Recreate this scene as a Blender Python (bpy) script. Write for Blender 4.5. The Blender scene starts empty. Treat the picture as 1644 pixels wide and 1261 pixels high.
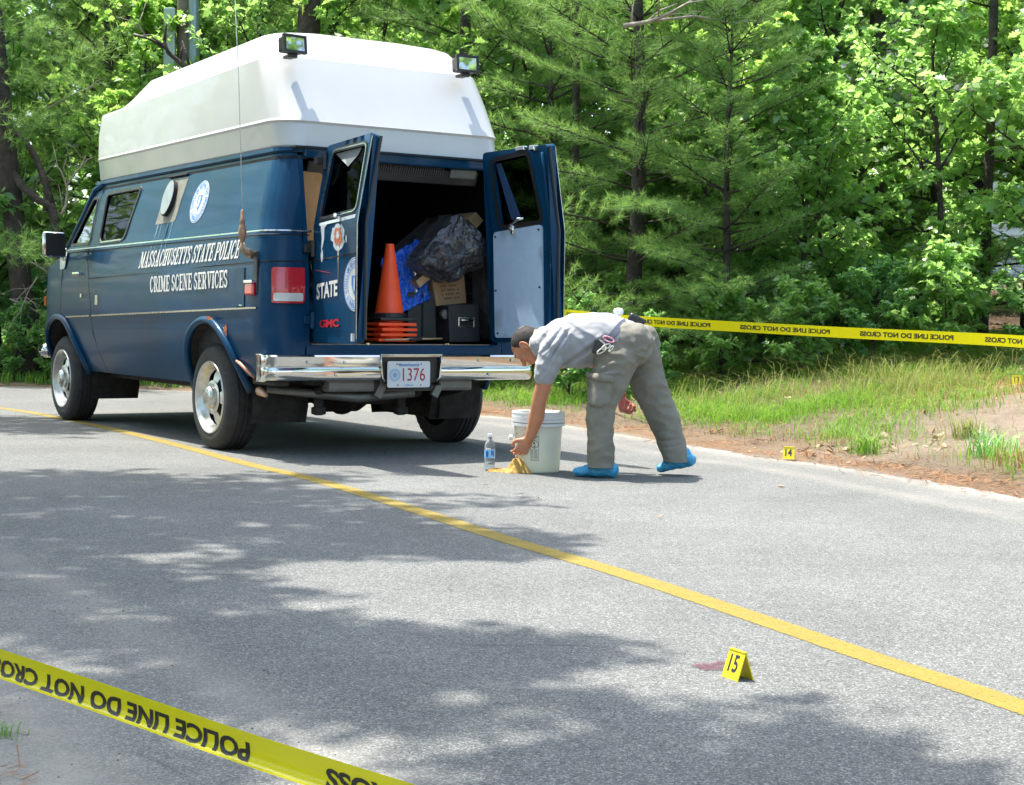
import bpy, bmesh, math, random
import numpy as np
from math import sin, cos, pi, radians, sqrt, atan2
from mathutils import Vector, Matrix, noise
from mathutils.geometry import delaunay_2d_cdt
rng = np.random.default_rng(7)
random.seed(7)
S = bpy.context.scene
C = S.collection

# ------------------------------------------------------------------ camera, sky, sun, exposure
FPX, CAM_H, PITCH, ROLL = 2564.96, 0.889, 0.0463, 0.0145
cp, sp_, cr, sr = cos(PITCH), sin(PITCH), cos(ROLL), sin(ROLL)
R0 = np.array([[1, 0, 0], [0, sp_, cp], [0, -cp, sp_]])
CM = np.array([[cr, sr, 0], [-sr, cr, 0], [0, 0, 1]]) @ R0
cam_d = bpy.data.cameras.new('camera')
cam = bpy.data.objects.new('camera', cam_d)
C.objects.link(cam)
mw = Matrix([list(CM[:, i]) + [0] for i in range(3)] + [[0, 0, 0, 1]])
mw.translation = (0, 0, CAM_H)
cam.matrix_world = mw
cam_d.sensor_width = 36
cam_d.lens = FPX / 1644 * 36
cam_d.clip_start = 0.05
cam_d.clip_end = 900
S.camera = cam

SUN = Vector((-0.312, 0.243, 1.0)).normalized()      # towards the sun
w = bpy.data.worlds.new('World')
S.world = w
w.use_nodes = True
wn = w.node_tree
sky = wn.nodes.new('ShaderNodeTexSky')
sky.sky_type = 'NISHITA'
sky.sun_disc = False
sky.sun_elevation = math.asin(SUN.z)
sky.sun_rotation = atan2(SUN.x, SUN.y)
sky.dust_density = 2.5
wn.links.new(sky.outputs[0], wn.nodes['Background'].inputs[0])
wn.nodes['Background'].inputs[1].default_value = 0.15
sd = bpy.data.lights.new('sun', 'SUN')
sd.energy = 3.0
sd.angle = radians(0.53)
sd.color = (1.0, 0.955, 0.88)
sun = bpy.data.objects.new('sun', sd)
C.objects.link(sun)
sun.rotation_euler = SUN.to_track_quat('Z', 'Y').to_euler()
sun.location = (-3, 3, 20)
S.view_settings.view_transform = 'Standard'
S.view_settings.look = 'None'
S.view_settings.gamma = 1
S.view_settings.exposure = 1.96
S.cycles.max_bounces = 10
S.cycles.diffuse_bounces = 7
S.cycles.transmission_bounces = 8
S.cycles.transparent_max_bounces = 12
S.cycles.sample_clamp_indirect = 6

# ------------------------------------------------------------------ helpers
def ray(u, v):
    return CM.T @ np.array([(u - 822) / FPX, -(v - 630.5) / FPX, -1.0])
def at(u, v, Y):                      # photo pixel at depth Y -> world point
    d = ray(u, v); t = Y / d[1]
    return Vector((d[0] * t, Y, CAM_H + d[2] * t))
def gnd(u, v, z=0.0):
    d = ray(u, v); t = (z - CAM_H) / d[2]
    return Vector((d[0] * t, d[1] * t, z))
VX, VY, VYAW = -1.1808, 11.0086, -0.5738
VF = np.array([sin(VYAW), cos(VYAW), 0]); VL = np.array([-cos(VYAW), sin(VYAW), 0])
VC = np.array([-VX * VF[0] - VY * VF[1], -VX * VL[0] - VY * VL[1], CAM_H])
def vat(u, v, axis, val):             # photo pixel on a plane of the van -> van coordinates
    d = ray(u, v); d = np.array([d @ VF, d @ VL, d[2]])
    t = (val - VC[axis]) / d[axis]
    return Vector(VC + t * d)

def tag(o, label=None, cat=None, group=None, kind=None):
    if label: o['label'] = label
    if cat: o['category'] = cat
    if group: o['group'] = group
    if kind: o['kind'] = kind
    return o
def empty(name, loc=(0, 0, 0), rz=0.0):
    o = bpy.data.objects.new(name, None); C.objects.link(o)
    o.location = loc; o.rotation_euler = (0, 0, rz); o.empty_display_size = .1
    return o
def copy_tree(o, parent=None):
    c = o.copy(); C.objects.link(c); c.parent = parent
    for ch in [x for x in bpy.data.objects if x.parent == o]:
        copy_tree(ch, c)
    return c
def mesh(name, verts, faces, mat, parent=None, smooth=False, mats=None, midx=None):
    me = bpy.data.meshes.new(name)
    me.from_pydata([tuple(v) for v in verts], [], [tuple(f) for f in faces])
    me.update()
    o = bpy.data.objects.new(name, me); C.objects.link(o)
    for m in (mats or [mat]): me.materials.append(m)
    if midx is not None: me.polygons.foreach_set('material_index', midx)
    if smooth: me.polygons.foreach_set('use_smooth', [True] * len(me.polygons))
    if parent: o.parent = parent
    return o
def ngons(name, V, mat, parent=None, smooth=False):
    """V: (N,k,3) array, N separate polygons of k corners"""
    N, k, _ = V.shape
    me = bpy.data.meshes.new(name)
    me.vertices.add(N * k); me.vertices.foreach_set('co', V.reshape(-1).astype(np.float32))
    me.loops.add(N * k); me.loops.foreach_set('vertex_index', np.arange(N * k, dtype=np.int32))
    me.polygons.add(N); me.polygons.foreach_set('loop_start', np.arange(0, N * k, k, dtype=np.int32))
    me.update(calc_edges=True)
    me.materials.append(mat)
    if smooth: me.polygons.foreach_set('use_smooth', [True] * N)
    o = bpy.data.objects.new(name, me); C.objects.link(o)
    if parent: o.parent = parent
    return o

class MB:
    """collects shapes into one mesh"""
    def __init__(s): s.v = []; s.f = []
    def add(s, v, f):
        n = len(s.v); s.v += [Vector(a) for a in v]; s.f += [tuple(i + n for i in q) for q in f]; return s
    def box(s, c, d, rot=None, bev=0.0):
        c = Vector(c); bm = bmesh.new(); bmesh.ops.create_cube(bm, size=1)
        for v in bm.verts: v.co = Vector((v.co.x * d[0], v.co.y * d[1], v.co.z * d[2]))
        if bev: bmesh.ops.bevel(bm, geom=bm.edges[:], offset=bev, segments=2, affect='EDGES', profile=.6)
        M = rot if rot is not None else Matrix.Identity(3)
        bm.verts.index_update()
        s.add([c + M @ v.co for v in bm.verts], [[v.index for v in f.verts] for f in bm.faces]); bm.free(); return s
    def tube(s, pts, rad, n=8, cap=True):
        pts = [Vector(p) for p in pts]
        if not hasattr(rad, '__len__'): rad = [rad] * len(pts)
        vs = []; up = None
        for i, p in enumerate(pts):
            d = (pts[min(i + 1, len(pts) - 1)] - pts[max(i - 1, 0)]).normalized()
            if up is None:
                up = Vector((0, 0, 1)) if abs(d.z) < .9 else Vector((1, 0, 0))
            a = d.cross(up).normalized(); b = a.cross(d).normalized(); up = b
            for k in range(n):
                t = 2 * pi * k / n
                vs.append(p + a * (cos(t) * rad[i]) + b * (sin(t) * rad[i]))
        fs = [(i * n + k, i * n + (k + 1) % n, (i + 1) * n + (k + 1) % n, (i + 1) * n + k) for i in range(len(pts) - 1) for k in range(n)]
        if cap: fs += [tuple(range(n))[::-1], tuple((len(pts) - 1) * n + k for k in range(n))]
        return s.add(vs, fs)
    def lathe(s, prof, n=32, c=(0, 0, 0), axis='z', rot=None, close=False):
        c = Vector(c); vs = []
        for r, z in prof:
            for k in range(n):
                t = 2 * pi * k / n
                p = Vector((r * cos(t), r * sin(t), z))
                if axis == 'y': p = Vector((p.x, p.z, p.y))
                if axis == 'x': p = Vector((p.z, p.x, p.y))
                if rot is not None: p = rot @ p
                vs.append(c + p)
        m = len(prof)
        rr = range(m if close else m - 1)
        fs = [(i * n + k, i * n + (k + 1) % n, ((i + 1) % m) * n + (k + 1) % n, ((i + 1) % m) * n + k) for i in rr for k in range(n)]
        return s.add(vs, fs)
    def prism(s, poly, depth, M):
        """poly 2D list, extruded 0..depth in local z, placed with 4x4 M"""
        n = len(poly)
        vs = [M @ Vector((a, b, 0)) for a, b in poly] + [M @ Vector((a, b, depth)) for a, b in poly]
        fs = [tuple(range(n))[::-1], tuple(range(n, 2 * n))] + [(i, (i + 1) % n, (i + 1) % n + n, i + n) for i in range(n)]
        return s.add(vs, fs)
    def build(s, name, mat, parent=None, smooth=False, angle=None):
        o = mesh(name, s.v, s.f, mat, parent, smooth or angle is not None)
        bm = bmesh.new(); bm.from_mesh(o.data); bmesh.ops.recalc_face_normals(bm, faces=bm.faces)
        if angle is not None:
            for e in bm.edges:
                if len(e.link_faces) == 2 and e.calc_face_angle(0) > radians(angle): e.smooth = False
        bm.to_mesh(o.data); bm.free()
        return o

# ------------------------------------------------------------------ materials
class NT:
    def __init__(s, name):
        s.m = bpy.data.materials.new(name); s.m.use_nodes = True
        s.t = s.m.node_tree; s.n = s.t.nodes; s.b = s.n['Principled BSDF']; s.out = s.n['Material Output']
    def l(s, a, b): s.t.links.new(a, b)
    def node(s, typ, **k):
        x = s.n.new(typ)
        for a, b in k.items(): setattr(x, a, b)
        return x
    def coord(s, kind='Object', scale=(1, 1, 1)):
        tc = s.node('ShaderNodeTexCoord'); mp = s.node('ShaderNodeMapping'); mp.inputs['Scale'].default_value = scale
        s.l(tc.outputs[kind], mp.inputs[0]); return mp.outputs[0]
    def noise(s, scale, detail=4, rough=.6, vec=None, dist=0):
        x = s.node('ShaderNodeTexNoise'); x.inputs['Scale'].default_value = scale; x.inputs['Detail'].default_value = detail
        x.inputs['Roughness'].default_value = rough; x.inputs['Distortion'].default_value = dist
        if vec is not None: s.l(vec, x.inputs['Vector'])
        return x.outputs[0]
    def ramp(s, fac, stops):
        x = s.node('ShaderNodeValToRGB'); s.l(fac, x.inputs[0]); e = x.color_ramp.elements
        while len(e) < len(stops): e.new(.5)
        for a, (p, c) in zip(e, stops):
            a.position = p; a.color = (c if len(c) == 4 else (*c, 1)) if hasattr(c, '__len__') else (c, c, c, 1)
        return x.outputs[0]
    def mix(s, fac, a, b, mode='MIX'):
        x = s.node('ShaderNodeMix', data_type='RGBA', blend_type=mode)
        for sock, val in ((x.inputs[0], fac), (x.inputs[6], a), (x.inputs[7], b)):
            if isinstance(val, (int, float)): sock.default_value = val
            elif isinstance(val, (tuple, list)): sock.default_value = (*val[:3], 1)
            else: s.l(val, sock)
        return x.outputs[2]
    def math(s, op, a, b=0.0, clamp=False):
        x = s.node('ShaderNodeMath', operation=op, use_clamp=clamp)
        for sock, val in ((x.inputs[0], a), (x.inputs[1], b)):
            if isinstance(val, (int, float)): sock.default_value = val
            else: s.l(val, sock)
        return x.outputs[0]
    def attr(s, name):
        x = s.node('ShaderNodeAttribute'); x.attribute_name = name; return x
    def bump(s, h, strength=.3, dist=.01):
        x = s.node('ShaderNodeBump'); x.inputs['Strength'].default_value = strength; x.inputs['Distance'].default_value = dist
        s.l(h, x.inputs['Height']); s.l(x.outputs[0], s.b.inputs['Normal']); return x
    def set(s, **k):
        for a, v in k.items():
            i = s.b.inputs[a.replace('_', ' ')]
            if isinstance(v, (int, float)): i.default_value = v
            elif isinstance(v, (tuple, list)): i.default_value = (*v[:3], 1) if len(i.default_value) == 4 else v
            else: s.l(v, i)
        return s
def simple(name, col, rough=.6, metal=0.0, var=.12, scale=8, bump=0.0, bscale=60, bdist=.002, coat=0.0, **k):
    t = NT(name); vec = t.coord()
    n = t.noise(scale, 5, .6, vec)
    dark = tuple(c * (1 - var) for c in col); lite = tuple(min(1, c * (1 + var)) for c in col)
    t.set(Base_Color=t.ramp(n, [(.3, dark), (.7, lite)]), Metallic=metal)
    t.set(Roughness=t.ramp(t.noise(scale * 2.3, 4, .6, vec), [(.3, max(.02, rough * .85)), (.7, min(1, rough * 1.15))]))
    if bump: t.bump(t.noise(bscale, 5, .6, vec), bump, bdist)
    if coat: t.set(Coat_Weight=coat, Coat_Roughness=.05)
    if k: t.set(**k)
    return t.m

def glass_mat(name, tint, alpha_mix, rough=.02, gl=1.0):
    """tinted pane: part mirror-like dark glass, part see-through"""
    t = NT(name); g = t.node('ShaderNodeBsdfGlossy'); g.inputs['Roughness'].default_value = rough; g.inputs['Color'].default_value = (gl, gl, gl, 1)
    tr = t.node('ShaderNodeBsdfTransparent'); tr.inputs['Color'].default_value = (*tint, 1)
    fr = t.node('ShaderNodeFresnel'); fr.inputs['IOR'].default_value = 1.5
    f2 = t.math('ADD', fr.outputs[0], alpha_mix, True)
    mx = t.node('ShaderNodeMixShader'); t.l(f2, mx.inputs[0]); t.l(tr.outputs[0], mx.inputs[1]); t.l(g.outputs[0], mx.inputs[2])
    t.l(mx.outputs[0], t.out.inputs[0]); return t.m

def leaf_mat(name, c1, c2, trans, rough=.5, tw=.55, spec=.35, yellow=None):
    t = NT(name)
    geo = t.node('ShaderNodeNewGeometry'); oi = t.node('ShaderNodeObjectInfo')
    r = t.math('ADD', t.math('MULTIPLY', geo.outputs['Random Per Island'], .75), t.math('MULTIPLY', oi.outputs['Random'], .25))
    stops = [(.1, c1), (.85, c2)]
    if yellow: stops.append((.985, yellow))
    col = t.ramp(r, stops)
    t.set(Base_Color=col, Roughness=rough, Specular_IOR_Level=spec)
    tl = t.node('ShaderNodeBsdfTranslucent'); t.l(t.mix(.75, col, trans), tl.inputs[0])
    mx = t.node('ShaderNodeMixShader'); mx.inputs[0].default_value = tw
    t.l(t.b.outputs[0], mx.inputs[1]); t.l(tl.outputs[0], mx.inputs[2]); t.l(mx.outputs[0], t.out.inputs[0])
    return t.m

M = {}
M['oak'] = leaf_mat('oak_leaf', (.09, .185, .05), (.185, .33, .09), (.54, .88, .22), .30, .55, .9, (.24, .30, .05))
M['bright'] = leaf_mat('young_leaf', (.10, .23, .04), (.20, .38, .07), (.62, .95, .20), .45, .5, .4, (.35, .42, .05))
M['shrub'] = leaf_mat('shrub_leaf', (.07, .17, .06), (.15, .31, .11), (.44, .80, .20), .36, .55, .7)
M['needle'] = leaf_mat('pine_needle', (.085, .19, .05), (.20, .36, .09), (.46, .74, .16), .5, .32, .35, (.13, .22, .04))
M['grass'] = leaf_mat('grass_blade', (.07, .18, .02), (.16, .31, .04), (.32, .58, .05), .5, .4, .3, (.36, .33, .12))
M['tallgrass'] = leaf_mat('dry_grass_blade', (.14, .19, .04), (.28, .28, .09), (.38, .42, .10), .5, .4, .3, (.5, .44, .24))
M['drygrass'] = leaf_mat('straw_blade', (.24, .13, .045), (.44, .27, .10), (.4, .26, .1), .6, .25, .2)
M['litter'] = leaf_mat('dead_leaf', (.16, .09, .045), (.42, .30, .20), (.3, .18, .08), .6, .15, .3)
M['needlelitter'] = leaf_mat('dead_pine_needle', (.16, .075, .03), (.32, .16, .065), (.3, .12, .04), .6, .1, .25)
M['bark'] = simple('bark', (.052, .040, .033), .9, var=.5, scale=9, bump=1, bscale=26, bdist=.03)
M['palebark'] = simple('pale_bark', (.30, .26, .20), .85, var=.3, scale=20, bump=.6, bscale=50, bdist=.01)
M['wood'] = simple('raw_pine_wood', (0.496, 0.336, 0.176), .6, var=.15, scale=14, bump=.2)

def paint_mat():
    t = NT('blue_van_paint'); vec = t.coord(); vs = t.coord('Object', (5, 5, .7))
    blot = t.noise(1.3, 6, .65, vec); streak = t.noise(5, 5, .7, vs)
    c = t.ramp(blot, [(.3, (.002, .027, .064)), (.72, (.004, .052, .125))])
    chalk = t.ramp(streak, [(.55, 0), (.8, .18)])
    sx = t.node('ShaderNodeSeparateXYZ'); tc = t.node('ShaderNodeTexCoord'); t.l(tc.outputs['Object'], sx.inputs[0])
    c = t.mix(chalk, c, (.02, .075, .135))
    dirt = t.math('MULTIPLY', t.ramp(sx.outputs[2], [(.40, .5), (.56, 0)]), t.ramp(t.noise(6, 6, .7, vec), [(.3, .05), (.75, .6)]))
    c = t.mix(dirt, c, (.10, .10, .09))
    t.set(Base_Color=c, Metallic=0.0, Specular_IOR_Level=.12, Coat_Weight=.17, Coat_Roughness=.05)
    t.set(Roughness=t.mix(dirt, t.ramp(blot, [(.3, .3), (.8, .42)]), (.7, .7, .7)))
    t.bump(t.noise(2.2, 2, .5, vec), .05, .02)
    return t.m
M['paint'] = paint_mat()
M['fiberglass'] = simple('white_fibreglass', (.50, .50, .48), .33, var=.035, scale=2.2, bump=.08, bscale=3, bdist=.02, coat=.35)
M['chrome'] = simple('chrome', (0.680, 0.680, 0.663), .09, 1.0, var=.06, scale=14, bump=.03, bscale=4, bdist=.004)
M['dullchrome'] = simple('worn_chrome', (0.527, 0.527, 0.493), .25, 1.0, var=.15, scale=25)
M['rubber'] = simple('tyre_rubber', (.022, .022, .022), .75, var=.3, scale=20, bump=.3, bscale=120)
M['black'] = simple('black_plastic', (.018, .018, .018), .45, var=.2)
M['seam'] = simple('dark_seam', (.006, .008, .01), .8)
M['under'] = simple('underbody', (.02, .018, .016), .85, var=.5, scale=12, bump=.5, bscale=30)
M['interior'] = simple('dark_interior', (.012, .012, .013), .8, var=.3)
M['greymetal'] = simple('grey_metal', (.16, .16, .15), .5, .6, var=.2)
M['redlens'] = simple('red_lens', (0.527, 0.010, 0.017), .15, var=.15, scale=30, coat=.8)
M['whitelens'] = simple('clear_lens', (0.612, 0.595, 0.561), .2, var=.1, scale=40, coat=.6)
M['orangelens'] = simple('amber_lens', (.85, .16, .01), .2, coat=.6)
M['white'] = simple('white_decal', (0.656, 0.656, 0.624), .5, var=.06, scale=30)
M['blueprint'] = simple('blue_print', (.05, .22, .62), .5, var=.1)
M['badgered'] = simple('badge_red', (.45, .015, .03), .4)
M['plate'] = simple('plate_white', (0.624, 0.640, 0.640), .4, var=.03)
M['platered'] = simple('plate_digit_red', (.36, .02, .03), .5)
M['plateblue'] = simple('plate_print_blue', (.10, .26, .52), .5)
M['brownwood'] = simple('brown_plywood', (.40, .20, .07), .6, var=.2, scale=6)
M['doorboard'] = simple('pale_blue_board', (0.4, 0.54, 0.7), .5, var=.05, scale=20)
M['rust'] = simple('rust', (.42, .13, .05), .8, var=.5, scale=60)
M['primer'] = simple('bare_primer', (0.465, 0.525, 0.555), .6, var=.15, scale=50)
M['cone'] = simple('orange_cone', (0.92, 0.085, 0.015), .45, var=.06, scale=12)
M['cardboard'] = simple('cardboard', (.34, .22, .12), .75, var=.15, scale=10)
M['cardprint'] = simple('cardboard_print', (.10, .065, .04), .8)
M['casegrey'] = simple('dark_case', (.03, .03, .032), .6, var=.2, bump=.3, bscale=150)
M['skin'] = simple('skin', (0.46, 0.19, 0.098), .5, var=.12, scale=14, bump=.15, bscale=90, Subsurface_Weight=.12, Subsurface_Radius=(.02, .008, .004), Subsurface_Scale=.5)
M['skinred'] = simple('flushed_skin', (0.515, 0.156, 0.117), .5, var=.12, scale=14, Subsurface_Weight=.12, Subsurface_Radius=(.02, .008, .004), Subsurface_Scale=.5)
M['hair'] = simple('short_dark_hair', (.022, .018, .015), .8, var=.6, scale=60, bump=.8, bscale=260, bdist=.004)
M['shoecover'] = simple('blue_shoe_cover', (0.040, 0.288, 0.496), .45, var=.15, scale=18, bump=1, bscale=34, bdist=.012)
M['belt'] = simple('belt_webbing', (.06, .07, .10), .7)
M['cloth'] = simple('yellow_cloth', (0.42, 0.25, 0.055), .8, var=.18, scale=10, bump=1, bscale=26, bdist=.012)
M['bucket'] = simple('white_bucket_plastic', (0.640, 0.632, 0.512), .4, var=.04, scale=5, Subsurface_Weight=.25, Subsurface_Radius=(.03, .03, .02), Subsurface_Scale=.5)
M['bucketrim'] = simple('bucket_rim_plastic', (0.672, 0.680, 0.656), .4, var=.03)
M['labelpaper'] = simple('label_paper', (.66, .64, .50), .6)
M['labelink'] = simple('label_ink', (.10, .10, .07), .6)
M['markeryellow'] = simple('marker_yellow', (0.686, 0.562, 0.008), .45, var=.05, scale=40)
M['markerblack'] = simple('marker_black', (.02, .02, .02), .5)
M['tapeyellow'] = leaf_mat('tape_yellow', (.66, .60, .008), (.68, .62, .010), (.66, .60, .008), .22, .22, .6)
M['tapeblack'] = simple('tape_ink', (.02, .02, .016), .4)
M['glass_dark'] = glass_mat('tinted_glass', (.015, .022, .02), .0, gl=.06)
M['glass_clear'] = glass_mat('clear_glass', (.32, .42, .37), .0, gl=.30)
M['lensglass'] = glass_mat('lamp_glass', (.8, .8, .8), .35)

def text_flat(txt, bold=0.0, font_shear=0.0):
    """flat text mesh as (verts2d, faces), scaled so capital height = 1, origin at lower left"""
    cu = bpy.data.curves.new('t', 'FONT'); cu.body = txt; cu.offset = bold; cu.shear = font_shear; cu.resolution_u = 3
    o = bpy.data.objects.new('t', cu); C.objects.link(o)
    dg = bpy.context.evaluated_depsgraph_get()
    me = bpy.data.meshes.new_from_object(o.evaluated_get(dg))
    vs = np.array([(v.co.x, v.co.y) for v in me.vertices]); fs = [tuple(p.vertices) for p in me.polygons]
    bpy.data.objects.remove(o); bpy.data.curves.remove(cu); bpy.data.meshes.remove(me)
    cap = .729
    vs[:, 0] -= vs[:, 0].min()
    lo = vs[:, 1].min() if not any(c in txt for c in ',;gjpqy') else 0
    h = vs[:, 1].max() - lo
    vs[:, 1] = (vs[:, 1] - lo) / h; wd = vs[:, 0].max(); vs[:, 0] /= wd
    return vs, fs, wd / h
def subdiv2d(vs, fs, maxlen=.1):
    """triangulated + subdivided copy of flat text so that it can follow a curved surface"""
    bm = bmesh.new(); bv = [bm.verts.new((a, b, 0)) for a, b in vs]
    for f in fs:
        try: bm.faces.new([bv[i] for i in f])
        except ValueError: pass
    for _ in range(3):
        e = [e for e in bm.edges if e.calc_length() > maxlen]
        if not e: break
        bmesh.ops.subdivide_edges(bm, edges=e, cuts=1, use_grid_fill=False)
        bmesh.ops.triangulate(bm, faces=bm.faces)
    bm.verts.index_update()
    out = np.array([(v.co.x, v.co.y) for v in bm.verts]), [tuple(v.index for v in f.verts) for f in bm.faces]
    bm.free(); return out

def inside(poly, pts):
    poly = np.asarray(poly); x, y = pts[:, 0], pts[:, 1]; r = np.zeros(len(pts), bool)
    j = len(poly) - 1
    for i in range(len(poly)):
        xi, yi = poly[i]; xj, yj = poly[j]
        c = ((yi > y) != (yj > y)) & (x < (xj - xi) * (y - yi) / (yj - yi + 1e-12) + xi)
        r ^= c; j = i
    return r
def dist_poly(pts, line, closed=False):
    line = np.asarray(line, float); d = np.full(len(pts), 1e9)
    seg = list(zip(line[:-1], line[1:])) + ([(line[-1], line[0])] if closed else [])
    for a, b in seg:
        ab = b - a; t = np.clip(((pts - a) @ ab) / (ab @ ab + 1e-12), 0, 1)
        d = np.minimum(d, np.linalg.norm(pts - (a + t[:, None] * ab), axis=1))
    return d
def smooth_line(pts, n=8):
    P = [np.array(p, float) for p in pts]; P = [2 * P[0] - P[1]] + P + [2 * P[-1] - P[-2]]; out = []
    for i in range(1, len(P) - 2):
        for k in range(n):
            t = k / n; a, b, c, d = P[i - 1:i + 3]
            out.append(.5 * (2 * b + (c - a) * t + (2 * a - 5 * b + 4 * c - d) * t * t + (3 * b - a - 3 * c + d) * t ** 3))
    out.append(P[-2]); return np.array(out)
def dense(poly, step):
    out = []
    for i in range(len(poly)):
        a = np.array(poly[i]); b = np.array(poly[(i + 1) % len(poly)]); n = max(1, int(np.linalg.norm(b - a) / step))
        out += [tuple(a + (b - a) * k / n) for k in range(n)]
    return out
def panel2d(outline, holes=(), step=.06):
    """2D region with holes -> (verts, faces) with interior grid points"""
    loops = [dense(outline, step)] + [dense(h, step) for h in holes]
    pts = []; edges = []
    for lp in loops:
        n = len(pts); pts += lp; edges += [(n + i, n + (i + 1) % len(lp)) for i in range(len(lp))]
    a = np.array(loops[0]); lo, hi = a.min(0), a.max(0)
    gx, gy = np.meshgrid(np.arange(lo[0] + step / 2, hi[0], step), np.arange(lo[1] + step / 2, hi[1], step))
    g = np.stack([gx.ravel(), gy.ravel()], 1)
    ok = inside(loops[0], g)
    for h in loops[1:]: ok &= ~inside(h, g)
    for lp in loops: ok &= dist_poly(g, lp, True) > step * .45
    pts += [tuple(q) for q in g[ok]]
    r = delaunay_2d_cdt([Vector(q) for q in pts], edges, [], 0, 1e-6)
    vs = np.array([tuple(v) for v in r[0]]); fs = [tuple(f) for f in r[2]]
    cen = np.array([vs[list(f)].mean(0) for f in fs]); ok = inside(loops[0], cen)
    for h in loops[1:]: ok &= ~inside(h, cen)
    return vs, [f for f, k in zip(fs, ok) if k]
def rrect(x0, y0, x1, y1, r, n=4):
    out = []
    for cx, cy, a in ((x1 - r, y1 - r, 0), (x0 + r, y1 - r, 90), (x0 + r, y0 + r, 180), (x1 - r, y0 + r, 270)):
        out += [(cx + r * cos(radians(a + 90 * k / n)), cy + r * sin(radians(a + 90 * k / n))) for k in range(n + 1)]
    return out
def rquad(q, r, n=4):
    """rounded quad through four corner points"""
    out = []; q = [Vector(p) for p in q]
    for i in range(4):
        a, b, c = q[i - 1], q[i], q[(i + 1) % 4]
        u = (a - b).normalized() * r; v = (c - b).normalized() * r
        for k in range(n + 1):
            t = k / n; p = (b + u) * (1 - t) ** 2 + 2 * t * (1 - t) * b + (b + v) * t * t
            out.append((p.x, p.y))
    return out
# ------------------------------------------------------------------ ground and road
right_edge = smooth_line([(9, -14), (6.2, -3), (4.4, 3.2), (3.35, 6.0), (2.60, 8.15), (2.35, 8.83), (2.15, 9.48), (1.83, 10.17), (1.56, 10.55), (1.27, 11.26),
                          (.41, 13.4), (-.24, 14.5), (-1.4, 16.1), (-2.6, 17.5), (-4.2, 18.5), (-5.6, 18.75), (-8, 18.7), (-12, 17.8), (-18, 15.5), (-34, 7)], 6)
left_edge = smooth_line([(-34, -3), (-18, 6.5), (-11.5, 10.2), (-8, 10.9), (-5.6, 9.8), (-3.7, 7.6), (-2.3, 5.6), (-1.35, 4.0), (-.86, 3.1), (-.1, 1.6), (1.2, -2.5), (2.5, -14)], 6)
road_poly = np.vstack([right_edge, left_edge])

def axis_pts(lo, hi, fine, flo, fhi, grow=1.18):
    a = list(np.arange(flo, fhi + 1e-6, fine)); s = fine; x = a[-1]
    while x < hi: s *= grow; x += s; a.append(x)
    s = fine; x = a[0]
    while x > lo: s *= grow; x -= s; a.insert(0, x)
    return np.array(a)
def road_d(P):
    """signed distance to the road edge, positive on the verge"""
    d = np.minimum(dist_poly(P, right_edge), dist_poly(P, left_edge))
    return np.where(inside(road_poly, P), -d, d)
def vnoise(P, sc, seed=0):
    return np.array([noise.noise(Vector((x * sc + seed, y * sc - seed, seed * .37))) for x, y in P])
def right_side(P):
    return (dist_poly(P, right_edge) < dist_poly(P, left_edge))
def height(P, d=None, fine=True):
    P = np.asarray(P, float)
    if d is None: d = road_d(P)
    rs = right_side(P)
    e = np.clip((d + .30) / .55, 0, 1); base = -.045 + .062 * e * e * (3 - 2 * e)
    near = (P[:, 0] > -3)
    base = np.where(rs, base, -.045 + .050 * e * e * (3 - 2 * e))
    up = .135 * np.clip(d - .35, 0, 4.6) + .07 * np.clip(d - 4.95, 0, 45)
    upl = .03 * np.clip(d - .5, 0, 6) + .05 * np.clip(d - 6.5, 0, 60)
    t = np.clip((P[:, 0] + 4.2) / 4.0, 0, 1) * rs
    h = base + up * t + upl * (1 - t)
    if fine:
        a = np.clip((d + .3) / .6, 0, 1)
        n1 = vnoise(P, .55, 3); n2 = vnoise(P, 2.6, 9); n3 = vnoise(P, 9, 5)
        h = h + a * (n3 * .012 + n2 * .022) * np.where(rs, 1, .25) + np.clip(d - .6, 0, 1) * (n1 * .07)
    return h
xs = axis_pts(-260, 260, .075, -7.5, 6.5); ys = axis_pts(-60, 420, .075, 1.6, 20.5)
gx, gy = np.meshgrid(xs, ys); GP = np.stack([gx.ravel(), gy.ravel()], 1)
gd = road_d(GP); gz = height(GP, gd)
nx, ny = len(xs), len(ys)
idx = np.arange(nx * ny).reshape(ny, nx)
quads = np.stack([idx[:-1, :-1], idx[:-1, 1:], idx[1:, 1:], idx[1:, :-1]], -1).reshape(-1, 4)
def grid_mesh(name, V, Q, mat, kind='structure', attrs={}):
    used = np.unique(Q); rm = np.full(len(V), -1); rm[used] = np.arange(len(used))
    me = bpy.data.meshes.new(name); me.vertices.add(len(used)); me.vertices.foreach_set('co', V[used].reshape(-1).astype(np.float32))
    q = rm[Q]; me.loops.add(q.size); me.loops.foreach_set('vertex_index', q.reshape(-1).astype(np.int32))
    me.polygons.add(len(q)); me.polygons.foreach_set('loop_start', np.arange(0, q.size, 4, dtype=np.int32)); me.update(calc_edges=True)
    me.polygons.foreach_set('use_smooth', [True] * len(q))
    for k, a in attrs.items():
        at_ = me.attributes.new(k, 'FLOAT', 'POINT'); at_.data.foreach_set('value', a[used].astype(np.float32))
    me.materials.append(mat); o = bpy.data.objects.new(name, me); C.objects.link(o); o['kind'] = kind; return o

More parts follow.
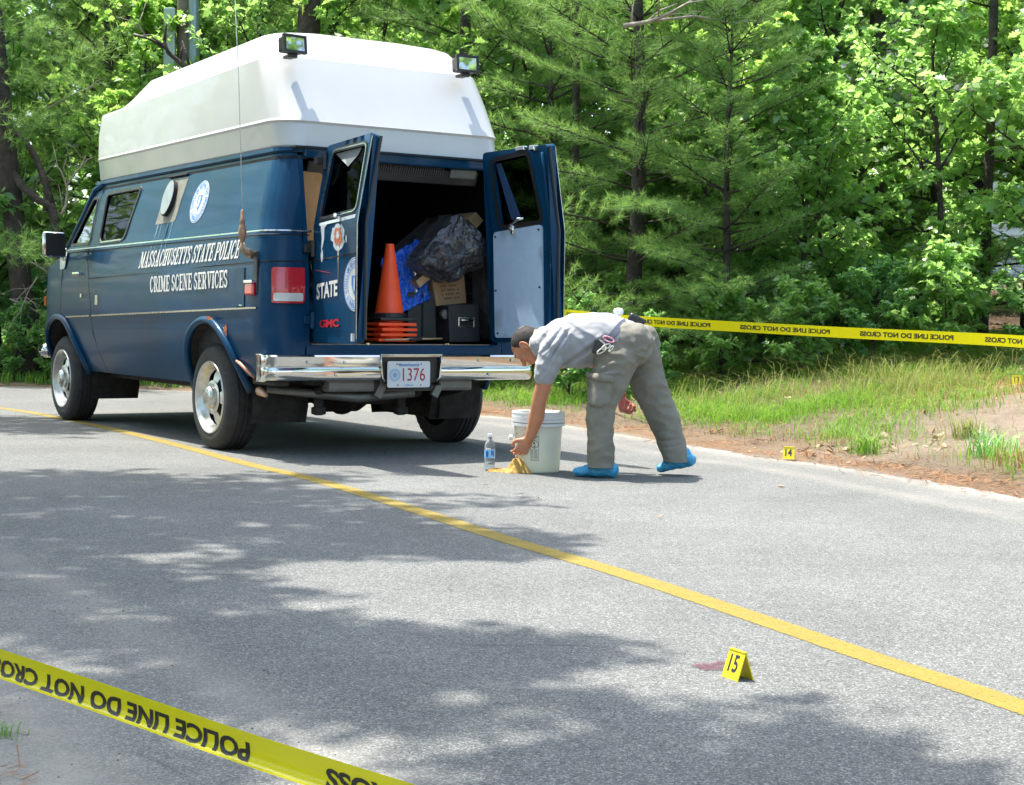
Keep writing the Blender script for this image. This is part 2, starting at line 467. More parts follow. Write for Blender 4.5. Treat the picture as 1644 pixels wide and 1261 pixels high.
# what grows where on the verge: 1 = bare sand
def sandiness(P):
    c = np.array([[4.5, 11.0], [3.8, 9.9], [3.2, 10.5]]); r = [(2.0, 1.5), (1.2, .9), (1.2, .6)]
    s = np.zeros(len(P))
    for (cx_, cy_), (a, b) in zip(c, r):
        s = np.maximum(s, np.clip(1.25 - np.hypot((P[:, 0] - cx_) / a, (P[:, 1] - cy_) / b), 0, 1))
    s = np.maximum(s, .62 * ((P[:, 0] < .6) & (P[:, 1] < 6.5)))
    return np.clip(s * 1.5 + vnoise(P, 1.9, 21) * .45, 0, 1)
def straw(P):
    s = np.clip(1.3 - np.hypot((P[:, 0] - 5.0) / 1.9, (P[:, 1] - 12.6) / 1.2), 0, 1)
    return np.clip(s * 1.6 + vnoise(P, 1.3, 4) * .5, 0, 1)
gs = np.zeros(len(GP)); gst = np.zeros(len(GP)); nearv = (np.abs(GP[:, 0]) < 9) & (GP[:, 1] > 1) & (GP[:, 1] < 21)
gs[nearv] = sandiness(GP[nearv]); gst[nearv] = straw(GP[nearv])

t = NT('verge_soil'); vec = t.coord()
d_ = t.attr('edge').outputs['Fac']; s_ = t.attr('sand').outputs['Fac']; st_ = t.attr('straw').outputs['Fac']
soil = t.mix(.5, t.ramp(t.noise(3.5, 8, .7, vec), [(.3, (.09, .065, .04)), (.7, (.27, .20, .12))]), t.ramp(t.noise(55, 8, .8, vec), [(.35, (.06, .04, .025)), (.65, (.34, .25, .16))]))
duff = t.ramp(t.noise(14, 8, .75, vec), [(.3, (.05, .032, .02)), (.7, (.17, .105, .06))])
sandc = t.mix(t.ramp(t.noise(7, 8, .75, vec), [(.42, 0), (.62, .55)]), t.ramp(t.noise(60, 6, .8, vec), [(.3, (.23, .175, .12)), (.7, (.43, .35, .26))]), t.ramp(t.noise(80, 6, .8, vec), [(.3, (.10, .065, .035)), (.7, (.30, .21, .13))]))
n_ = t.noise(5, 6, .7, vec)
far = t.math('ADD', t.math('MULTIPLY', d_, .3), t.math('SUBTRACT', n_, 1.15), True)
c = t.mix(far, soil, duff)
orange = t.ramp(t.noise(40, 6, .8, vec), [(.3, (.20, .08, .03)), (.7, (.50, .24, .10))])
band = t.math('MULTIPLY', t.ramp(d_, [(.02, 0), (.08, .5), (.2, .35), (.42, 0)]), t.ramp(n_, [(.38, .3), (.6, 1)]))
c = t.mix(band, c, orange)
c = t.mix(t.math('MULTIPLY', st_, .6), c, t.ramp(t.noise(30, 6, .8, vec), [(.3, (.24, .13, .06)), (.7, (.56, .38, .2))]))
c = t.mix(s_, c, sandc)
c = t.mix(t.ramp(d_, [(.0, 1), (.12, 0)]), c, (.30, .27, .22))
t.set(Base_Color=c, Roughness=.95); t.bump(t.noise(38, 9, .8, vec), 1.0, .045)
M['ground'] = t.m
ground = grid_mesh('ground', np.column_stack([GP, gz]), quads, M['ground'], attrs={'edge': gd, 'sand': gs, 'straw': gst})

t = NT('asphalt'); vec = t.coord()
v1 = t.node('ShaderNodeTexVoronoi'); v1.inputs['Scale'].default_value = 260; t.l(vec, v1.inputs[0])
sep = t.node('ShaderNodeSeparateColor'); t.l(v1.outputs['Color'], sep.inputs[0])
stone = t.ramp(sep.outputs[0], [(.05, (.098, .106, .104)), (.45, (.160, .167, .163)), (.8, (.232, .231, .221)), (.97, (.39, .38, .35))])
v2 = t.node('ShaderNodeTexVoronoi'); v2.inputs['Scale'].default_value = 110; t.l(vec, v2.inputs[0])
sep2 = t.node('ShaderNodeSeparateColor'); t.l(v2.outputs['Color'], sep2.inputs[0])
big = t.ramp(sep2.outputs[1], [(.1, .88), (.5, 1.0), (.97, 1.16)])
c = t.mix(1, stone, big, 'MULTIPLY')
c = t.mix(1, c, t.ramp(t.noise(.8, 8, .7, vec), [(.3, .78), (.7, 1.14)]), 'MULTIPLY')
c = t.mix(1, c, t.ramp(t.noise(420, 2, .6, vec), [(.25, .74), (.7, 1.22)]), 'MULTIPLY')
d_ = t.attr('edge').outputs['Fac']
wear = t.math('MULTIPLY', t.ramp(t.math('ADD', d_, 1.0), [(.36, 0), (.52, .42), (.66, .12), (.84, .25), (1.0, .9)]), t.ramp(t.noise(2.2, 7, .7, vec), [(.3, .25), (.7, 1)]))
c = t.mix(wear, c, t.ramp(t.noise(120, 4, .7, vec), [(.3, (.36, .33, .28)), (.7, (.52, .48, .42))]))
crk = t.node('ShaderNodeTexVoronoi', feature='DISTANCE_TO_EDGE'); crk.inputs['Scale'].default_value = .45
wv = t.node('ShaderNodeMix', data_type='RGBA'); wv.inputs[0].default_value = .12
nz = t.node('ShaderNodeTexNoise'); nz.inputs['Scale'].default_value = 3; nz.inputs['Detail'].default_value = 6; t.l(vec, nz.inputs[0])
t.l(vec, wv.inputs[6]); t.l(nz.outputs[1], wv.inputs[7]); t.l(wv.outputs[2], crk.inputs[0])
ck = t.math('MULTIPLY', t.ramp(crk.outputs[0], [(.0015, .5), (.004, 0)]), t.ramp(t.noise(.9, 3, .6, vec), [(.52, 0), (.6, 1)]))
c = t.mix(ck, c, (.05, .05, .05))
c = t.mix(1, c, (.66, .665, .66), 'MULTIPLY')
t.set(Base_Color=c, Roughness=.9, Specular_IOR_Level=.3)
t.bump(t.math('ADD', v1.outputs['Distance'], t.math('MULTIPLY', t.noise(300, 3, .7, vec), .6)), .4, .004)
M['asphalt'] = t.m
inq = (gd[quads] < .34).all(1) & (np.abs(GP[quads][:, :, 0]) < 60).all(1)
road = grid_mesh('road', np.column_stack([GP, np.zeros(len(GP))]), quads[inq], M['asphalt'], attrs={'edge': gd})

line_pts = smooth_line([(-16, 14.6), (-10, 15.8), (-7.2, 15.9), (-5.7, 15.5), (-4.69, 14.62), (-3.78, 13.36), (-2.887, 11.895), (-2.155, 10.588), (-1.60, 9.54), (-1.10, 8.70), (-.69, 7.87), (-.33, 7.10), (-.035, 6.44),
                        (.40, 5.56), (.73, 4.80), (.985, 4.18), (1.20, 3.69), (1.9, 1.9), (3.0, -1.5), (4.4, -8)], 8)
t = NT('yellow_line_paint'); vec = t.coord()
worn = t.ramp(t.noise(85, 6, .8, vec), [(.52, 0), (.62, .6)])
crk2 = t.noise(14, 8, .8, t.coord('Object', (1, 3, 1)))
c = t.ramp(t.noise(9, 8, .75, vec), [(.3, (.185, .128, .006)), (.7, (.235, .172, .010))])
c = t.mix(worn, c, (.12, .105, .07)); c = t.mix(t.ramp(crk2, [(.60, 0), (.68, .6)]), c, (.10, .07, .03))
t.set(Base_Color=c, Roughness=.75); t.bump(t.noise(300, 4, .7, vec), .5, .003)
ac = t.attr('across').outputs['Fac']
rag = t.math('ADD', t.math('ABSOLUTE', ac), t.math('MULTIPLY', t.math('SUBTRACT', t.noise(45, 8, .85, vec), .5), .9))
pits = t.ramp(t.noise(170, 3, .7, vec), [(.35, .8), (.42, 0)])
al = t.math('MAXIMUM', t.ramp(rag, [(.88, 0), (.95, 1)]), pits)
tr = t.node('ShaderNodeBsdfTransparent'); mx = t.node('ShaderNodeMixShader'); t.l(al, mx.inputs[0]); t.l(t.b.outputs[0], mx.inputs[1]); t.l(tr.outputs[0], mx.inputs[2]); t.l(mx.outputs[0], t.out.inputs[0])
vs = []; W = .056
for i, p in enumerate(line_pts):
    a = line_pts[max(i - 1, 0)]; b = line_pts[min(i + 1, len(line_pts) - 1)]; dr = (b - a) / np.linalg.norm(b - a); n2 = np.array([-dr[1], dr[0]])
    for s in (-1, 1): vs.append((*(p + n2 * s * W * (1 + .03 * noise.noise(Vector((i * .7, s, 0))))), .0016))
line = mesh('yellow_centre_line', vs, [(2 * i, 2 * i + 1, 2 * i + 3, 2 * i + 2) for i in range(len(line_pts) - 1)], t.m)
line['kind'] = 'structure'
at_ = line.data.attributes.new('across', 'FLOAT', 'POINT'); at_.data.foreach_set('value', [-1.0, 1.0] * len(line_pts))

# ------------------------------------------------------------------ small plants and litter on the ground
def blades(P, hgt, wid, lean, seed, hvar=.35, seg=2, z0=None):
    """curved grass blades: two quads each, as (N,6,3)->(2N,4,3)"""
    r = np.random.default_rng(seed); n = len(P)
    z = height(P, fine=True) if z0 is None else z0
    a = r.uniform(0, 2 * pi, n); h = hgt * (1 + hvar * r.standard_normal(n)).clip(.35, 2); l = h * lean * r.uniform(.2, 1.3, n)
    da = np.stack([np.cos(a), np.sin(a)], 1); b = a + pi / 2 + r.uniform(-.5, .5, n); sd_ = np.stack([np.cos(b), np.sin(b)], 1) * (wid * r.uniform(.6, 1.3, n))[:, None] / 2
    out = np.zeros((n, 2, 4, 3))
    k0 = np.column_stack([P, z - .01]); k1 = np.column_stack([P + da * (l * .28)[:, None], z + h * .55]); k2 = np.column_stack([P + da * l[:, None], z + h * np.sqrt(np.clip(1 - .35 * lean, .3, 1))])
    s3 = np.column_stack([sd_, np.zeros(n)])
    out[:, 0] = np.stack([k0 - s3, k0 + s3, k1 + s3 * .85, k1 - s3 * .85], 1)
    out[:, 1] = np.stack([k1 - s3 * .85, k1 + s3 * .85, k2 + s3 * .12, k2 - s3 * .12], 1)
    return out.reshape(-1, 4, 3)
def scatter(n, box, accept, seed):
    r = np.random.default_rng(seed); P = np.column_stack([r.uniform(box[0], box[1], n), r.uniform(box[2], box[3], n)])
    a = accept(P); return P[r.uniform(0, 1, n) < a]
def acc_grass(P):
    d = road_d(P); s = sandiness(P); st = straw(P)
    a = np.clip((d - .45) / .5, 0, 1) * (1 - s * .93) * (1 - .75 * st) * np.clip(.5 + 1.5 * vnoise(P, 1.3, 12), .05, 1)
    a *= np.clip((8.0 - d) / 3, 0, 1)
    thin = np.clip((P[:, 0] - 1.2 - .0 * P[:, 1]) / 1.6, 0, 1) * np.clip((12.6 - P[:, 1]) / 1.5, 0, 1)
    a *= (np.hypot(P[:, 0] - 4.17, P[:, 1] - 13.0) > .35) * (np.hypot(P[:, 0] - 1.78, P[:, 1] - 10.1) > .22)
    return a * (1 - .5 * thin * (vnoise(P, 2.2, 77) < .05))
P = scatter(520000, (-2.0, 9.5, 8, 23), acc_grass, 1)
g1 = blades(P, .085, .0048, 1.25, 2, .6)
tag(ngons('short_grass', g1, M['grass']), 'short green roadside grass growing on the bank behind the van', None, kind='stuff')
P = scatter(40000, (-12, -1.0, 17, 27), lambda P: np.clip((road_d(P) - .1) / .4, 0, 1) * np.clip(.5 + 1.2 * vnoise(P, .9, 2), .05, 1) * right_side(P), 21)
tag(ngons('far_grass', blades(P, .14, .012, .8, 22), M['grass']), 'green grass and weeds along the far edge of the road', None, kind='stuff')
def acc_tall(P):
    q = np.clip(1.2 - np.hypot((P[:, 0] - 2.9) / 2.1, (P[:, 1] - 13.6) / 1.15), 0, 1); q2 = np.clip(1.1 - np.hypot((P[:, 0] - 1.75) / .6, (P[:, 1] - 13.6) / 1.0), 0, 1)
    return np.maximum(q, q2 * .5) * np.clip(.45 + 1.5 * vnoise(P, 1.6, 31), 0, 1) * (road_d(P) > .9) * (np.hypot(P[:, 0] - 4.17, P[:, 1] - 12.9) > .5)
P = scatter(18000, (0, 6, 11.5, 15.5), acc_tall, 3)
tag(ngons('tall_grass', blades(P, .23, .0044, 1.6, 4, .6), M['tallgrass']), 'tall pale wispy grass in front of the woods', None, kind='stuff')
P = scatter(30000, (1.5, 9.5, 9, 16), lambda P: np.clip(straw(P) * 1.2 + .20, 0, 1) * (road_d(P) > .5) * (1 - .8 * sandiness(P)), 5)
tag(ngons('dry_grass', blades(P, .055, .006, 2.2, 6), M['drygrass']), 'flattened straw-coloured dry grass on the bank', None, kind='stuff')
def flat_bits(P, ln, wd, seed, tilt=.5, z=None):
    r = np.random.default_rng(seed); n = len(P); z = (height(P) if z is None else z) + .004
    z = np.maximum(z, .004)
    a = r.uniform(0, 2 * pi, n); L = ln * r.uniform(.6, 1.3, n); Wd = wd * r.uniform(.6, 1.3, n)
    u = np.column_stack([np.cos(a), np.sin(a), r.normal(0, tilt * .6, n)]) * L[:, None] / 2; v = np.column_stack([-np.sin(a), np.cos(a), r.normal(0, tilt, n)]) * Wd[:, None] / 2
    c = np.column_stack([P, z + np.abs(u[:, 2]) + np.abs(v[:, 2])])
    return np.stack([c - u - v, c + u - v * .6, c + u * 1.15 + v * .1, c + u * .8 + v, c - u * .9 + v * .8], 1)
P = scatter(420000, (-2.5, 8.5, 3, 20), lambda P: np.clip(1 - np.abs(road_d(P) - .24) / .42, .04 * (road_d(P) > .2), 1) * np.clip(.4 + 1.4 * vnoise(P, 1.7, 8), .05, 1) * right_side(P), 7)
P2 = scatter(26000, (-2.4, .4, 2.2, 4.8), lambda P: np.clip((road_d(P) + .05) / .15, 0, 1) * np.clip(-.1 + 2.2 * vnoise(P, 4, 15), 0, 1), 77)
tag(ngons('pine_needle_drift', flat_bits(P2, .040, .0026, 88, .4), M['needlelitter']), 'orange pine needles drifted in the sand at the near left corner', None, kind='stuff')
tag(ngons('pine_needle_litter', flat_bits(P, .052, .0036, 8, .35), M['needlelitter']), 'orange dead pine needles drifted along the road edge', None, kind='stuff')
def acc_leaf(P):
    d = road_d(P); c = np.clip(1.3 - np.hypot((P[:, 0] - 2.7) / 1.1, (P[:, 1] - 10.6) / .55), 0, 1)
    return np.clip(c * .9 + .10 + .35 * np.clip((d - 4) / 3, 0, 1), 0, 1) * (d > .12) * np.clip(.5 + 1.3 * vnoise(P, 2.1, 41), 0, 1)
P = scatter(70000, (-10, 10, 8, 27), acc_leaf, 9)
tag(ngons('leaf_litter', flat_bits(P, .036, .022, 10, .6), M['litter']), 'curled brown dead leaves scattered on the bank and forest floor', None, kind='stuff')
# weeds: low tufts near the road edge
def tuft(pos, n, h, mat, name, label, seed, group, wid=.007, lean=.8, spread=.07):
    r = np.random.default_rng(seed); P = np.column_stack([r.normal(0, spread, n), r.normal(0, spread, n)])
    V = blades(P, h, wid, lean, seed, .3, z0=np.zeros(n))
    o = ngons(name, V, M[mat]); p = np.array([[pos[0], pos[1]]]); o.location = (pos[0], pos[1], float(height(p)[0]) - .005)
    return tag(o, label, 'grass tuft', group)
TG = 'grass tufts along the road edge'
tuft((2.98, 9.85), 170, .15, 'shrub', 'grass_tuft', 'bushy dark green tuft right of the brown dead leaves', 51, TG, lean=.7, spread=.075)
tuft((2.33, 10.45), 120, .13, 'grass', 'grass_tuft', 'green tuft standing in the dead leaves right of marker 14', 52, TG)
tuft((3.30, 9.05), 110, .11, 'grass', 'grass_tuft', 'small green tuft at the base of the thin bare stem', 53, TG)
tuft((3.52, 8.78), 130, .11, 'grass', 'grass_tuft', 'green tuft between the bare stem and the rusty brown tuft', 54, TG)
tuft((3.72, 8.62), 110, .17, 'drygrass', 'grass_tuft', 'rusty brown dry tuft near the right edge of the photo', 55, TG)
tuft((2.97, 9.30), 60, .12, 'drygrass', 'grass_tuft', 'sparse brown dry tuft left of the thin bare stem', 56, TG)
tuft((3.08, 10.75), 110, .14, 'tallgrass', 'grass_tuft', 'pale yellow tuft on the sandy patch edge', 57, TG)
tuft((-1.06, 3.30), 60, .035, 'grass', 'grass_tuft', 'tiny green tuft in the sand below the near tape', 58, TG, wid=.003, spread=.02)
# thin bare stem
b = MB(); p0 = Vector((3.27, 9.1, float(height(np.array([[3.27, 9.1]]))[0])))
b.tube([p0, p0 + Vector((-.03, 0, .12)), p0 + Vector((-.08, .02, .28)), p0 + Vector((-.13, .03, .42))], [.004, .0035, .003, .002], 5)
for k in range(7):
    q = p0 + Vector((-.03 - .013 * k, 0, .14 + .035 * k)); b.tube([q, q + Vector(((-1) ** k * .05, .02, .035))], [.0025, .0015], 4)
tag(b.build('dry_weed', M['palebark']), 'thin leafless weed rising from the verge at the right', 'weed')
# pebbles and crumbs on the road
b = MB(); r = random.Random(5)
for k in range(130):
    while True:
        u, v = r.uniform(-200, 1700), r.uniform(690, 1255)
        p = gnd(u, v)
        dd = float(road_d(np.array([[p.x, p.y]]))[0])
        if dd < .1 and (r.random() < .12 or dd > -.7): break
    s = r.uniform(.0018, .004) * (1.6 if r.random() < .1 else 1)
    b.box((p.x, p.y, s * .4), (s, s * r.uniform(.6, 1.4), s * .8), Matrix.Rotation(r.uniform(0, 3), 3, 'Z'), bev=s * .2)
tag(b.build('road_grit', simple('grit', (.16, .13, .10), .9, var=.6, scale=90)), 'small stones and crumbs lying on the asphalt', None, kind='stuff')
def fallen_leaf(u, v, s, lab, rot):
    p = gnd(u, v); V = flat_bits(np.array([[0., 0.]]), s, s * .6, int(u), .25, z=np.zeros(1)); o = ngons('fallen_leaf', V, M['litter'])
    o.location = (p.x, p.y, .003); o.rotation_euler = (0, 0, rot); tag(o, lab, 'leaf', 'dead leaves lying on the road')
fallen_leaf(780, 782, .035, 'small reddish dead leaf on the road in front of the yellow cloth', .3)
fallen_leaf(834, 793, .04, 'thin dark dead leaf flat on the road right of the cloth', 1.2)
fallen_leaf(1253, 782, .05, 'pale brown dead leaf on the road by marker 14', .2)
fallen_leaf(1060, 833, .03, 'dead leaf on the road right of the yellow line', 2)
fallen_leaf(40, 1180, .014, 'small brown leaf in the sand below the near tape', .6)
# stone on the verge
b = MB(); p = Vector((3.02, 8.82, 0)); p.z = float(height(np.array([[p.x, p.y]]))[0]); b.box(p + Vector((0, 0, .015)), (.06, .04, .035), Matrix.Rotation(.5, 3, 'Z'), bev=.012)
tag(b.build('stone', simple('pale_stone', (.5, .48, .44), .8, var=.3, scale=40), smooth=True), 'single pale stone on the green verge below the bare stem', 'stone')

# ------------------------------------------------------------------ trees
OAK = np.array([(0, 0), (.18, .05), (.22, .20), (.34, .10), (.46, .30), (.56, .14), (.70, .28), (.78, .12), (1, 0), (.78, -.12), (.70, -.28), (.56, -.14), (.46, -.30), (.34, -.10), (.22, -.20), (.18, -.05)])
OVAL = np.array([(0, 0), (.25, .16), (.55, .22), (.82, .12), (1, 0), (.82, -.12), (.55, -.22), (.25, -.16)])
def leaves(P, D, size, shape, seed, flat=.38, droop=.25, szvar=.3):
    """leaf polygons at P pointing along D, tilted towards lying flat"""
    r = np.random.default_rng(seed); n = len(P)
    D = D + r.normal(0, .25, D.shape); D /= np.linalg.norm(D, axis=1)[:, None]
    N = np.column_stack([r.normal(0, 1 - flat, n), r.normal(0, 1 - flat, n), np.ones(n) * (flat + .15)])
    N -= (N * D).sum(1)[:, None] * D; N /= np.linalg.norm(N, axis=1)[:, None] + 1e-9
    Sd = np.cross(N, D); L = size * (1 + szvar * r.standard_normal(n)).clip(.4, 1.8)
    sx = shape[:, 0]; sy = shape[:, 1]
    V = P[:, None] + L[:, None, None] * (sx[None, :, None] * D[:, None] + sy[None, :, None] * Sd[:, None]
        - (droop * sx ** 2)[None, :, None] * np.array([0, 0, 1.0]) + (.35 * np.abs(sy))[None, :, None] * N[:, None])
    return V
def whorl(tips, dirs, n, seed, out=.5, back=.10):
    """n leaf seats round every twig tip"""
    r = np.random.default_rng(seed); T = np.repeat(tips, n, 0); d = np.repeat(dirs, n, 0)
    a = r.uniform(0, 2 * pi, len(T)); e = r.normal(0, .28, len(T))
    o = np.column_stack([np.cos(a), np.sin(a), e]); o /= np.linalg.norm(o, axis=1)[:, None]
    return T - d * (r.uniform(0, back, len(T)))[:, None], o * out + d * (1 - out) + o * .3
def skeleton(H, r0, n_br, spread, seed, lo=.15, up=.5, curve=.3, twigs=7, lean=(0, 0), sub=.45, fork=0):
    """trunk + boughs + twigs; returns wood builder, twig tips and their directions"""
    r = random.Random(seed); b = MB(); tips = []; dirs = []
    tr = []; n = 9; ph = r.uniform(0, 6)
    for i in range(n + 1):
        f = i / n; tr.append(Vector((lean[0] * f * H + curve * .25 * sin(f * 4 + ph), lean[1] * f * H + curve * .25 * cos(f * 3 + ph) - curve * .25 * cos(ph), f * H - (.15 if i == 0 else 0))))
        if i == 0: off = Vector((curve * .25 * sin(ph), 0, 0))
        tr[-1] -= off
    b.tube(tr, [r0 * (1.25 if i == 0 else 1) * (1 - .86 * i / n) for i in range(n + 1)], 9)
    for k in range(n_br):
        f = lo + (1 - lo) * (k + r.random()) / n_br; i = min(int(f * n), n - 1); base = tr[i].lerp(tr[i + 1], f * n - i)
        az = k * 2.4 + r.uniform(-.5, .5); L = spread * (1 - .55 * abs(f - .45) * 1.5) * r.uniform(.7, 1.15) * (1 if f < .85 else .6)
        el = up * r.uniform(.5, 1.3) + .5 * f; d = Vector((cos(az) * cos(el), sin(az) * cos(el), sin(el)))
        pts = [base]; m = 5
        for j in range(m):
            d = (d + Vector((r.uniform(-.22, .22), r.uniform(-.22, .22), r.uniform(-.12, .14)))).normalized(); pts.append(pts[-1] + d * L / m)
        rb = r0 * .38 * (1 - .7 * f) + .004
        b.tube(pts, [rb * (1 - .8 * j / m) for j in range(m + 1)], 5)
        tips.append(pts[-1]); dirs.append(d)
        for q in range(twigs):
            g = .25 + .72 * q / max(1, twigs - 1); j = min(int(g * m), m - 1); s = pts[j].lerp(pts[j + 1], g * m - j)
            side = d.cross(Vector((0, 0, 1))).normalized() * (1 if q % 2 else -1)
            dd = (d * .5 + side * r.uniform(.5, 1.1) + Vector((0, 0, r.uniform(-.25, .45)))).normalized(); l2 = L * sub * (1.1 - g * .6) * r.uniform(.6, 1.2)
            e = s + dd * l2 * .55 + Vector((0, 0, .03 * l2)); e2 = e + (dd + Vector((r.uniform(-.4, .4), r.uniform(-.4, .4), r.uniform(-.2, .2)))).normalized() * l2 * .45
            b.tube([s, e, e2], [rb * .38, rb * .25, .0025], 4)
            for t_ in (.45, .75, 1): tips.append(s.lerp(e, t_ * 1.0)); dirs.append(dd)
            tips.append(e2); dirs.append(dd)
            tips.append(e.lerp(e2, .5) + Vector((r.uniform(-.05, .05), r.uniform(-.05, .05), r.uniform(-.04, .04)))); dirs.append(dd)
    return b, np.array(tips), np.array(dirs)
def broadleaf(name, H, r0, n_br, spread, seed, mat, size=.10, n=6, shape=OAK, bark='bark', **k):
    b, T, D = skeleton(H, r0, n_br, spread, seed, **k)
    P, O = whorl(T, D, n, seed)
    root = empty(name); b.build('trunk', M[bark], root, smooth=True)
    ngons('crown', leaves(P, O, size, shape, seed + 1), M[mat], root)
    return root
def pine(name, H, r0, seed, rows=12, spread=1.9, lo=.1, mat='needle', nl=.105, taper=.55, tuft_n=17, width=.0042):
    r = random.Random(seed); b = MB(); tr = [Vector((.03 * sin(i + seed), .03 * cos(i * 1.3), H * i / 8 - (.2 if i == 0 else 0))) for i in range(9)]
    b.tube(tr, [r0 * (1 - .8 * i / 8) for i in range(9)], 10); tp = []; td = []
    for q in range(rows):
        f = lo + (1 - lo) * q / rows; z = f * H; nb = 5
        for k in range(nb):
            az = q * 1.1 + 2 * pi * k / nb + r.uniform(-.3, .3); L = spread * (1 - taper * f) * r.uniform(.75, 1.15); el = .05 + .45 * f + r.uniform(-.1, .15)
            d = Vector((cos(az) * cos(el), sin(az) * cos(el), sin(el))); pts = [Vector((0, 0, z + r.uniform(-.1, .1)))]
            for j in range(5):
                d = (d + Vector((r.uniform(-.1, .1), r.uniform(-.1, .1), r.uniform(-.09, .10)))).normalized(); pts.append(pts[-1] + d * L / 5)
            b.tube(pts, [.015 * (1 - .16 * j) * (1.2 - f * .6) for j in range(6)], 5)
            for s_i in range(17):
                g = .22 + .76 * s_i / 16; j = min(int(g * 5), 4); s = pts[j].lerp(pts[j + 1], g * 5 - j)
                side = d.cross(Vector((0, 0, 1))).normalized() * (1 if s_i % 2 else -1)
                dd = (d * .75 + side * .75 + Vector((0, 0, r.uniform(-.12, .35)))).normalized(); l2 = L * .34 * (1.15 - g * .75) * r.uniform(.7, 1.2)
                b.tube([s, s + dd * l2], [.005, .002], 3)
                nt = max(2, int(l2 / .055))
                for m_ in range(nt): tp.append(s + dd * l2 * (m_ + 1) / nt); td.append(dd)
            for m_ in range(6): tp.append(pts[-1] - d * .05 * m_); td.append(d)
    tp = np.array(tp); td = np.array(td); rr = np.random.default_rng(seed)
    T = np.repeat(tp, tuft_n, 0); D = np.repeat(td, tuft_n, 0); n = len(T)
    D = D * .8 + rr.normal(0, .55, (n, 3)) + np.array([0, 0, .12]); D /= np.linalg.norm(D, axis=1)[:, None]
    Sd = np.cross(D, rr.normal(0, 1, (n, 3))); Sd /= np.linalg.norm(Sd, axis=1)[:, None]; L = nl * rr.uniform(.7, 1.2, n)
    w_ = width
    V = np.stack([T - Sd * w_ / 2, T + Sd * w_ / 2, T + D * L[:, None]], 1)
    root = empty(name); b.build('trunk', M['bark'], root, smooth=True); ngons('crown', V, M[mat], root)
    return root
def gz_at(x, y): return float(height(np.array([[x, y]], float))[0])
protos = {}
def place(key, x, y, rz, s, label, group, name=None, cat='tree', sz=None):
    p = protos[key]
    if not p[1]: o = p[0]; p[1] = True
    else: o = copy_tree(p[0])
    o.location = (x, y, gz_at(x, y)); o.rotation_euler = (0, 0, rz); o.scale = (s, s, sz or s)
    return tag(o, label, cat, group)
protos['oakA'] = [broadleaf('oak_sapling', 3.9, .045, 20, 1.35, 101, 'oak', .105, 6, twigs=7), False]
protos['oakB'] = [broadleaf('oak_sapling', 3.3, .04, 18, 1.5, 102, 'oak', .115, 6, up=.35, twigs=7), False]
protos['oakC'] = [broadleaf('young_oak', 5.6, .07, 24, 1.9, 103, 'oak', .12, 6, lo=.18, twigs=8), False]
protos['brightA'] = [broadleaf('maple_sapling', 4.6, .05, 20, 1.7, 104, 'bright', .11, 7, OAK, lo=.2, twigs=7), False]
protos['shrubA'] = [broadleaf('shrub', 1.15, .018, 17, .75, 105, 'shrub', .058, 9, OVAL, lo=.02, up=.7, twigs=8, curve=.1), False]
protos['shrubB'] = [broadleaf('shrub', .95, .016, 15, .8, 106, 'oak', .09, 6, OAK, lo=.02, up=.6, twigs=6, curve=.1), False]
protos['pineA'] = [pine('white_pine', 6.6, .10, 11, 15, 2.1, .06), False]
protos['pineB'] = [pine('white_pine', 4.2, .055, 12, 11, 1.6, .05), False]
protos['tallA'] = [broadleaf('tall_oak', 12.5, .17, 34, 3.5, 107, 'oak', .19, 9, OAK, lo=.28, twigs=9, curve=.8), False]
protos['tallB'] = [broadleaf('tall_maple', 11.5, .15, 32, 3.3, 108, 'bright', .17, 9, OVAL, lo=.22, twigs=9, curve=.6), False]
protos['tallP'] = [pine('tall_pine', 13.5, .19, 14, 17, 3.1, .22, nl=.17, taper=.5, tuft_n=12, width=.008), False]

# front of the wood, right of the van (each one with its own place)
F1 = 'small trees along the front of the woods'
spots = [
 ('pineA', 1.25, 16.6, .3, .98, 'soft green white pine with a dark double trunk right behind the right rear door'),
 ('oakA', 2.85, 16.1, 4.1, .80, 'small leafy oak sapling right of the young pine'),
 ('pineB', 2.1, 15.9, 1.9, .90, 'young pine leaning its light branch tips out above the bent man'),
 ('pineB', .35, 17.8, 3.2, 1.1, 'young pine close behind the right rear door of the van'),
 ('oakB', 3.1, 16.3, .2, .85, 'grey-green oak sapling just right of the young pine above the tape'),
 ('oakA', 4.25, 16.0, 2.2, .95, 'leafy oak sapling in front of the white house wall'),
 ('oakB', 5.5, 15.7, 4.0, 1.1, 'broad oak sapling on the bank right of the house gap'),
 ('oakC', 6.2, 17.0, 1.0, .9, 'tall young oak at the right edge of the woods'),
 ('brightA', 5.6, 17.4, 5.2, 1.15, 'bright yellow-green maple sapling at the upper right corner'),
 ('oakC', 3.7, 18.2, 3.0, .95, 'young oak spreading pale sunlit leaves over the middle of the woods'),
 ('brightA', 2.5, 18.4, 2.4, 1.0, 'fresh green maple sapling under the bare pale branch'),
 ('oakA', 2.0, 17.6, 4.4, .8, 'small oak sapling low between the two pines'),
 ('oakA', 6.9, 15.9, 1.3, .85, 'oak sapling at the far right above marker 13'),
 ('pineB', 4.9, 18.9, .7, 1.25, 'dark young pine standing back behind the oak saplings'),
]
for key, x, y, rz, s, lab in spots: place(key, x, y, rz, s, lab, F1)
SH = 'low shrubs under the trees'
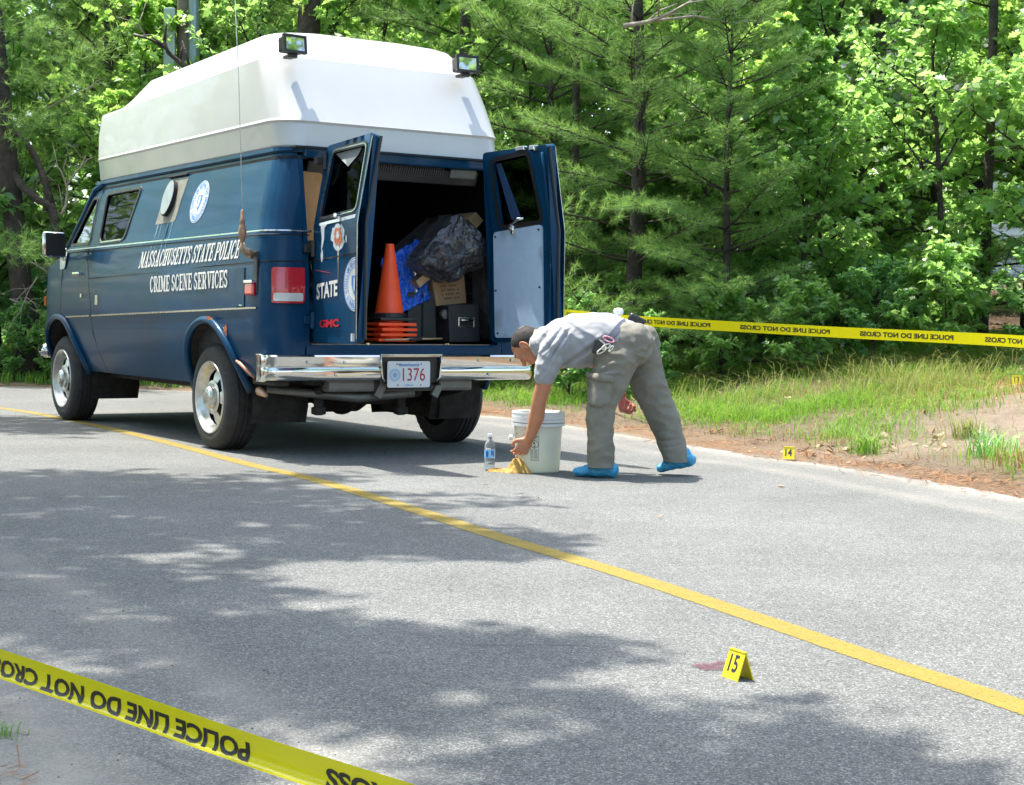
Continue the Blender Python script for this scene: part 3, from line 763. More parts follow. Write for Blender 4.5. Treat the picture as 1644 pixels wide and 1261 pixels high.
shr = [
 (.55, 15.6, 'A', .8, 'low shrub beside the open right door at the end of the tape'), (1.3, 15.1, 'A', .62, 'small fresh green shrub right of the bent man'),
 (2.0, 15.35, 'B', .8, 'oak-leaved shrub below the first words on the tape'), (2.7, 15.0, 'B', .75, 'dark low shrub behind the tall wispy grass'),
 (3.4, 15.1, 'A', .8, 'fine-leaved shrub over the tape in the middle of the bank'), (4.1, 15.0, 'B', .95, 'broad grey-green shrub spilling over the tape'),
 (4.9, 14.7, 'A', .8, 'fine-leaved shrub right of the spilling grey-green one'), (5.7, 14.4, 'B', .9, 'shrub with large leaves behind marker 13'),
 (6.4, 14.5, 'A', 1.0, 'shrub at the right edge of the photo above marker 13'), (1.2, 17.0, 'B', .9, 'shrub at the foot of the double-trunked pine'),
 (2.6, 16.8, 'A', 1.1, 'shrub in the shade behind the young pine'), (4.6, 16.7, 'B', 1.1, 'shrub at the foot of the leafy oak sapling'),
 (5.9, 16.2, 'A', 1.2, 'tall shrub below the tall young oak'), (-.5, 17.1, 'A', 1.0, 'shrub hidden behind the rear of the van'), (3.5, 16.9, 'B', 1.0, 'shaded shrub in front of the house gap')]
for i, (x, y, k, s, lab) in enumerate(shr): place('shrub' + k, x, y, i * 1.7, s, lab, SH, cat='shrub')
# farther trees that close the wood and shade it
F2 = 'tall forest trees behind'
rt = random.Random(77)
names_ = {'tallA': 'tall oak', 'tallB': 'tall maple', 'tallP': 'tall pine', 'oakC': 'young oak', 'brightA': 'maple sapling', 'pineA': 'white pine', 'oakA': 'oak sapling', 'oakB': 'spreading oak sapling'}
def where(x, y):
    u = 822 + FPX * x / y
    side = 'far left of the photo' if u < 140 else 'left, beyond the van cab' if u < 330 else 'behind the van roof' if u < 800 else 'behind the right rear door' if u < 1000 else 'right of the van' if u < 1250 else 'towards the right of the photo' if u < 1500 else 'at the right edge of the photo'
    return side
row = [(1.8, 26.5, 'tallP'), (6.4, 26.4, 'tallB'), (10.6, 22.4, 'tallA'), (-.8, 26.0, 'tallB'), (-2.9, 26.3, 'tallP'),
       (.2, 30.5, 'tallA'), (3.8, 30.2, 'tallB'), (9.6, 29.2, 'tallA'), (-1.6, 31, 'tallB'),
       (-5.0, 26.2, 'tallA'), (-7.0, 28.0, 'tallB'), (-4.2, 28.6, 'tallP'), (-8.8, 22.5, 'tallP'), (-8.2, 28.0, 'tallA'), (-6.2, 31.5, 'tallB'), (-10.8, 26.2, 'tallB'), (-11.5, 31.5, 'tallP'),
       (-2.4, 33, 'tallP'), (.8, 34.5, 'tallA'), (-8.5, 36, 'tallP'), (-13.5, 36, 'tallA'), (12.4, 31.8, 'tallP'), (3.2, 40, 'tallA'), (-4.6, 39, 'tallB'), (8.0, 42, 'tallB'), (14.5, 42, 'tallA'), (-12, 43, 'tallB')]
h_words = ['slender', 'broad', 'crooked', 'straight', 'thick-leaved', 'thin-crowned']
d_words = {0: 'near the front of the wood', 1: 'in the second row of the wood', 2: 'deep in the wood', 3: 'farthest back in the wood'}
ORD = ['leftmost', 'second', 'third', 'fourth', 'fifth', 'sixth', 'seventh', 'eighth', 'ninth', 'tenth', 'eleventh', 'twelfth', 'thirteenth', 'fourteenth', 'fifteenth', 'sixteenth', 'seventeenth', 'eighteenth', 'nineteenth', 'twentieth']
def rank(i, lst):
    o = sorted(range(len(lst)), key=lambda j: lst[j][0] / lst[j][1]).index(i)
    if o < 20: return ORD[o] + (' from the left' if o else '')
    o = len(lst) - 1 - o
    return (ORD[o] + ' from the right') if o else 'rightmost'
for i, (x, y, k) in enumerate(row):
    place(k, x, y, i * 2.1, rt.uniform(.9, 1.15), f"{h_words[i % 6]} {names_[k]}, {rank(i, row)} of the tall forest trees", F2)
mid = [(-3.4, 20.6, 'oakC'), (-4.9, 20.8, 'brightA'), (-1.6, 20.0, 'brightA'), (-6.9, 21.4, 'oakC'), (-5.7, 22.4, 'pineA'), (-2.6, 21.6, 'pineA'), (.2, 19.6, 'oakC'), (1.9, 20.0, 'pineA'), (-4.0, 23.0, 'brightA'), (-8.3, 20.6, 'brightA'),
       (.9, 19.0, 'oakB'), (2.0, 19.2, 'oakA'), (3.0, 19.6, 'oakC'), (6.2, 19.4, 'brightA'), (6.9, 20.6, 'oakC'), (1.4, 21.6, 'brightA'), (2.6, 21.4, 'oakC'), (-.6, 22.0, 'oakC'), (.6, 22.6, 'oakC'), (-1.6, 23.2, 'brightA'), (7.9, 18.0, 'brightA'), (-.6, 19.4, 'pineA'), (8.6, 20.0, 'oakC'),
       (7.2, 18.9, 'oakC'), (3.0, 22.8, 'brightA'), (8.3, 22.4, 'pineA'), (-7.6, 24.8, 'brightA')]
for i, (x, y, k) in enumerate(mid):
    place(k, x, y, i * 1.3 + .4, rt.uniform(.95, 1.2), f"{h_words[(i + 3) % 6]} {names_[k]}, {rank(i, mid)} of the understory trees" , 'understory trees in the wood')
ls = [(-6.15, 19.7, 'A', .75), (-5.5, 19.5, 'B', .7), (-4.9, 19.6, 'A', .8), (-7.0, 19.9, 'A', .9), (-5.9, 20.6, 'A', 1.0), (-4.2, 19.9, 'B', .9), (-3.1, 19.4, 'A', .8), (-7.9, 20.2, 'B', 1.0), (-5.0, 20.5, 'B', .9)]
lw = ['left of the big leaning trunk', 'right at the foot of the big leaning trunk', 'seen just left of the van nose', 'at the left edge of the photo', 'behind the big leaning trunk', 'hidden by the van cab', 'behind the middle of the van', 'beyond the left edge of the photo', 'behind the shrub by the van nose']
for i, ((x, y, k, s), l) in enumerate(zip(ls, lw)): place('shrub' + k, x, y, i * 1.1, s, 'sunlit green roadside shrub ' + l, 'roadside shrubs beyond the road', cat='shrub')

hw = ['rounded', 'open', 'dense', 'ragged', 'leaning']
q_ = random.Random(9)
tsl = []
for i in range(34):
    y = 18.6 + (i * 7 % 34) / 34 * 9; x = -11 + i * .62 + q_.uniform(-.3, .3)
    if x > -2 and y < 19.0: y += 1.2
    if road_d(np.array([[x, y]]))[0] < 1.6: y += 2.4
    tsl.append((x, y, 'AB'[i % 2], q_.uniform(1.7, 2.5)))
for i, (x, y, k, s) in enumerate(tsl): place('shrub' + k, x, y, i * 1.9, s, f"{hw[i % 5]} shaded tall shrub, {rank(i, tsl)} of those inside the wood", 'tall shrubs inside the wood', cat='shrub')
# trees round the rest of the clearing (behind and beside the camera)
for i, (x, y, k) in enumerate([(-13.5, 14, 'tallA'), (-15, 8.5, 'tallB'), (-12.5, 4.5, 'tallB'), (-15.5, 1, 'tallA'), (-11.5, -1.5, 'tallP'), (-13, -7, 'tallA'), (-8, -6, 'tallB'), (-9.5, -12, 'tallA'), (-4, -10, 'tallA'), (-1.5, -15, 'tallB'), (-18.5, 12, 'tallP'), (-18, 5, 'tallA'), (-17, 18.5, 'tallB'), (12, 13.5, 'tallB'), (13, 8.5, 'tallA'), (12, 3.5, 'tallB'), (14.5, -1, 'tallA'), (12.5, -6, 'tallP'), (15, -11, 'tallB'), (-21, 22, 'tallA')]):
    dirn = ('left of the road' if x < -9 else 'behind the camera' if y < -5 and x < 8 else 'right of the road') + f", {ORD[i]} round the clearing"
    place(k, x, y, i * 2.3, rt.uniform(.9, 1.1), f"{h_words[i % 6]} {names_[k]} out of frame, {dirn}", 'trees around the clearing outside the photo')
for i in range(16):
    a = radians(100 + i * 12.5); x, y = -2 + 12.5 * cos(a), 3 + 12 * sin(a)
    if road_d(np.array([[x, y]]))[0] < 1: continue
    place('shrub' + 'AB'[i % 2], x, y, i, 2.2, f'tall shrub out of frame, {ORD[i]} going round the camera', 'shrubs around the clearing outside the photo', cat='shrub')
# far wood: too far to tell the trees apart
r_ = np.random.default_rng(15); n_ = 60000
fx = r_.uniform(-34, 30, n_); fy = r_.uniform(36, 56, n_) - .012 * fx ** 2; fz = r_.uniform(0, 1, n_) ** .8 * (13 + 3 * np.sin(fx * .6) + 2 * np.sin(fx * 1.7)); cl = vnoise(np.column_stack([fx * .5, fz * .6]), .8, 3)
ok = (cl > -.25) & ~((np.abs(fx - 10) < 9) & (fy < 47) & (fz < 9)); fx, fy, fz = fx[ok], fy[ok], fz[ok]; P = np.column_stack([fx, fy, fz + 1.5]); D = r_.normal(0, 1, P.shape); D /= np.linalg.norm(D, axis=1)[:, None]
tag(ngons('distant_wood', leaves(P, D, .42, OVAL, 16, flat=.5), M['oak']), 'distant mass of woodland closing the view behind the trees', None, kind='stuff')
# the big leaning trunk on the left with its forked limb
root = empty('leaning_pine', (0, 0, 0))
b = MB(); Y0 = 20.0
pts = [at(46, 625, Y0), at(42, 560, Y0), at(36, 480, Y0), at(27, 390, Y0), at(16, 290, Y0), at(6, 200, Y0), at(-8, 60, Y0), at(-25, -160, Y0), at(-30, -500, Y0)]
b.tube(pts, [.19, .155, .142, .135, .13, .125, .12, .10, .05], 12); tk = b.build('trunk', M['bark'], root, smooth=True)
b = MB(); b.tube([at(8, 255, Y0), at(35, 300, Y0 - .1), at(62, 322, Y0 - .2), at(84, 332, Y0 - .2), at(90, 380, Y0 - .3), at(96, 440, Y0 - .3)], [.05, .05, .05, .055, .05, .045], 8)
b.tube([at(84, 335, Y0 - .2), at(72, 290, Y0 - .1), at(58, 255, Y0), at(40, 225, Y0), at(5, 200, Y0)], [.05, .045, .04, .035, .03], 8)
b.build('limb', M['bark'], root, smooth=True)
tp = []; td = []; rr = random.Random(3)
for (u0, v0, u1, v1) in [(-30, 180, 120, 205), (-30, 395, 90, 380), (-20, 390, 85, 420), (10, 230, 130, 160), (-10, 120, 150, 130), (0, 60, 110, 40), (40, 100, 190, 75), (-40, 20, 40, -20)]:
    a_, b_ = at(u0, v0, Y0 - .3), at(u1, v1, Y0 - 1.0)
    for k in range(60):
        f = rr.random(); p = a_.lerp(b_, f) + Vector((rr.gauss(0, .10), rr.gauss(0, .3), rr.gauss(0, .07))); tp.append(p); td.append(((b_ - a_).normalized() + Vector((rr.gauss(0, .5), rr.gauss(0, .5), .2))).normalized())
tp = np.array(tp); td = np.array(td); T = np.repeat(tp, 16, 0); D = np.repeat(td, 16, 0); r_ = np.random.default_rng(4); D = D * .7 + r_.normal(0, .6, D.shape); D /= np.linalg.norm(D, axis=1)[:, None]
Sd = np.cross(D, r_.normal(0, 1, D.shape)); Sd /= np.linalg.norm(Sd, axis=1)[:, None]
ngons('crown', np.stack([T - Sd * .003, T + Sd * .003, T + D * .13], 1), M['needle'], root)
tag(root, 'big dark leaning pine trunk at the left edge with a forked limb', 'tree')
# bare pale branches and twigs
def twig(name, pts, rad, lab, mat='palebark', group=None, sub=6, seed=0, sl=.35):
    b = MB(); b.tube(pts, [rad * (1 - .7 * i / (len(pts) - 1)) for i in range(len(pts))], 6); q = random.Random(seed)
    for k in range(sub):
        f = (k + .5) / sub * (len(pts) - 1); i = int(f); p = pts[i].lerp(pts[i + 1], f - i); d = (pts[i + 1] - pts[i]).normalized()
        e = p + (d * .7 + Vector((q.uniform(-.8, .8), q.uniform(-.4, .4), q.uniform(-.7, .8)))).normalized() * sl * q.uniform(.5, 1.2)
        b.tube([p, p.lerp(e, .5) + Vector((0, 0, .03)), e], [rad * .4, rad * .3, rad * .12], 5)
    return tag(b.build(name, M[mat], smooth=True), lab, 'branch', group)
BG = 'bare branches in the woods'
twig('bare_branch', [at(1002, 42, 15.6), at(1040, 36, 15.5), at(1075, 22, 15.4), at(1130, -10, 15.2)], .028, 'pale bare branch catching the sun at the top, right of the van roof', seed=1, sub=5, group=BG)
twig('bare_branch', [at(1008, 40, 15.6), at(1060, 33, 15.5), at(1115, 26, 15.5), at(1180, 38, 15.6), at(1240, 30, 15.7)], .018, 'thin pale twig running right from the sunny bare branch', seed=2, group=BG)
twig('bare_branch', [at(98, 345, 19.2), at(106, 330, 19.2), at(108, 300, 19.2), at(98, 275, 19.2), at(88, 262, 19.2)], .02, 'pale forked dead stem left of the van windshield', seed=3, sub=5, group=BG)
twig('bare_branch', [at(106, 300, 19.2), at(115, 285, 19.2), at(130, 268, 19.2), at(138, 250, 19.2)], .016, 'pale dead twig rising towards the front of the fibreglass roof', seed=4, sub=4, group=BG)
twig('bare_branch', [at(310, 120, 19), at(295, 105, 19), at(270, 85, 19), at(262, 60, 19)], .05, 'dark limb showing above the middle of the van roof', 'bark', seed=5, group=BG)
twig('bare_branch', [at(215, 55, 18.8), at(235, 60, 18.8), at(222, 38, 18.8), at(230, 20, 18.8)], .014, 'crooked pale twig left of the utility pole', seed=6, sub=3, group=BG)
twig('bare_branch', [at(75, 175, 20), at(120, 150, 19.8), at(150, 140, 19.6)], .015, 'grey dead twig in front of the pine boughs at the upper left', seed=7, group=BG)
for i, (u, v, du, dv, Y, lab) in enumerate([(70, 470, 40, -60, 19.6, 'pale dead twig beside the door mirror'), (15, 480, 60, 30, 19.7, 'dead brush left of the van nose'), (48, 420, 45, 30, 19.8, 'dead twigs behind the leaning trunk'), (60, 445, -30, 60, 19.5, 'drooping dead twig between trunk and van nose'), (20, 330, 60, -50, 20.6, 'pale twig crossing the forked limb')]):
    twig('dead_twig', [at(u, v, Y), at(u + du * .5, v + dv * .4, Y), at(u + du, v + dv, Y - .2)], .011, lab, seed=20 + i, sub=9, sl=.45, group=BG)
# dark trunks standing in the wood to the right
for i, (u, v0, Y, rad, lab) in enumerate([(1262, 400, 19.5, .14, 'thick dark trunk left of the house gap'), (1394, 400, 18.7, .11, 'dark trunk in front of the white house wall'), (1462, 380, 20.5, .22, 'widest dark trunk right of the white house wall'), (914, 470, 17.4, .045, 'slim dark trunk rising right of the open rear door'), (1575, 480, 16.8, .05, 'slim grey-brown trunk near the right edge'), (1196, 480, 19, .06, 'slim dark trunk in the middle of the wood')]):
    x = (u - 822) / FPX * Y; z = gz_at(x, Y); b = MB(); q = random.Random(i); lx = q.uniform(-.1, .1)
    b.tube([Vector((x + lx * f + .05 * sin(3 * f), Y, z - .2 + f * 9)) for f in (0, .15, .3, .5, .75, 1)], [rad * 1.2, rad, rad * .95, rad * .85, rad * .7, rad * .4], 10)
    for k in range(9):
        f = .12 + .09 * k; p = Vector((x + lx * f, Y, z + f * 9)); a = q.uniform(0, 6.28); e = p + Vector((cos(a), sin(a), q.uniform(-.1, .3))) * q.uniform(.5, 1.2); b.tube([p, p.lerp(e, .5) + Vector((0, 0, .05)), e], [rad * .25, rad * .15, .005], 5)
    tag(b.build('tree_trunk', M['bark'], smooth=True), lab, 'tree trunk', 'dark trunks in the wood')
x, Y = (497 - 822) / FPX * 19.5, 19.5; b = MB(); z = gz_at(x, Y)
b.tube([Vector((x - .1 + .1 * f, Y, z - .2 + 9 * f)) for f in (0, .25, .5, .75, 1)], [.17, .15, .14, .12, .07], 12)
tag(b.build('tree_trunk', M['bark'], smooth=True), 'grey-brown trunk showing above the van roof between the lamps', 'tree trunk', 'dark trunks in the wood')
# utility pole with conduit, upper left
root = empty('utility_pole'); Y = 21.0
x = (297 - 822) / FPX * Y; z = gz_at(x, Y); m = simple('weathered_pole_wood', (.16, .13, .11), .9, var=.3, scale=6, bump=.5, bscale=30); m2 = simple('galvanised_conduit', (.30, .38, .44), .4, .5, var=.1)
MB().lathe([(.14, -.3), (.13, 5), (.115, 10)], 16, (x, Y, z)).build('pole', m, root, smooth=True)
MB().lathe([(.075, 0), (.075, 7.5)], 12, (x + .12, Y - .14, z)).build('conduit', m2, root, smooth=True)
b = MB(); b.box((x - .2, Y - .12, z + 4.05), (.15, .1, 1.5), bev=.02); b.build('metal_cover', simple('pale_metal', (.42, .50, .50), .4, .3), root)
tag(root, 'wooden utility pole with blue-grey conduit above the van roof', 'pole')

# white house behind the trees
root = empty('white_house'); hx0, hx1, hy, hz0, hz1 = 4.6, 16.0, 37.0, 1.9, 6.2
mw_ = simple('white_siding', (.74, .76, .80), .6, var=.05)
b = MB(); b.box(((hx0 + hx1) / 2, hy + 4, (hz0 + hz1) / 2), (hx1 - hx0, 7.9, hz1 - hz0)); wall = b.build('wall', mw_, root)
vs = []; fs = []; n = 24; dz = (hz1 - hz0) / n
b = MB()
for k in range(n):
    z = hz0 + k * dz; i = len(vs); vs += [(hx0, hy - .01, z + dz), (hx1, hy - .01, z + dz), (hx1, hy - .04, z), (hx0, hy - .04, z)]; fs.append((i, i + 1, i + 2, i + 3)); vs += [(hx0, hy - .04, z), (hx1, hy - .04, z), (hx1, hy - .012, z), (hx0, hy - .012, z)]; fs.append((i + 4, i + 5, i + 6, i + 7))
o = mesh('clapboards', vs, fs, mw_, wall); o['kind'] = 'stuff'
for wx in (7.6, 10.4, 13.2):
    f = MB(); f.box((wx, hy - .06, 4.2), (1.1, .07, 1.4)); fo = f.build('window', simple('window_trim', (.8, .8, .8), .5), root)
    MB().box((wx - .0, hy - .1, 4.2), (.92, .02, 1.22)).build('pane', M['glass_dark'], fo)
b = MB(); b.prism([(-.5, 0), (8.6, 0), (4.05, 3)], hx1 - hx0 + .8, Matrix(((0, 0, 1, hx0 - .4), (1, 0, 0, hy), (0, 1, 0, hz1), (0, 0, 0, 1)))); b.build('roof', simple('grey_shingle', (.16, .16, .17), .9, var=.3, scale=12), root)
tag(root, 'white clapboard house glimpsed through the trees', 'house')

# ------------------------------------------------------------------ overhanging oak boughs left of the camera: they cast the dappled shade on the road
def shade_density(P):
    """where the tree shade lies on the road (world x, y)"""
    x, y = P[:, 0], P[:, 1]
    main = np.clip(1.25 - np.hypot((x + 1.75) / 1.85, (y - 6.5) / 2.8), 0, 1)
    low = np.maximum(np.clip(1.15 - np.hypot((x - .3) / 1.4, (y - 2.95) / .72), 0, 1), np.clip(1.1 - np.hypot((x + .95) / .9, (y - 3.5) / .95), 0, 1) * .85)
    mid_ = np.maximum(np.clip(1.15 - np.hypot((x + 1.0) / .95, (y - 4.8) / .9), 0, 1), np.clip(1.1 - np.hypot((x + .35) / .75, (y - 4.25) / .38), 0, 1))
    far_ = np.clip(1.1 - np.hypot((x + 5.4) / 2.4, (y - 12.6) / 2.6), 0, 1) * .8
    van_ = np.clip(1.15 - np.hypot((x + 3.2) / 1.5, (y - 13.0) / 1.7), 0, 1) * .95
    s = np.maximum.reduce([main, low * .9, mid_, far_, van_])
    return s
def overhead(name, trunk_xy, n_cl, box, seed, label, zlo=7.0, zhi=10.5, sel=None):
    r = np.random.default_rng(seed); root = empty(name, (0, 0, 0))
    P = np.column_stack([r.uniform(box[0], box[1], n_cl), r.uniform(box[2], box[3], n_cl)])
    dn = shade_density(P); n1 = vnoise(P, 1.15, seed) + .5 * vnoise(P, 3.0, seed + 2)
    keep = ((dn * 1.6 + n1 * 1.4 - .46) > r.uniform(0, .7, n_cl)) & (dn > .10)
    P = P[keep]; z = r.uniform(zlo, zhi, len(P)); k = 1.0 / SUN.z
    T = np.column_stack([P[:, 0] + SUN.x * k * z, P[:, 1] + SUN.y * k * z, z])
    D = T - np.array([trunk_xy[0], trunk_xy[1], 5]); D[:, 2] *= .3; D /= np.linalg.norm(D, axis=1)[:, None]
    Pw, O = whorl(T, D, 7, seed, .7, .30)
    b = MB(); tx, ty = trunk_xy; g = gz_at(tx, ty)
    b.tube([Vector((tx, ty, g - .3)), Vector((tx + .1, ty, 2.5)), Vector((tx + .3, ty + .1, 5)), Vector((tx + .6, ty + .2, 8)), Vector((tx + .8, ty + .3, 10.5))], [.26, .2, .17, .11, .04], 12)
    # boughs reach clusters of leaves
    idx_ = r.choice(len(T), min(46, len(T)), replace=False)
    for i in idx_:
        e = Vector(T[i]); s = Vector((tx + .25, ty + .1, min(e.z - .3, 5.2 + (i % 7) * .6))); m_ = s.lerp(e, .5) + Vector((0, 0, .25))
        b.tube([s, m_, e], [.05, .03, .006], 5)
        near = np.argsort(np.linalg.norm(T - T[i], axis=1))[1:9]
        for j in near: b.tube([m_.lerp(e, .7), Vector(T[j])], [.008, .003], 4)
    b.build('trunk', M['bark'], root, smooth=True)
    ngons('crown', leaves(Pw, O, .12, OAK, seed + 5, flat=.6), M['oak'], root)
    return tag(root, label, 'tree')
overhead('roadside_oak', (-6.8, 8.4), 5200, (-3.6, .9, 3.4, 9.4), 61, 'roadside oak out of frame at left shading the road')
overhead('roadside_oak', (-5.2, 3.2), 2600, (-2.2, 2.1, 2.1, 4.6), 62, 'roadside oak out of frame beside the camera shading the near road')
overhead('roadside_oak', (-9.3, 13.2), 3600, (-8.0, -2.6, 9.8, 16.2), 63, 'roadside oak out of frame shading the road beside the van cab', 7.0, 10.5)
# ------------------------------------------------------------------ the van
PZ = [.40, .46, .52, .60, .68, .76, .90, 1.16, 1.19, 1.205, 1.25, 1.38, 1.395, 1.43, 1.60, 1.80, 1.90, 1.96]
PY = [.86, .89, .915, .945, .966, .980, .984, .978, .970, .974, .969, .957, .945, .930, .888, .832, .797, .785]
def prof(z): return float(np.interp(z, PZ, PY))
def xr_(z): return float(np.interp(z, [.45, 1.05, 1.40, 1.90, 2.0], [-.93, -.93, -.90, -.80, -.78]))
RC = .15; S0 = -.93 + RC; S1 = S0 - RC * pi / 2
RF = .50; SF = 3.45
def side_pt(s, z, sg=1, off=0.0):
    """point of the body side: s runs along the side, round the rear corner (s < S0) and the front corner (s > SF)"""
    y0 = prof(z); lean = (xr_(z) + .93) * min(1, max(0, (.2 - s) / .9))
    if s >= S0 and s <= SF: x, y, n = s, y0, (0, 1)
    elif s < S0:
        th = min((S0 - s) / RC, pi / 2); x = S0 - RC * sin(th); y = y0 - RC * (1 - cos(th)); n = (-sin(th), cos(th))
        if s < S1: y -= (S1 - s)
    else:
        th = min((s - SF) / RF, pi / 2); x = SF + RF * sin(th); y = y0 - RF * (1 - cos(th)); n = (sin(th), cos(th))
    dy = (prof(z + .02) - prof(z - .02)) / .04
    N = Vector((n[0], n[1], -dy)).normalized()
    if sg < 0: N.y *= -1
    return Vector((x + lean, sg * y, z)) + N * off
def yend(z): return float(np.interp(z, [.45, 1.4, 1.9, 2.0], [.715, .722, .715, .71]))
def send(z): return S1 - (prof(z) - RC - yend(z))
def mapped(name, vs, fs, fn, mat, parent, smooth=True, flip=False):
    V = [fn(a, b) for a, b in vs]
    o = mesh(name, V, [f[::-1] if flip else f for f in fs], mat, parent, smooth); return o
van = empty('police_van', (VX, VY, 0), pi / 2 - VYAW)
tag(van, 'dark blue police van with white fibreglass high roof and open rear doors', 'van')

ZB, ZT = .50, 1.93
def arch(cx, cz, r, a0, a1, n=16): return [(cx + r * cos(radians(a0 + (a1 - a0) * k / n)), cz + r * sin(radians(a0 + (a1 - a0) * k / n))) for k in range(n + 1)]
RA = (0.0, .385, .455); FA = (3.17, .385, .455)
rear_edge = [(send(z), z) for z in (.50, .7, .9, 1.1, 1.3, 1.45, 1.6, 1.75, 1.88, ZT)]
def d2(z): return float(np.interp(z, [.42, .6, .9, 1.3, 1.8, 1.93], [2.27, 2.30, 2.36, 2.50, 2.58, 2.60]))   # rear cut of the front door
ra = arch(*RA, 8, 165); fa = arch(*FA, 12, 168)
body_out = rear_edge + [(d2(ZT) - .004, ZT)] + [(d2(z) - .004, z) for z in (1.7, 1.4, 1.2, 1.0, .8, .6, .42)] + [(.47, .42)] + ra[0:] + [(-.50, .50)]
body_out = rear_edge + [(d2(ZT) - .004, ZT)] + [(d2(z) - .004, z) for z in (1.7, 1.4, 1.2, 1.0, .8, .6, .42)] + [(.47, .42)] + ra + [(-.47, .50)]
win = rquad([(2.33, 1.425), (1.76, 1.432), (1.66, 1.825), (2.43, 1.82)], .06)
vent_hole = rquad([(1.10, 1.575), (.84, 1.58), (.80, 1.80), (1.06, 1.80)], .012)
door_out = [(d2(z) + .004, z) for z in (.42, .6, .8, 1.0, 1.2, 1.4, 1.7, 1.86)] + [(2.76, 1.86), (2.86, 1.70), (3.09, 1.40), (3.13, 1.36), (3.13, .95)] + arch(*FA, 95, 168, 8) + [(2.70, .42)]
door_win = rquad([(2.56, 1.43), (2.64, 1.80), (2.745, 1.80), (3.03, 1.43)], .03)
fender_out = [(3.138, .84), (3.138, 1.35), (3.35, 1.30), (3.62, 1.22), (3.9, 1.14), (4.23, 1.10), (4.23, .50), (3.62, .50)] + arch(*FA, 15, 92, 8)
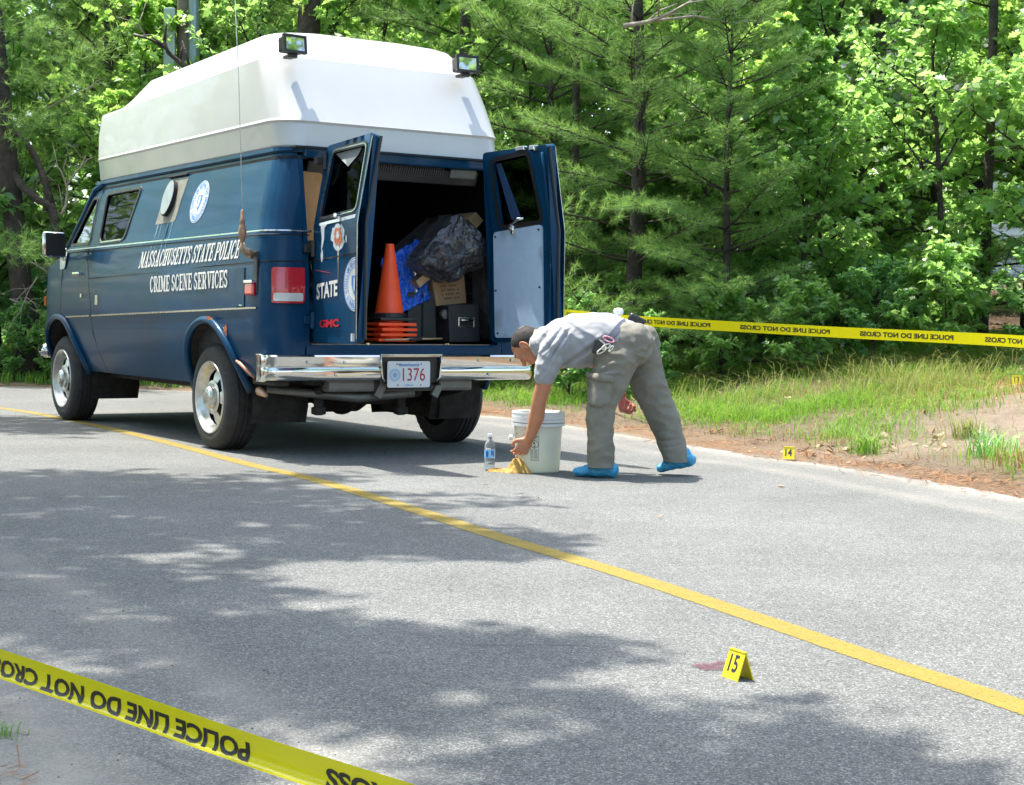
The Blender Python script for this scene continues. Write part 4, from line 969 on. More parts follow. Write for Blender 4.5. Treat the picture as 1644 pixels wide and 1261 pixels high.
for sg in (1, -1):
    F = lambda a, b: side_pt(a, b, sg)
    holes = [win, vent_hole] if sg > 0 else [win]
    v, f = panel2d(body_out, holes, .055); o = mapped('side_panel', v, f, F, M['paint'], van, flip=sg < 0)
    v, f = panel2d(door_out, [door_win], .055); fd = mapped('front_door', v, f, F, M['paint'], van, flip=sg < 0)
    v, f = panel2d(fender_out, [], .05); mapped('front_fender', v, f, F, M['paint'], van, flip=sg < 0)
    # inner trims so that the panels have depth
    v, f = panel2d(door_win, [], .08); mapped('door_glass', v, f, lambda a, b: side_pt(a, b, sg, -.012), M['glass_clear'], fd, flip=sg < 0)
    v, f = panel2d(win, [], .08); wg = mapped('side_window', v, f, lambda a, b: side_pt(a, b, sg, -.008), M['glass_dark'], van, flip=sg < 0)
    def strip(name, path, w_, off, mat, par, closed=False, th=0):
        b = MB(); P = [Vector(p) for p in path]; n = len(P); vs = []
        for i, p in enumerate(P):
            a = P[(i - 1) % n] if closed or i else P[i]; c_ = P[(i + 1) % n] if closed or i < n - 1 else P[i]
            d = (c_ - a).normalized(); nn = Vector((-d.y, d.x))
            q = [p - nn * w_ / 2, p + nn * w_ / 2]
            base = side_pt(q[0].x, q[0].y, sg, -.002), side_pt(q[1].x, q[1].y, sg, -.002)
            top = side_pt(p.x - nn.x * w_ * .38, p.y - nn.y * w_ * .38, sg, off), side_pt(p.x + nn.x * w_ * .38, p.y + nn.y * w_ * .38, sg, off)
            vs += [base[0], top[0], top[1], base[1]]
        m = n if closed else n - 1
        b.add(vs, [(4 * i + k, 4 * i + k + 1, 4 * ((i + 1) % n) + k + 1, 4 * ((i + 1) % n) + k) for i in range(m) for k in range(3)])
        return b.build(name, mat, par, smooth=False)
    strip('window_frame', win, .034, .008, M['black'], wg, True)
    strip('window_bead', door_win, .03, .005, M['black'], fd, True)
    strip('window_sill', [(2.26, 1.428), (1.80, 1.434)], .014, .012, M['dullchrome'], wg)
    # joints, chrome lines
    strip('door_seam', [(d2(z), z) for z in np.linspace(.43, 1.86, 24)], .014, .0006, M['seam'], van)
    strip('door_seam', [(3.134, z) for z in np.linspace(.80, 1.36, 10)], .012, .0006, M['seam'], van)
    n = 220
    strip('beltline_chrome', [(s, 1.402 - .004 * (s)) for s in np.linspace(-1.14, 3.1, n)], .013, .005, M['dullchrome'], van)
    strip('beltline_groove', [(s, 1.380 - .004 * (s)) for s in np.linspace(-1.14, 3.1, n)], .007, .0028, M['seam'], van)
    strip('body_groove', [(s, 1.200 - .02 * s) for s in np.linspace(-1.13, 2.44, 200)], .009, .0028, M['seam'], van)
    strip('lower_chrome', [(s, .932 - .022 * (s + .8)) for s in np.linspace(-.80, d2(.9) - .02, 60)], .014, .007, M['dullchrome'], van)
    strip('lower_chrome', [(s, .932 - .022 * (s + .8)) for s in np.linspace(d2(.9) + .02, 3.0, 14)], .014, .007, M['dullchrome'], fd)
    strip('rain_gutter', [(s, 1.915) for s in np.linspace(send(1.915) + .02, 2.75, 80)], .032, .022, M['paint'], van)
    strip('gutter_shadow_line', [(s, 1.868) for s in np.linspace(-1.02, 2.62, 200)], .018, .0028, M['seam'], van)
    # wheel arch lips: flared tube
    for (cx, cz, rr_), a0, a1 in ((RA, -2, 178), (FA, 0, 178)):
        pts = []
        for k in range(25):
            a = radians(a0 + (a1 - a0) * k / 24); pts.append(side_pt(cx + (rr_ + .012) * cos(a), cz + (rr_ + .012) * sin(a), sg, .012))
        MB().tube(pts, .026, 8).build('wheel_arch_lip', M['paint'], van, smooth=True)
        # wheel housing
        b = MB(); vs = []
        for k in range(17):
            a = radians(-25 + 230 * k / 16)
            for dpt in (-.01, -.40):
                p = side_pt(cx + rr_ * cos(a), max(.3, cz + rr_ * sin(a)), sg, 0); vs.append(Vector((cx + rr_ * cos(a), p.y + sg * dpt, cz + rr_ * sin(a))))
        b.add(vs, [(2 * i, 2 * i + 1, 2 * i + 3, 2 * i + 2) for i in range(16)])
        n = len(b.v); b.add([Vector((cx + x_ * .46, sg * .52, cz + z_ * .46)) for x_, z_ in ((-1, -.4), (1, -.4), (1, 1), (-1, 1))], [(0, 1, 2, 3)])
        b.build('wheel_housing', M['under'], van)
# rust on the left rear arch
def side_blob(name, s, z, w_, h_, mat, par, off=.003, seed=0, n=18, amp=.3):
    q = random.Random(seed); pts = []
    for k in range(n):
        a = 2 * pi * k / n; r_ = 1 + amp * (q.random() - .5) * 2
        pts.append((s + w_ / 2 * r_ * cos(a), z + h_ / 2 * r_ * sin(a)))
    v, f = panel2d(pts, [], max(w_, h_) / 3); return mapped(name, v, f, lambda a, b: side_pt(a, b, 1, off), mat, par)
side_blob('rust_patch', -.31, .775, .06, .10, M['rust'], van, seed=4, off=.004); side_blob('rust_patch', -.12, .862, .10, .025, M['rust'], van, seed=5, off=.034)
b = MB(); b.tube([side_pt(-.44, .60, 1, .015), side_pt(-.50, .585, 1, .02), side_pt(-.56, .55, 1, .02), side_pt(-.62, .50, 1, .012)], [.008, .012, .012, .006], 6)
b.build('peeled_arch_edge', simple('copper_rust', (.60, .27, .17), .5, var=.3, scale=40), van, smooth=True)
b = MB(); b.tube([Vector((-.54, .86, .415)), Vector((-.60, .87, .41)), Vector((-.70, .87, .385))], [.012, .03, .012], 7); b.build('mud_flap_bracket', simple('bent_rusty_metal', (.5, .3, .2), .5, .3, var=.3), van, smooth=True)

# decals on the left side
SLAB = {}
def quad(a, b, c, d): return [a, b, c, d]
def vst(x, y0=0, y1=1, w_=.26): return quad((x, y0), (x + w_, y0), (x + w_, y1), (x, y1))
def hst(x0, x1, y, h=.11): return quad((x0, y), (x1, y), (x1, y + h), (x0, y + h))
def ring(cx, cy, rx, ry, wx, wy, a0, a1, n=12):
    out = []
    for k in range(n):
        a, b_ = radians(a0 + (a1 - a0) * k / n), radians(a0 + (a1 - a0) * (k + 1) / n)
        out.append(quad((cx + rx * cos(a), cy + ry * sin(a)), (cx + rx * cos(b_), cy + ry * sin(b_)), (cx + (rx - wx) * cos(b_), cy + (ry - wy) * sin(b_)), (cx + (rx - wx) * cos(a), cy + (ry - wy) * sin(a))))
    return out
def slab_letter(c):
    V, H = .27, .11
    if c == 'I': return [vst(.10), hst(0, .47, 0), hst(0, .47, .89)], .47
    if c == 'L': return [vst(.10), hst(0, .80, 0), hst(0, .47, .89), quad((.68, .08), (.80, .08), (.80, .36), (.72, .36))], .80
    if c == 'E': return [vst(.10), hst(0, .80, 0), hst(0, .80, .89), hst(.3, .62, .45), quad((.70, .08), (.80, .08), (.80, .34), (.73, .34)), quad((.73, .68), (.80, .68), (.80, .92), (.70, .92)), vst(.58, .34, .66, .07)], .80
    if c == 'T': return [vst(.29), hst(.18, .68, 0), hst(0, .86, .89), quad((0, .66), (.06, .66), (.12, .92), (0, .92)), quad((.80, .66), (.86, .66), (.86, .92), (.74, .92))], .86
    if c == 'H': return [vst(.10), vst(.58), hst(.3, .6, .45), hst(0, .47, 0), hst(0, .47, .89), hst(.48, .95, 0), hst(.48, .95, .89)], .95
    if c == 'U': return [vst(.09, .3, 1, .26), vst(.66, .3, 1, .12)] + ring(.435, .34, .345, .35, .24, .14, 180, 360) + [hst(0, .45, .89), hst(.55, .90, .89)], .90
    if c == 'M': return [vst(.10, 0, 1, .12), vst(.82, 0, 1, .26), quad((.10, 1), (.40, 1), (.68, .12), (.52, .06)), quad((.54, .08), (.66, .10), (.98, 1), (.84, 1)), hst(0, .34, 0), hst(.74, 1.16, 0), hst(0, .3, .89), hst(.9, 1.16, .89)], 1.18
    if c == 'N': return [vst(.10, 0, 1, .11), vst(.70, 0, 1, .11), quad((.08, 1), (.36, 1), (.81, 0), (.62, 0)), hst(0, .34, 0), hst(0, .3, .89), hst(.58, .94, .89)], .94
    if c == 'A': return [quad((.08, 0), (.20, 0), (.46, .92), (.40, 1)), quad((.54, 0), (.84, 0), (.56, 1), (.36, 1)), hst(.2, .66, .26), hst(0, .32, 0), hst(.46, .94, 0)], .94
    if c == 'V': return [quad((.06, 1), (.36, 1), (.56, .08), (.42, 0)), quad((.70, 1), (.82, 1), (.54, 0), (.42, 0)), hst(0, .46, .89), hst(.58, .92, .89)], .92
    if c == 'P': return [vst(.10), hst(0, .47, 0), hst(0, .55, .89), hst(.3, .55, .40)] + ring(.52, .70, .34, .30, .25, .11, -90, 90), .86
    if c == 'R': return [vst(.10), hst(0, .45, 0), hst(0, .55, .89), hst(.3, .55, .42)] + ring(.52, .71, .34, .29, .25, .11, -90, 90) + [quad((.46, .46), (.72, .46), (.95, 0), (.66, 0))], .95
    if c == 'O': return ring(.43, .5, .43, .52, .27, .11, 0, 360, 22), .86
    if c == 'C': return ring(.43, .5, .43, .52, .27, .11, 48, 318, 18) + [quad((.70, .64), (.80, .64), (.80, .98), (.70, .82)), quad((.70, .2), (.76, .1), (.80, .34), (.72, .34))], .84
    if c == 'S': return ring(.38, .735, .36, .275, .24, .12, 20, 270, 14) + ring(.38, .275, .36, .285, .24, .12, -160, 90, 14) + [quad((.62, .66), (.70, .66), (.70, 1), (.62, .88)), quad((.04, 0), (.12, .12), (.12, .36), (.04, .36))], .76
    return [], .38
def slab_text(txt, gap=.07):
    P = []; x = 0
    for c in txt:
        q, w_ = slab_letter(c)
        P += [[(x + a, b_) for a, b_ in p] for p in q]; x += w_ + (gap if c != ' ' else 0)
    x -= gap
    return [[(a / x, b_) for a, b_ in p] for p in P]
def side_text(name, txt, q, mat, par, slant=0.0, off=.004):
    """q: (s_start, z_start_base), (s_end, z_end_base), cap height"""
    P = slab_text(txt); (sa, za), (sb, zb), hh = q; b = MB(); L = abs(sb - sa)
    for i, poly in enumerate(P):
        m = []
        for a, c_ in poly:
            s = sa + (sb - sa) * a - slant * hh * c_; z = za + (zb - za) * a + hh * c_
            m.append(side_pt(s, z, 1, off + .00012 * (i % 9)))
        b.add(m, [(0, 1, 2, 3)])
    return b.build(name, mat, par)
side_text('lettering', 'MASSACHUSETTS STATE POLICE', ((1.315, 1.212), (-.495, 1.243), .117), M['white'], van, slant=.42)
side_text('lettering', 'CRIME SCENE SERVICES', ((1.055, 1.036), (-.345, 1.060), .112), M['white'], van)
# police seal
SEAL_NAMES = 0
def seal(fn, par, R=.145, half=None):
    """round white seal with a ring of marks and a figure shield; fn maps local (a,b) to the surface with an offset"""
    def disc(name, r0, r1, off, mat, n=48, sx=1.0):
        b = MB(); vs = []
        for k in range(n):
            a = 2 * pi * k / n
            for r_ in (r0, r1):
                x_, y_ = r_ * cos(a) * sx, r_ * sin(a)
                if half is not None: x_ = min(x_, half)
                vs.append(fn(x_, y_, off))
        return b.add(vs, [(2 * k, 2 * k + 1, (2 * k + 3) % (2 * n), (2 * k + 2) % (2 * n)) for k in range(n)]).build(name, mat, par)
    disc('seal', .001, R, .0025, M['white'])
    disc('seal_ring', R * .93, R * .965, .004, M['blueprint']); disc('seal_ring', R * .60, R * .63, .004, M['blueprint'])
    txt = 'SIGILLVM REIPVBLICAE MASSACHVSETTENSIS '; b = MB(); n = len(txt)
    for k, ch in enumerate(txt):
        if ch == ' ': continue
        a = radians(200) - 2 * pi * k / n
        v, f, asp = text_flat(ch, .02); hh = R * .20; ww = hh * asp * .9
        pts = []
        for x_, y_ in v:
            lx = (x_ - .5) * ww; ly = (y_ - .5) * hh; rr_ = R * .78 + ly
            X_ = rr_ * cos(a) + lx * sin(a); Y_ = rr_ * sin(a) - lx * cos(a)
            if half is not None and X_ > half: X_ = half
            pts.append(fn(X_, Y_, .0042))
        b.add(pts, f)
    b.build('seal_lettering', M['blueprint'], par)
    sh = [(-.5, .55), (.5, .55), (.52, 0), (.3, -.45), (0, -.72), (-.3, -.45), (-.52, 0)]
    b = MB(); b.add([fn(min(x_ * R * .52, half if half is not None else 9), y_ * R * .58, .0045) for x_, y_ in sh], [tuple(range(7))]); b.build('shield', M['blueprint'], par)
    fig = [(-.12, .42), (.12, .42), (.16, .1), (.12, -.5), (0, -.3), (-.12, -.5), (-.16, .1)]
    if half is None or half > 0: b = MB(); b.add([fn(min(x_ * R * .6, half if half is not None else 9), y_ * R * .62, .0055) for x_, y_ in fig], [tuple(range(7))]); b.build('shield_figure', M['white'], par)
seal(lambda a, b_, o: side_pt(.405 - a, 1.648 + b_, 1, o), van)
# vent window with roundel
pv = [(1.16, 1.52), (.78, 1.53), (.74, 1.845), (1.10, 1.845)]
v, f = panel2d(rquad(pv, .02), [], .1); mapped('vent_surround', v, f, lambda a, b_: side_pt(a, b_, 1, .0025), simple('weathered_beige', (.20, .20, .165), .6, var=.25, scale=20), van)
b = MB(); vs = []
for k in range(40):
    a = 2 * pi * k / 40; vs.append(side_pt(.965 + .098 * cos(a), 1.695 + .125 * sin(a), 1, .004)); 
for k in range(40):
    a = 2 * pi * k / 40; vs.append(side_pt(.965 + .098 * cos(a), 1.695 + .125 * sin(a), 1, .03))
b.add(vs, [(k, (k + 1) % 40, 40 + (k + 1) % 40, 40 + k) for k in range(40)]); vr = b.build('vent_ring', M['seam'], van)
v, f = panel2d([(.975 + .094 * cos(2 * pi * k / 32), 1.70 + .12 * sin(2 * pi * k / 32)) for k in range(32)], [], .06); mapped('vent_cap', v, f, lambda a, b_: side_pt(a, b_, 1, .031), simple('vent_cap_grey', (.26, .30, .31), .4), van)
strip_ = lambda *a: None
b = MB(); b.tube([side_pt(1.13, 1.86, 1, .01), side_pt(.76, 1.86, 1, .01)], .008, 6); b.build('vent_bracket', M['seam'], van)
# pale scrape marks below the vent
for i, (s, z0, z1, w_) in enumerate([(1.10, 1.19, 1.53, .010), (.90, 1.22, 1.53, .009), (.82, 1.28, 1.53, .007), (1.03, 1.3, 1.53, .006)]):
    v, f = panel2d([(s - w_, z1), (s + w_, z1), (s + w_ * .3, z0), (s - w_ * .3, z0)], [], .05); mapped('run_mark', v, f, lambda a, b_: side_pt(a, b_, 1, .0016), simple('chalky_run', (.13, .24, .33), .6, var=.4, scale=30), van)
# small items on the left side
def on_side(name, s, z, w_, h_, d_, mat, bev=.006, par=van):
    p = side_pt(s, z, 1, d_ / 2); t_ = (side_pt(s + .05, z, 1) - side_pt(s - .05, z, 1)).normalized(); u_ = (side_pt(s, z + .04, 1) - side_pt(s, z - .04, 1)).normalized(); n_ = t_.cross(u_)
    b = MB(); b.box(p, (w_, h_, d_), Matrix((t_, u_, n_)).transposed(), bev=bev); return b.build(name, mat, par, smooth=False)
fuel = on_side('fuel_door', -.545, 1.06, .135, .245, .006, M['paint'], .003)
v, f = panel2d(rrect(-.545 - .072, .935, -.545 + .072, 1.185, .04), [rrect(-.545 - .062, .945, -.545 + .062, 1.175, .035)], .03); mapped('fuel_door_recess', v, f, lambda a, b_: side_pt(a, b_, 1, .004), M['seam'], fuel)
on_side('fuel_door_catch', -.56, .945, .05, .012, .008, M['chrome'], par=fuel)
mk = on_side('side_marker', -.725, 1.045, .115, .075, .03, M['redlens'], .012); on_side('marker_frame', -.725, 1.092, .12, .02, .034, M['chrome'], .004, par=mk)
on_side('emblem', 2.23, .985, .06, .075, .006, M['dullchrome'], .002)
on_side('door_handle', 2.68, 1.195, .15, .022, .04, M['chrome'], .008); on_side('door_lock', 2.60, 1.02, .03, .03, .01, M['chrome'], .004)
on_side('side_turn_lamp', 3.70, .98, .13, .08, .02, M['orangelens'], .01)
# mirror
p = side_pt(3.06, 1.30, 1, .0)
v, f = panel2d(rquad([(3.20, 1.37), (3.00, 1.375), (3.04, 1.24), (3.16, 1.235)], .02), [], .08); mr = mapped('mirror_base', v, f, lambda a, b_: side_pt(a, b_, 1, .012), M['fiberglass'], van)
mc = Vector((2.80, 1.14, 1.425)); b = MB(); b.tube([side_pt(3.06, 1.34, 1, .02), Vector((2.98, 1.03, 1.33)), mc + Vector((.03, -.09, -.07))], .012, 8); b.tube([side_pt(3.06, 1.31, 1, .02), Vector((2.95, 1.04, 1.38)), mc + Vector((.03, -.10, .03))], .010, 8); b.build('mirror_arm', M['chrome'], mr, smooth=True)
b = MB(); b.box(mc, (.06, .195, .20), Matrix.Rotation(radians(10), 3, 'Z'), bev=.028); b.build('mirror', M['chrome'], van, smooth=True)
b = MB(); b.box(mc + Vector((-.030, -.004, 0)), (.010, .172, .178), Matrix.Rotation(radians(10), 3, 'Z'), bev=.004); b.build('mirror_glass', M['black'], bpy.data.objects['mirror'])
# antenna
q0 = side_pt(-.765, 1.27, 1, .0)
b = MB(); b.box(q0 + Vector((-.03, .012, -.12)), (.05, .012, .26), bev=.004); ba = b.build('antenna_bracket', M['black'], van)
b = MB(); b.tube([q0 + Vector((-.03, .03, -.02)), q0 + Vector((-.03, .07, .0)), q0 + Vector((0, .09, .02)), q0 + Vector((.0, .09, .06))], [.025, .028, .022, .012], 10); b.build('antenna_mount', simple('bronze', (.28, .20, .13), .4, .6, var=.3), ba, smooth=True)
base = q0 + Vector((0, .09, .04)); b = MB(); b.lathe([(.008, 0), (.014, .03), (.024, .06), (.026, .09), (.02, .12), (.013, .135), (.016, .14), (.016, .16), (.011, .165), (.011, .215), (.004, .22)], 16, base); b.build('antenna_spring', simple('brown_spring', (.30, .17, .10), .4, .3, var=.3), ba, smooth=True)
b = MB(); b.tube([base + Vector((0, 0, .2)), base + Vector((.07, .0, 1.0)), base + Vector((.20, .005, 2.1))], [.0032, .0028, .002], 5); b.build('antenna_whip', simple('pale_whip', (.55, .57, .52), .4), ba, smooth=True)

# fibreglass high roof
def rrect3(z, x0, x1, yh, r, n=8, crown=0):
    out = []
    for cx, cy, a in ((x1 - r, yh - r, 0), (x0 + r, yh - r, 90), (x0 + r, -yh + r, 180), (x1 - r, -yh + r, 270)):
        for k in range(n + 1):
            t_ = radians(a + 90 * k / n); out.append(Vector((cx + r * cos(t_), cy + r * sin(t_), z)))
    return out
def loft(levels, cap=True):
    for L_ in levels:
        for p in L_:
            if p.z > 2.12: t_ = (p.x + .6) / 3.3; p.z += min(1, (p.z - 2.1) / .37) * (.052 * (1 - t_) - .028 * t_)
    b = MB(); vs = [p for L in levels for p in L]; m = len(levels[0])
    fs = [(i * m + k, i * m + (k + 1) % m, (i + 1) * m + (k + 1) % m, (i + 1) * m + k) for i in range(len(levels) - 1) for k in range(m)]
    b.add(vs, fs)
    return b
L = [rrect3(1.935, -.80, 2.80, .80, .16), rrect3(1.945, -.80, 2.80, .808, .16), rrect3(2.085, -.770, 2.82, .824, .19), rrect3(2.10, -.780, 2.828, .833, .19), rrect3(2.115, -.770, 2.825, .827, .19),
     rrect3(2.30, -.645, 2.83, .822, .19), rrect3(2.465, -.530, 2.80, .808, .19), rrect3(2.480, -.520, 2.79, .800, .18)]
b = loft(L); deck = len(b.v) - len(L[0]); m = len(L[0]); b.f.append(tuple(deck + k for k in range(m)))
roof = b.build('high_roof', M['fiberglass'], van, angle=13)
L2 = [rrect3(2.478, -.516, 2.36, .792, .17), rrect3(2.53, -.470, 2.20, .765, .17), rrect3(2.655, -.355, 1.99, .69, .16), rrect3(2.675, -.32, 1.95, .63, .16), rrect3(2.71, -.20, 1.85, .45, .16), rrect3(2.735, 0, 1.7, .2, .1)]
b = loft(L2); m = len(L2[0]); b.f.append(tuple(len(b.v) - m + k for k in range(m))); b.build('roof_crown', M['fiberglass'], roof, angle=13)
strip_roof = MB(); L3 = rrect3(1.925, -.815, 2.80, .812, .17, 10); L4 = rrect3(1.90, -.812, 2.80, .808, .17, 10); L5 = rrect3(1.925, -.78, 2.78, .78, .15, 10)
b = loft([L4, L3, L5]); b.build('gutter_rim', M['paint'], van, angle=40)
# work lamps on the roof
def work_lamp(y, rz, lab):
    root_x = -.565
    b = MB(); b.box((root_x - .055, y, 2.51), (.10, .055, .02), bev=.004); b.box((root_x - .085, y, 2.528), (.03, .06, .06), bev=.006)
    br = b.build('lamp_bracket', M['black'], van)
    R_ = Matrix.Rotation(rz, 3, 'Z') @ Matrix.Rotation(radians(6), 3, 'Y')
    c_ = Vector((root_x - .10, y, 2.580)); b = MB()
    b.box(c_ + R_ @ Vector((.03, 0, 0)), (.075, .155, .10), R_, bev=.018)
    o = b.build('work_lamp', M['black'], van); o['label'] = lab
    b = MB(); b.box(c_ + R_ @ Vector((-.012, 0, 0)), (.012, .13, .082), R_, bev=.004); b.build('lamp_reflector', M['dullchrome'], o)
    b = MB(); b.box(c_ + R_ @ Vector((-.021, 0, 0)), (.004, .128, .080), R_); b.build('lamp_glass', M['lensglass'], o)
    b = MB()
    for dy, dz, a_, c2 in ((0, .05, .165, .016), (0, -.05, .165, .016)): b.box(c_ + R_ @ Vector((-.014, dy, dz)), (.03, a_, c2), R_, bev=.004)
    for dy in (-.075, .075): b.box(c_ + R_ @ Vector((-.014, dy, 0)), (.028, .016, .088), R_, bev=.004)
    b.build('lamp_frame', M['black'], o)
pl = vat(475, 77, 0, -.70); pr = vat(753, 97, 0, -.70)
work_lamp(pl.y, radians(6), 'left work lamp facing the camera'); work_lamp(pr.y, radians(-4), 'right work lamp with a bright reflection')

# interior shell
b = MB()
def q3(a, b_, c_, d_): b.add([a, b_, c_, d_], [(0, 1, 2, 3)])
fl = .715
b.box((.66, 0, fl - .02), (3.06, 1.56, .03)); 
b.build('cargo_floor', simple('van_floor', (.07, .055, .04), .8, var=.4), van)
b = MB(); b.box((-.868, 0, fl - .008), (.05, 1.30, .012), bev=.003); b.build('wooden_sill', M['wood'], van)
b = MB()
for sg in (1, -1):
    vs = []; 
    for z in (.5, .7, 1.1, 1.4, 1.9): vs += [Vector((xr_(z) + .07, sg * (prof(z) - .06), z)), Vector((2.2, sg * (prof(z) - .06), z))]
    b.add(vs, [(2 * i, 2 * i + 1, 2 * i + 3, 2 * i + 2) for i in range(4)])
b.box((2.2, 0, 1.28), (.02, 1.52, 1.15)); b.box((.7, 0, 1.93), (3.1, 1.5, .01))  # first box: unseen bulkhead, added to keep the cargo space dark
b.build('lining_and_light_block', M['interior'], van)
# left inner lining seen behind the open door: brown plywood
b = MB(); b.prism([(-y_, z_) for y_, z_ in rrect(.512, 1.36, .77, 1.79, .03)], .018, Matrix(((0, 0, 1, -.735), (-1, 0, 0, 0), (0, 1, 0, 0), (0, 0, 0, 1)))); b.build('plywood_lining', M['brownwood'], van)
# rear header, posts and sill of the opening
b = MB(); b.box((-.795, 0, 1.905), (.06, 1.36, .075), bev=.012); b.build('rear_header', M['paint'], van)
b = MB(); b.box((-.70, 0, 1.83), (.10, 1.25, .10), Matrix.Rotation(radians(-25), 3, 'Y'), bev=.01)
hd = b.build('header_trim', M['black'], van)
for k in range(46):
    y = .42 - k * .017
    if k == 0: lb = MB()
    lb.box((-.765, y, 1.842), (.006, .006, .062), Matrix.Rotation(radians(-25), 3, 'Y'))
o = lb.build('vent_louvres', simple('dark_grey_plastic', (.06, .06, .06), .5), hd); o['kind'] = 'stuff'
b = MB(); b.box((-.768, -.50, 1.838), (.012, .20, .062), Matrix.Rotation(radians(-25), 3, 'Y'), bev=.012); b.build('dome_lamp', simple('frosted_lens', (.12, .14, .13), .4), hd)
for sg in (1, -1):
    b = MB(); vs = []
    zs = (.68, .9, 1.15, 1.4, 1.65, 1.88)
    for z in zs:
        for dx, dy in ((0, 0), (0, -.03), (.07, -.03), (.07, .06)): vs.append(Vector((xr_(z) + .004 + dx, sg * (yend(z) + dy), z)))
    b.add(vs, [(4 * i + k, 4 * i + k + 1, 4 * i + k + 5, 4 * i + k + 4) for i in range(5) for k in range(3)]); b.build('door_post', M['paint'], van)
b = MB(); b.box((-.895, 0, .675), (.09, 1.42, .07), bev=.012); b.box((-.885, 0, .59), (.07, 1.6, .14)); b.build('rear_sill', M['paint'], van)
for y in (.28, -.30): MB().lathe([(.014, 0), (.014, .012), (0, .014)], 10, (-.925, y, .71)).build('sill_bolt', M['chrome'], van)
# rear corner lower skirts
# tail lamps
for sg in (1, -1):
    pts = []
    za, zb = .962, 1.178; sa, sb = S0 - .135, S1 - .100
    v, f = panel2d(rrect(sb, za, sa, zb, .018), [], .03)
    tl = mapped('tail_lamp', v, f, lambda a, b_: side_pt(a, b_, sg, .022), M['redlens'], van, flip=sg < 0)
    n_out = dense(rrect(sb, za, sa, zb, .018), .04); b = MB(); vs = [side_pt(a, b_, sg, .022) for a, b_ in n_out] + [side_pt(a, b_, sg, -.004) for a, b_ in n_out]; k_ = len(n_out)
    b.add(vs, [(i, (i + 1) % k_, k_ + (i + 1) % k_, k_ + i) for i in range(k_)]); b.build('lamp_edge', M['redlens'], tl)
    v, f = panel2d(rrect(sb + .012, za + .012, sa - .012, za + .062, .01), [], .03); mapped('reverse_lamp', v, f, lambda a, b_: side_pt(a, b_, sg, .0245), M['whitelens'], tl, flip=sg < 0)
    for a, b_ in ((sb + .03, zb - .03), (sa - .03, zb - .03)): MB().lathe([(.006, 0), (.006, .006), (0, .007)], 8, side_pt(a, b_, sg, .022), 'x').build('lens_screw', M['chrome'], tl)

# rear doors: outer skin, inner skin, edge, glass
def rear_door(sg, theta, board):
    """hinge line at the rear post; d runs across the door, 0 at the hinge"""
    ct, st = cos(theta), sin(theta); WD = .655
    def fn(d, z, off=0.0):
        lean = float(np.interp(z, [1.05, 1.44, 1.94], [0, 0, .09]))
        ax, ay = -(off - lean), -d
        x = ax * ct + ay * st; y = -ax * st + ay * ct
        return Vector((-.935 + x, sg * (.668 + y), z))
    z0, z1 = .725, 1.935
    zt = z1 + (.024 if sg > 0 else .05); zh = z1 + (0 if sg > 0 else .04)
    outline = rquad([(0, z0), (WD, z0), (WD, zt), (0, zh)], .03, 3)
    wn_ = [(.072, 1.472), (.600, 1.507), (.592, 1.905), (.100, 1.897)] if sg > 0 else [(.10, 1.478), (.52, 1.503), (.46, 1.94), (.085, 1.91)]
    wn_ = rquad(wn_, .05)
    v, f = panel2d(outline, [wn_], .05)
    d_ = mapped('rear_door', v, f, lambda a, b_: fn(a, b_, 0.0), M['paint'], van)
    v2, f2 = panel2d(rquad([(.012, z0 + .01), (WD - .012, z0 + .01), (WD - .012, zt - .01), (.012, zh - .01)], .03, 3), [wn_], .05)
    mapped('inner_skin', v2, f2, lambda a, b_: fn(a, b_, -.055), M['paint'], d_)
    for lp, l2 in ((outline, rquad([(.012, z0 + .01), (WD - .012, z0 + .01), (WD - .012, zt - .01), (.012, zh - .01)], .03, 3)), (wn_, wn_)):
        n_ = len(lp); A = [fn(a, b_, 0) for a, b_ in lp]; B_ = [fn(a, b_, -.055) for a, b_ in l2]
        MB().add(A + B_, [(i, (i + 1) % n_, n_ + (i + 1) % n_, n_ + i) for i in range(n_)]).build('door_edge', M['paint'], d_)
    v, f = panel2d(wn_, [], .1); g = mapped('door_glass', v, f, lambda a, b_: fn(a, b_, -.02), M['glass_dark'], d_)
    def frame(name, lp, w_, off, mat, par):
        P = [Vector(p) for p in lp]; n_ = len(P); vs = []
        for i in range(n_):
            dd = (P[(i + 1) % n_] - P[i - 1]).normalized(); nn = Vector((-dd.y, dd.x))
            for k in (-.5, .5): q = P[i] + nn * w_ * k; vs.append(fn(q.x, q.y, off))
        MB().add(vs, [(2 * i, 2 * i + 1, (2 * i + 3) % (2 * n_), (2 * i + 2) % (2 * n_)) for i in range(n_)]).build(name, mat, par)
    frame('glass_seal', wn_, .03, .003, M['black'], g); frame('glass_seal', wn_, .03, -.058, M['black'], g)
    frame('chrome_bead', wn_, .009, .006, M['dullchrome'], g)
    edge = [(WD - .004, z) for z in np.linspace(z0 + .03, zt - .02, 24)]
    # weatherstrip with a pale line along the free edge
    b = MB(); b.tube([fn(WD + .004, z, -.05) for _, z in edge], .009, 5); b.build('weatherstrip', M['black'], d_)
    b = MB(); b.tube([fn(WD - .004, z, .004) for _, z in edge], .0035, 5); b.build('edge_bead', M['dullchrome'], d_)
    # hinges
    for z in (.86, 1.30, 1.84):
        p = fn(.015, z, .01); b = MB(); b.lathe([(.016, -.05), (.016, .05)], 10, p + Vector((-.005, 0, 0))); b.box(p + Vector((.02, sg * .03, 0)), (.04, .05, .05), bev=.006); b.build('hinge', M['black'] if z > .9 else M['paint'], d_)
    return d_, fn, WD
dl, fl_, WD = rear_door(1, radians(92.7), False)
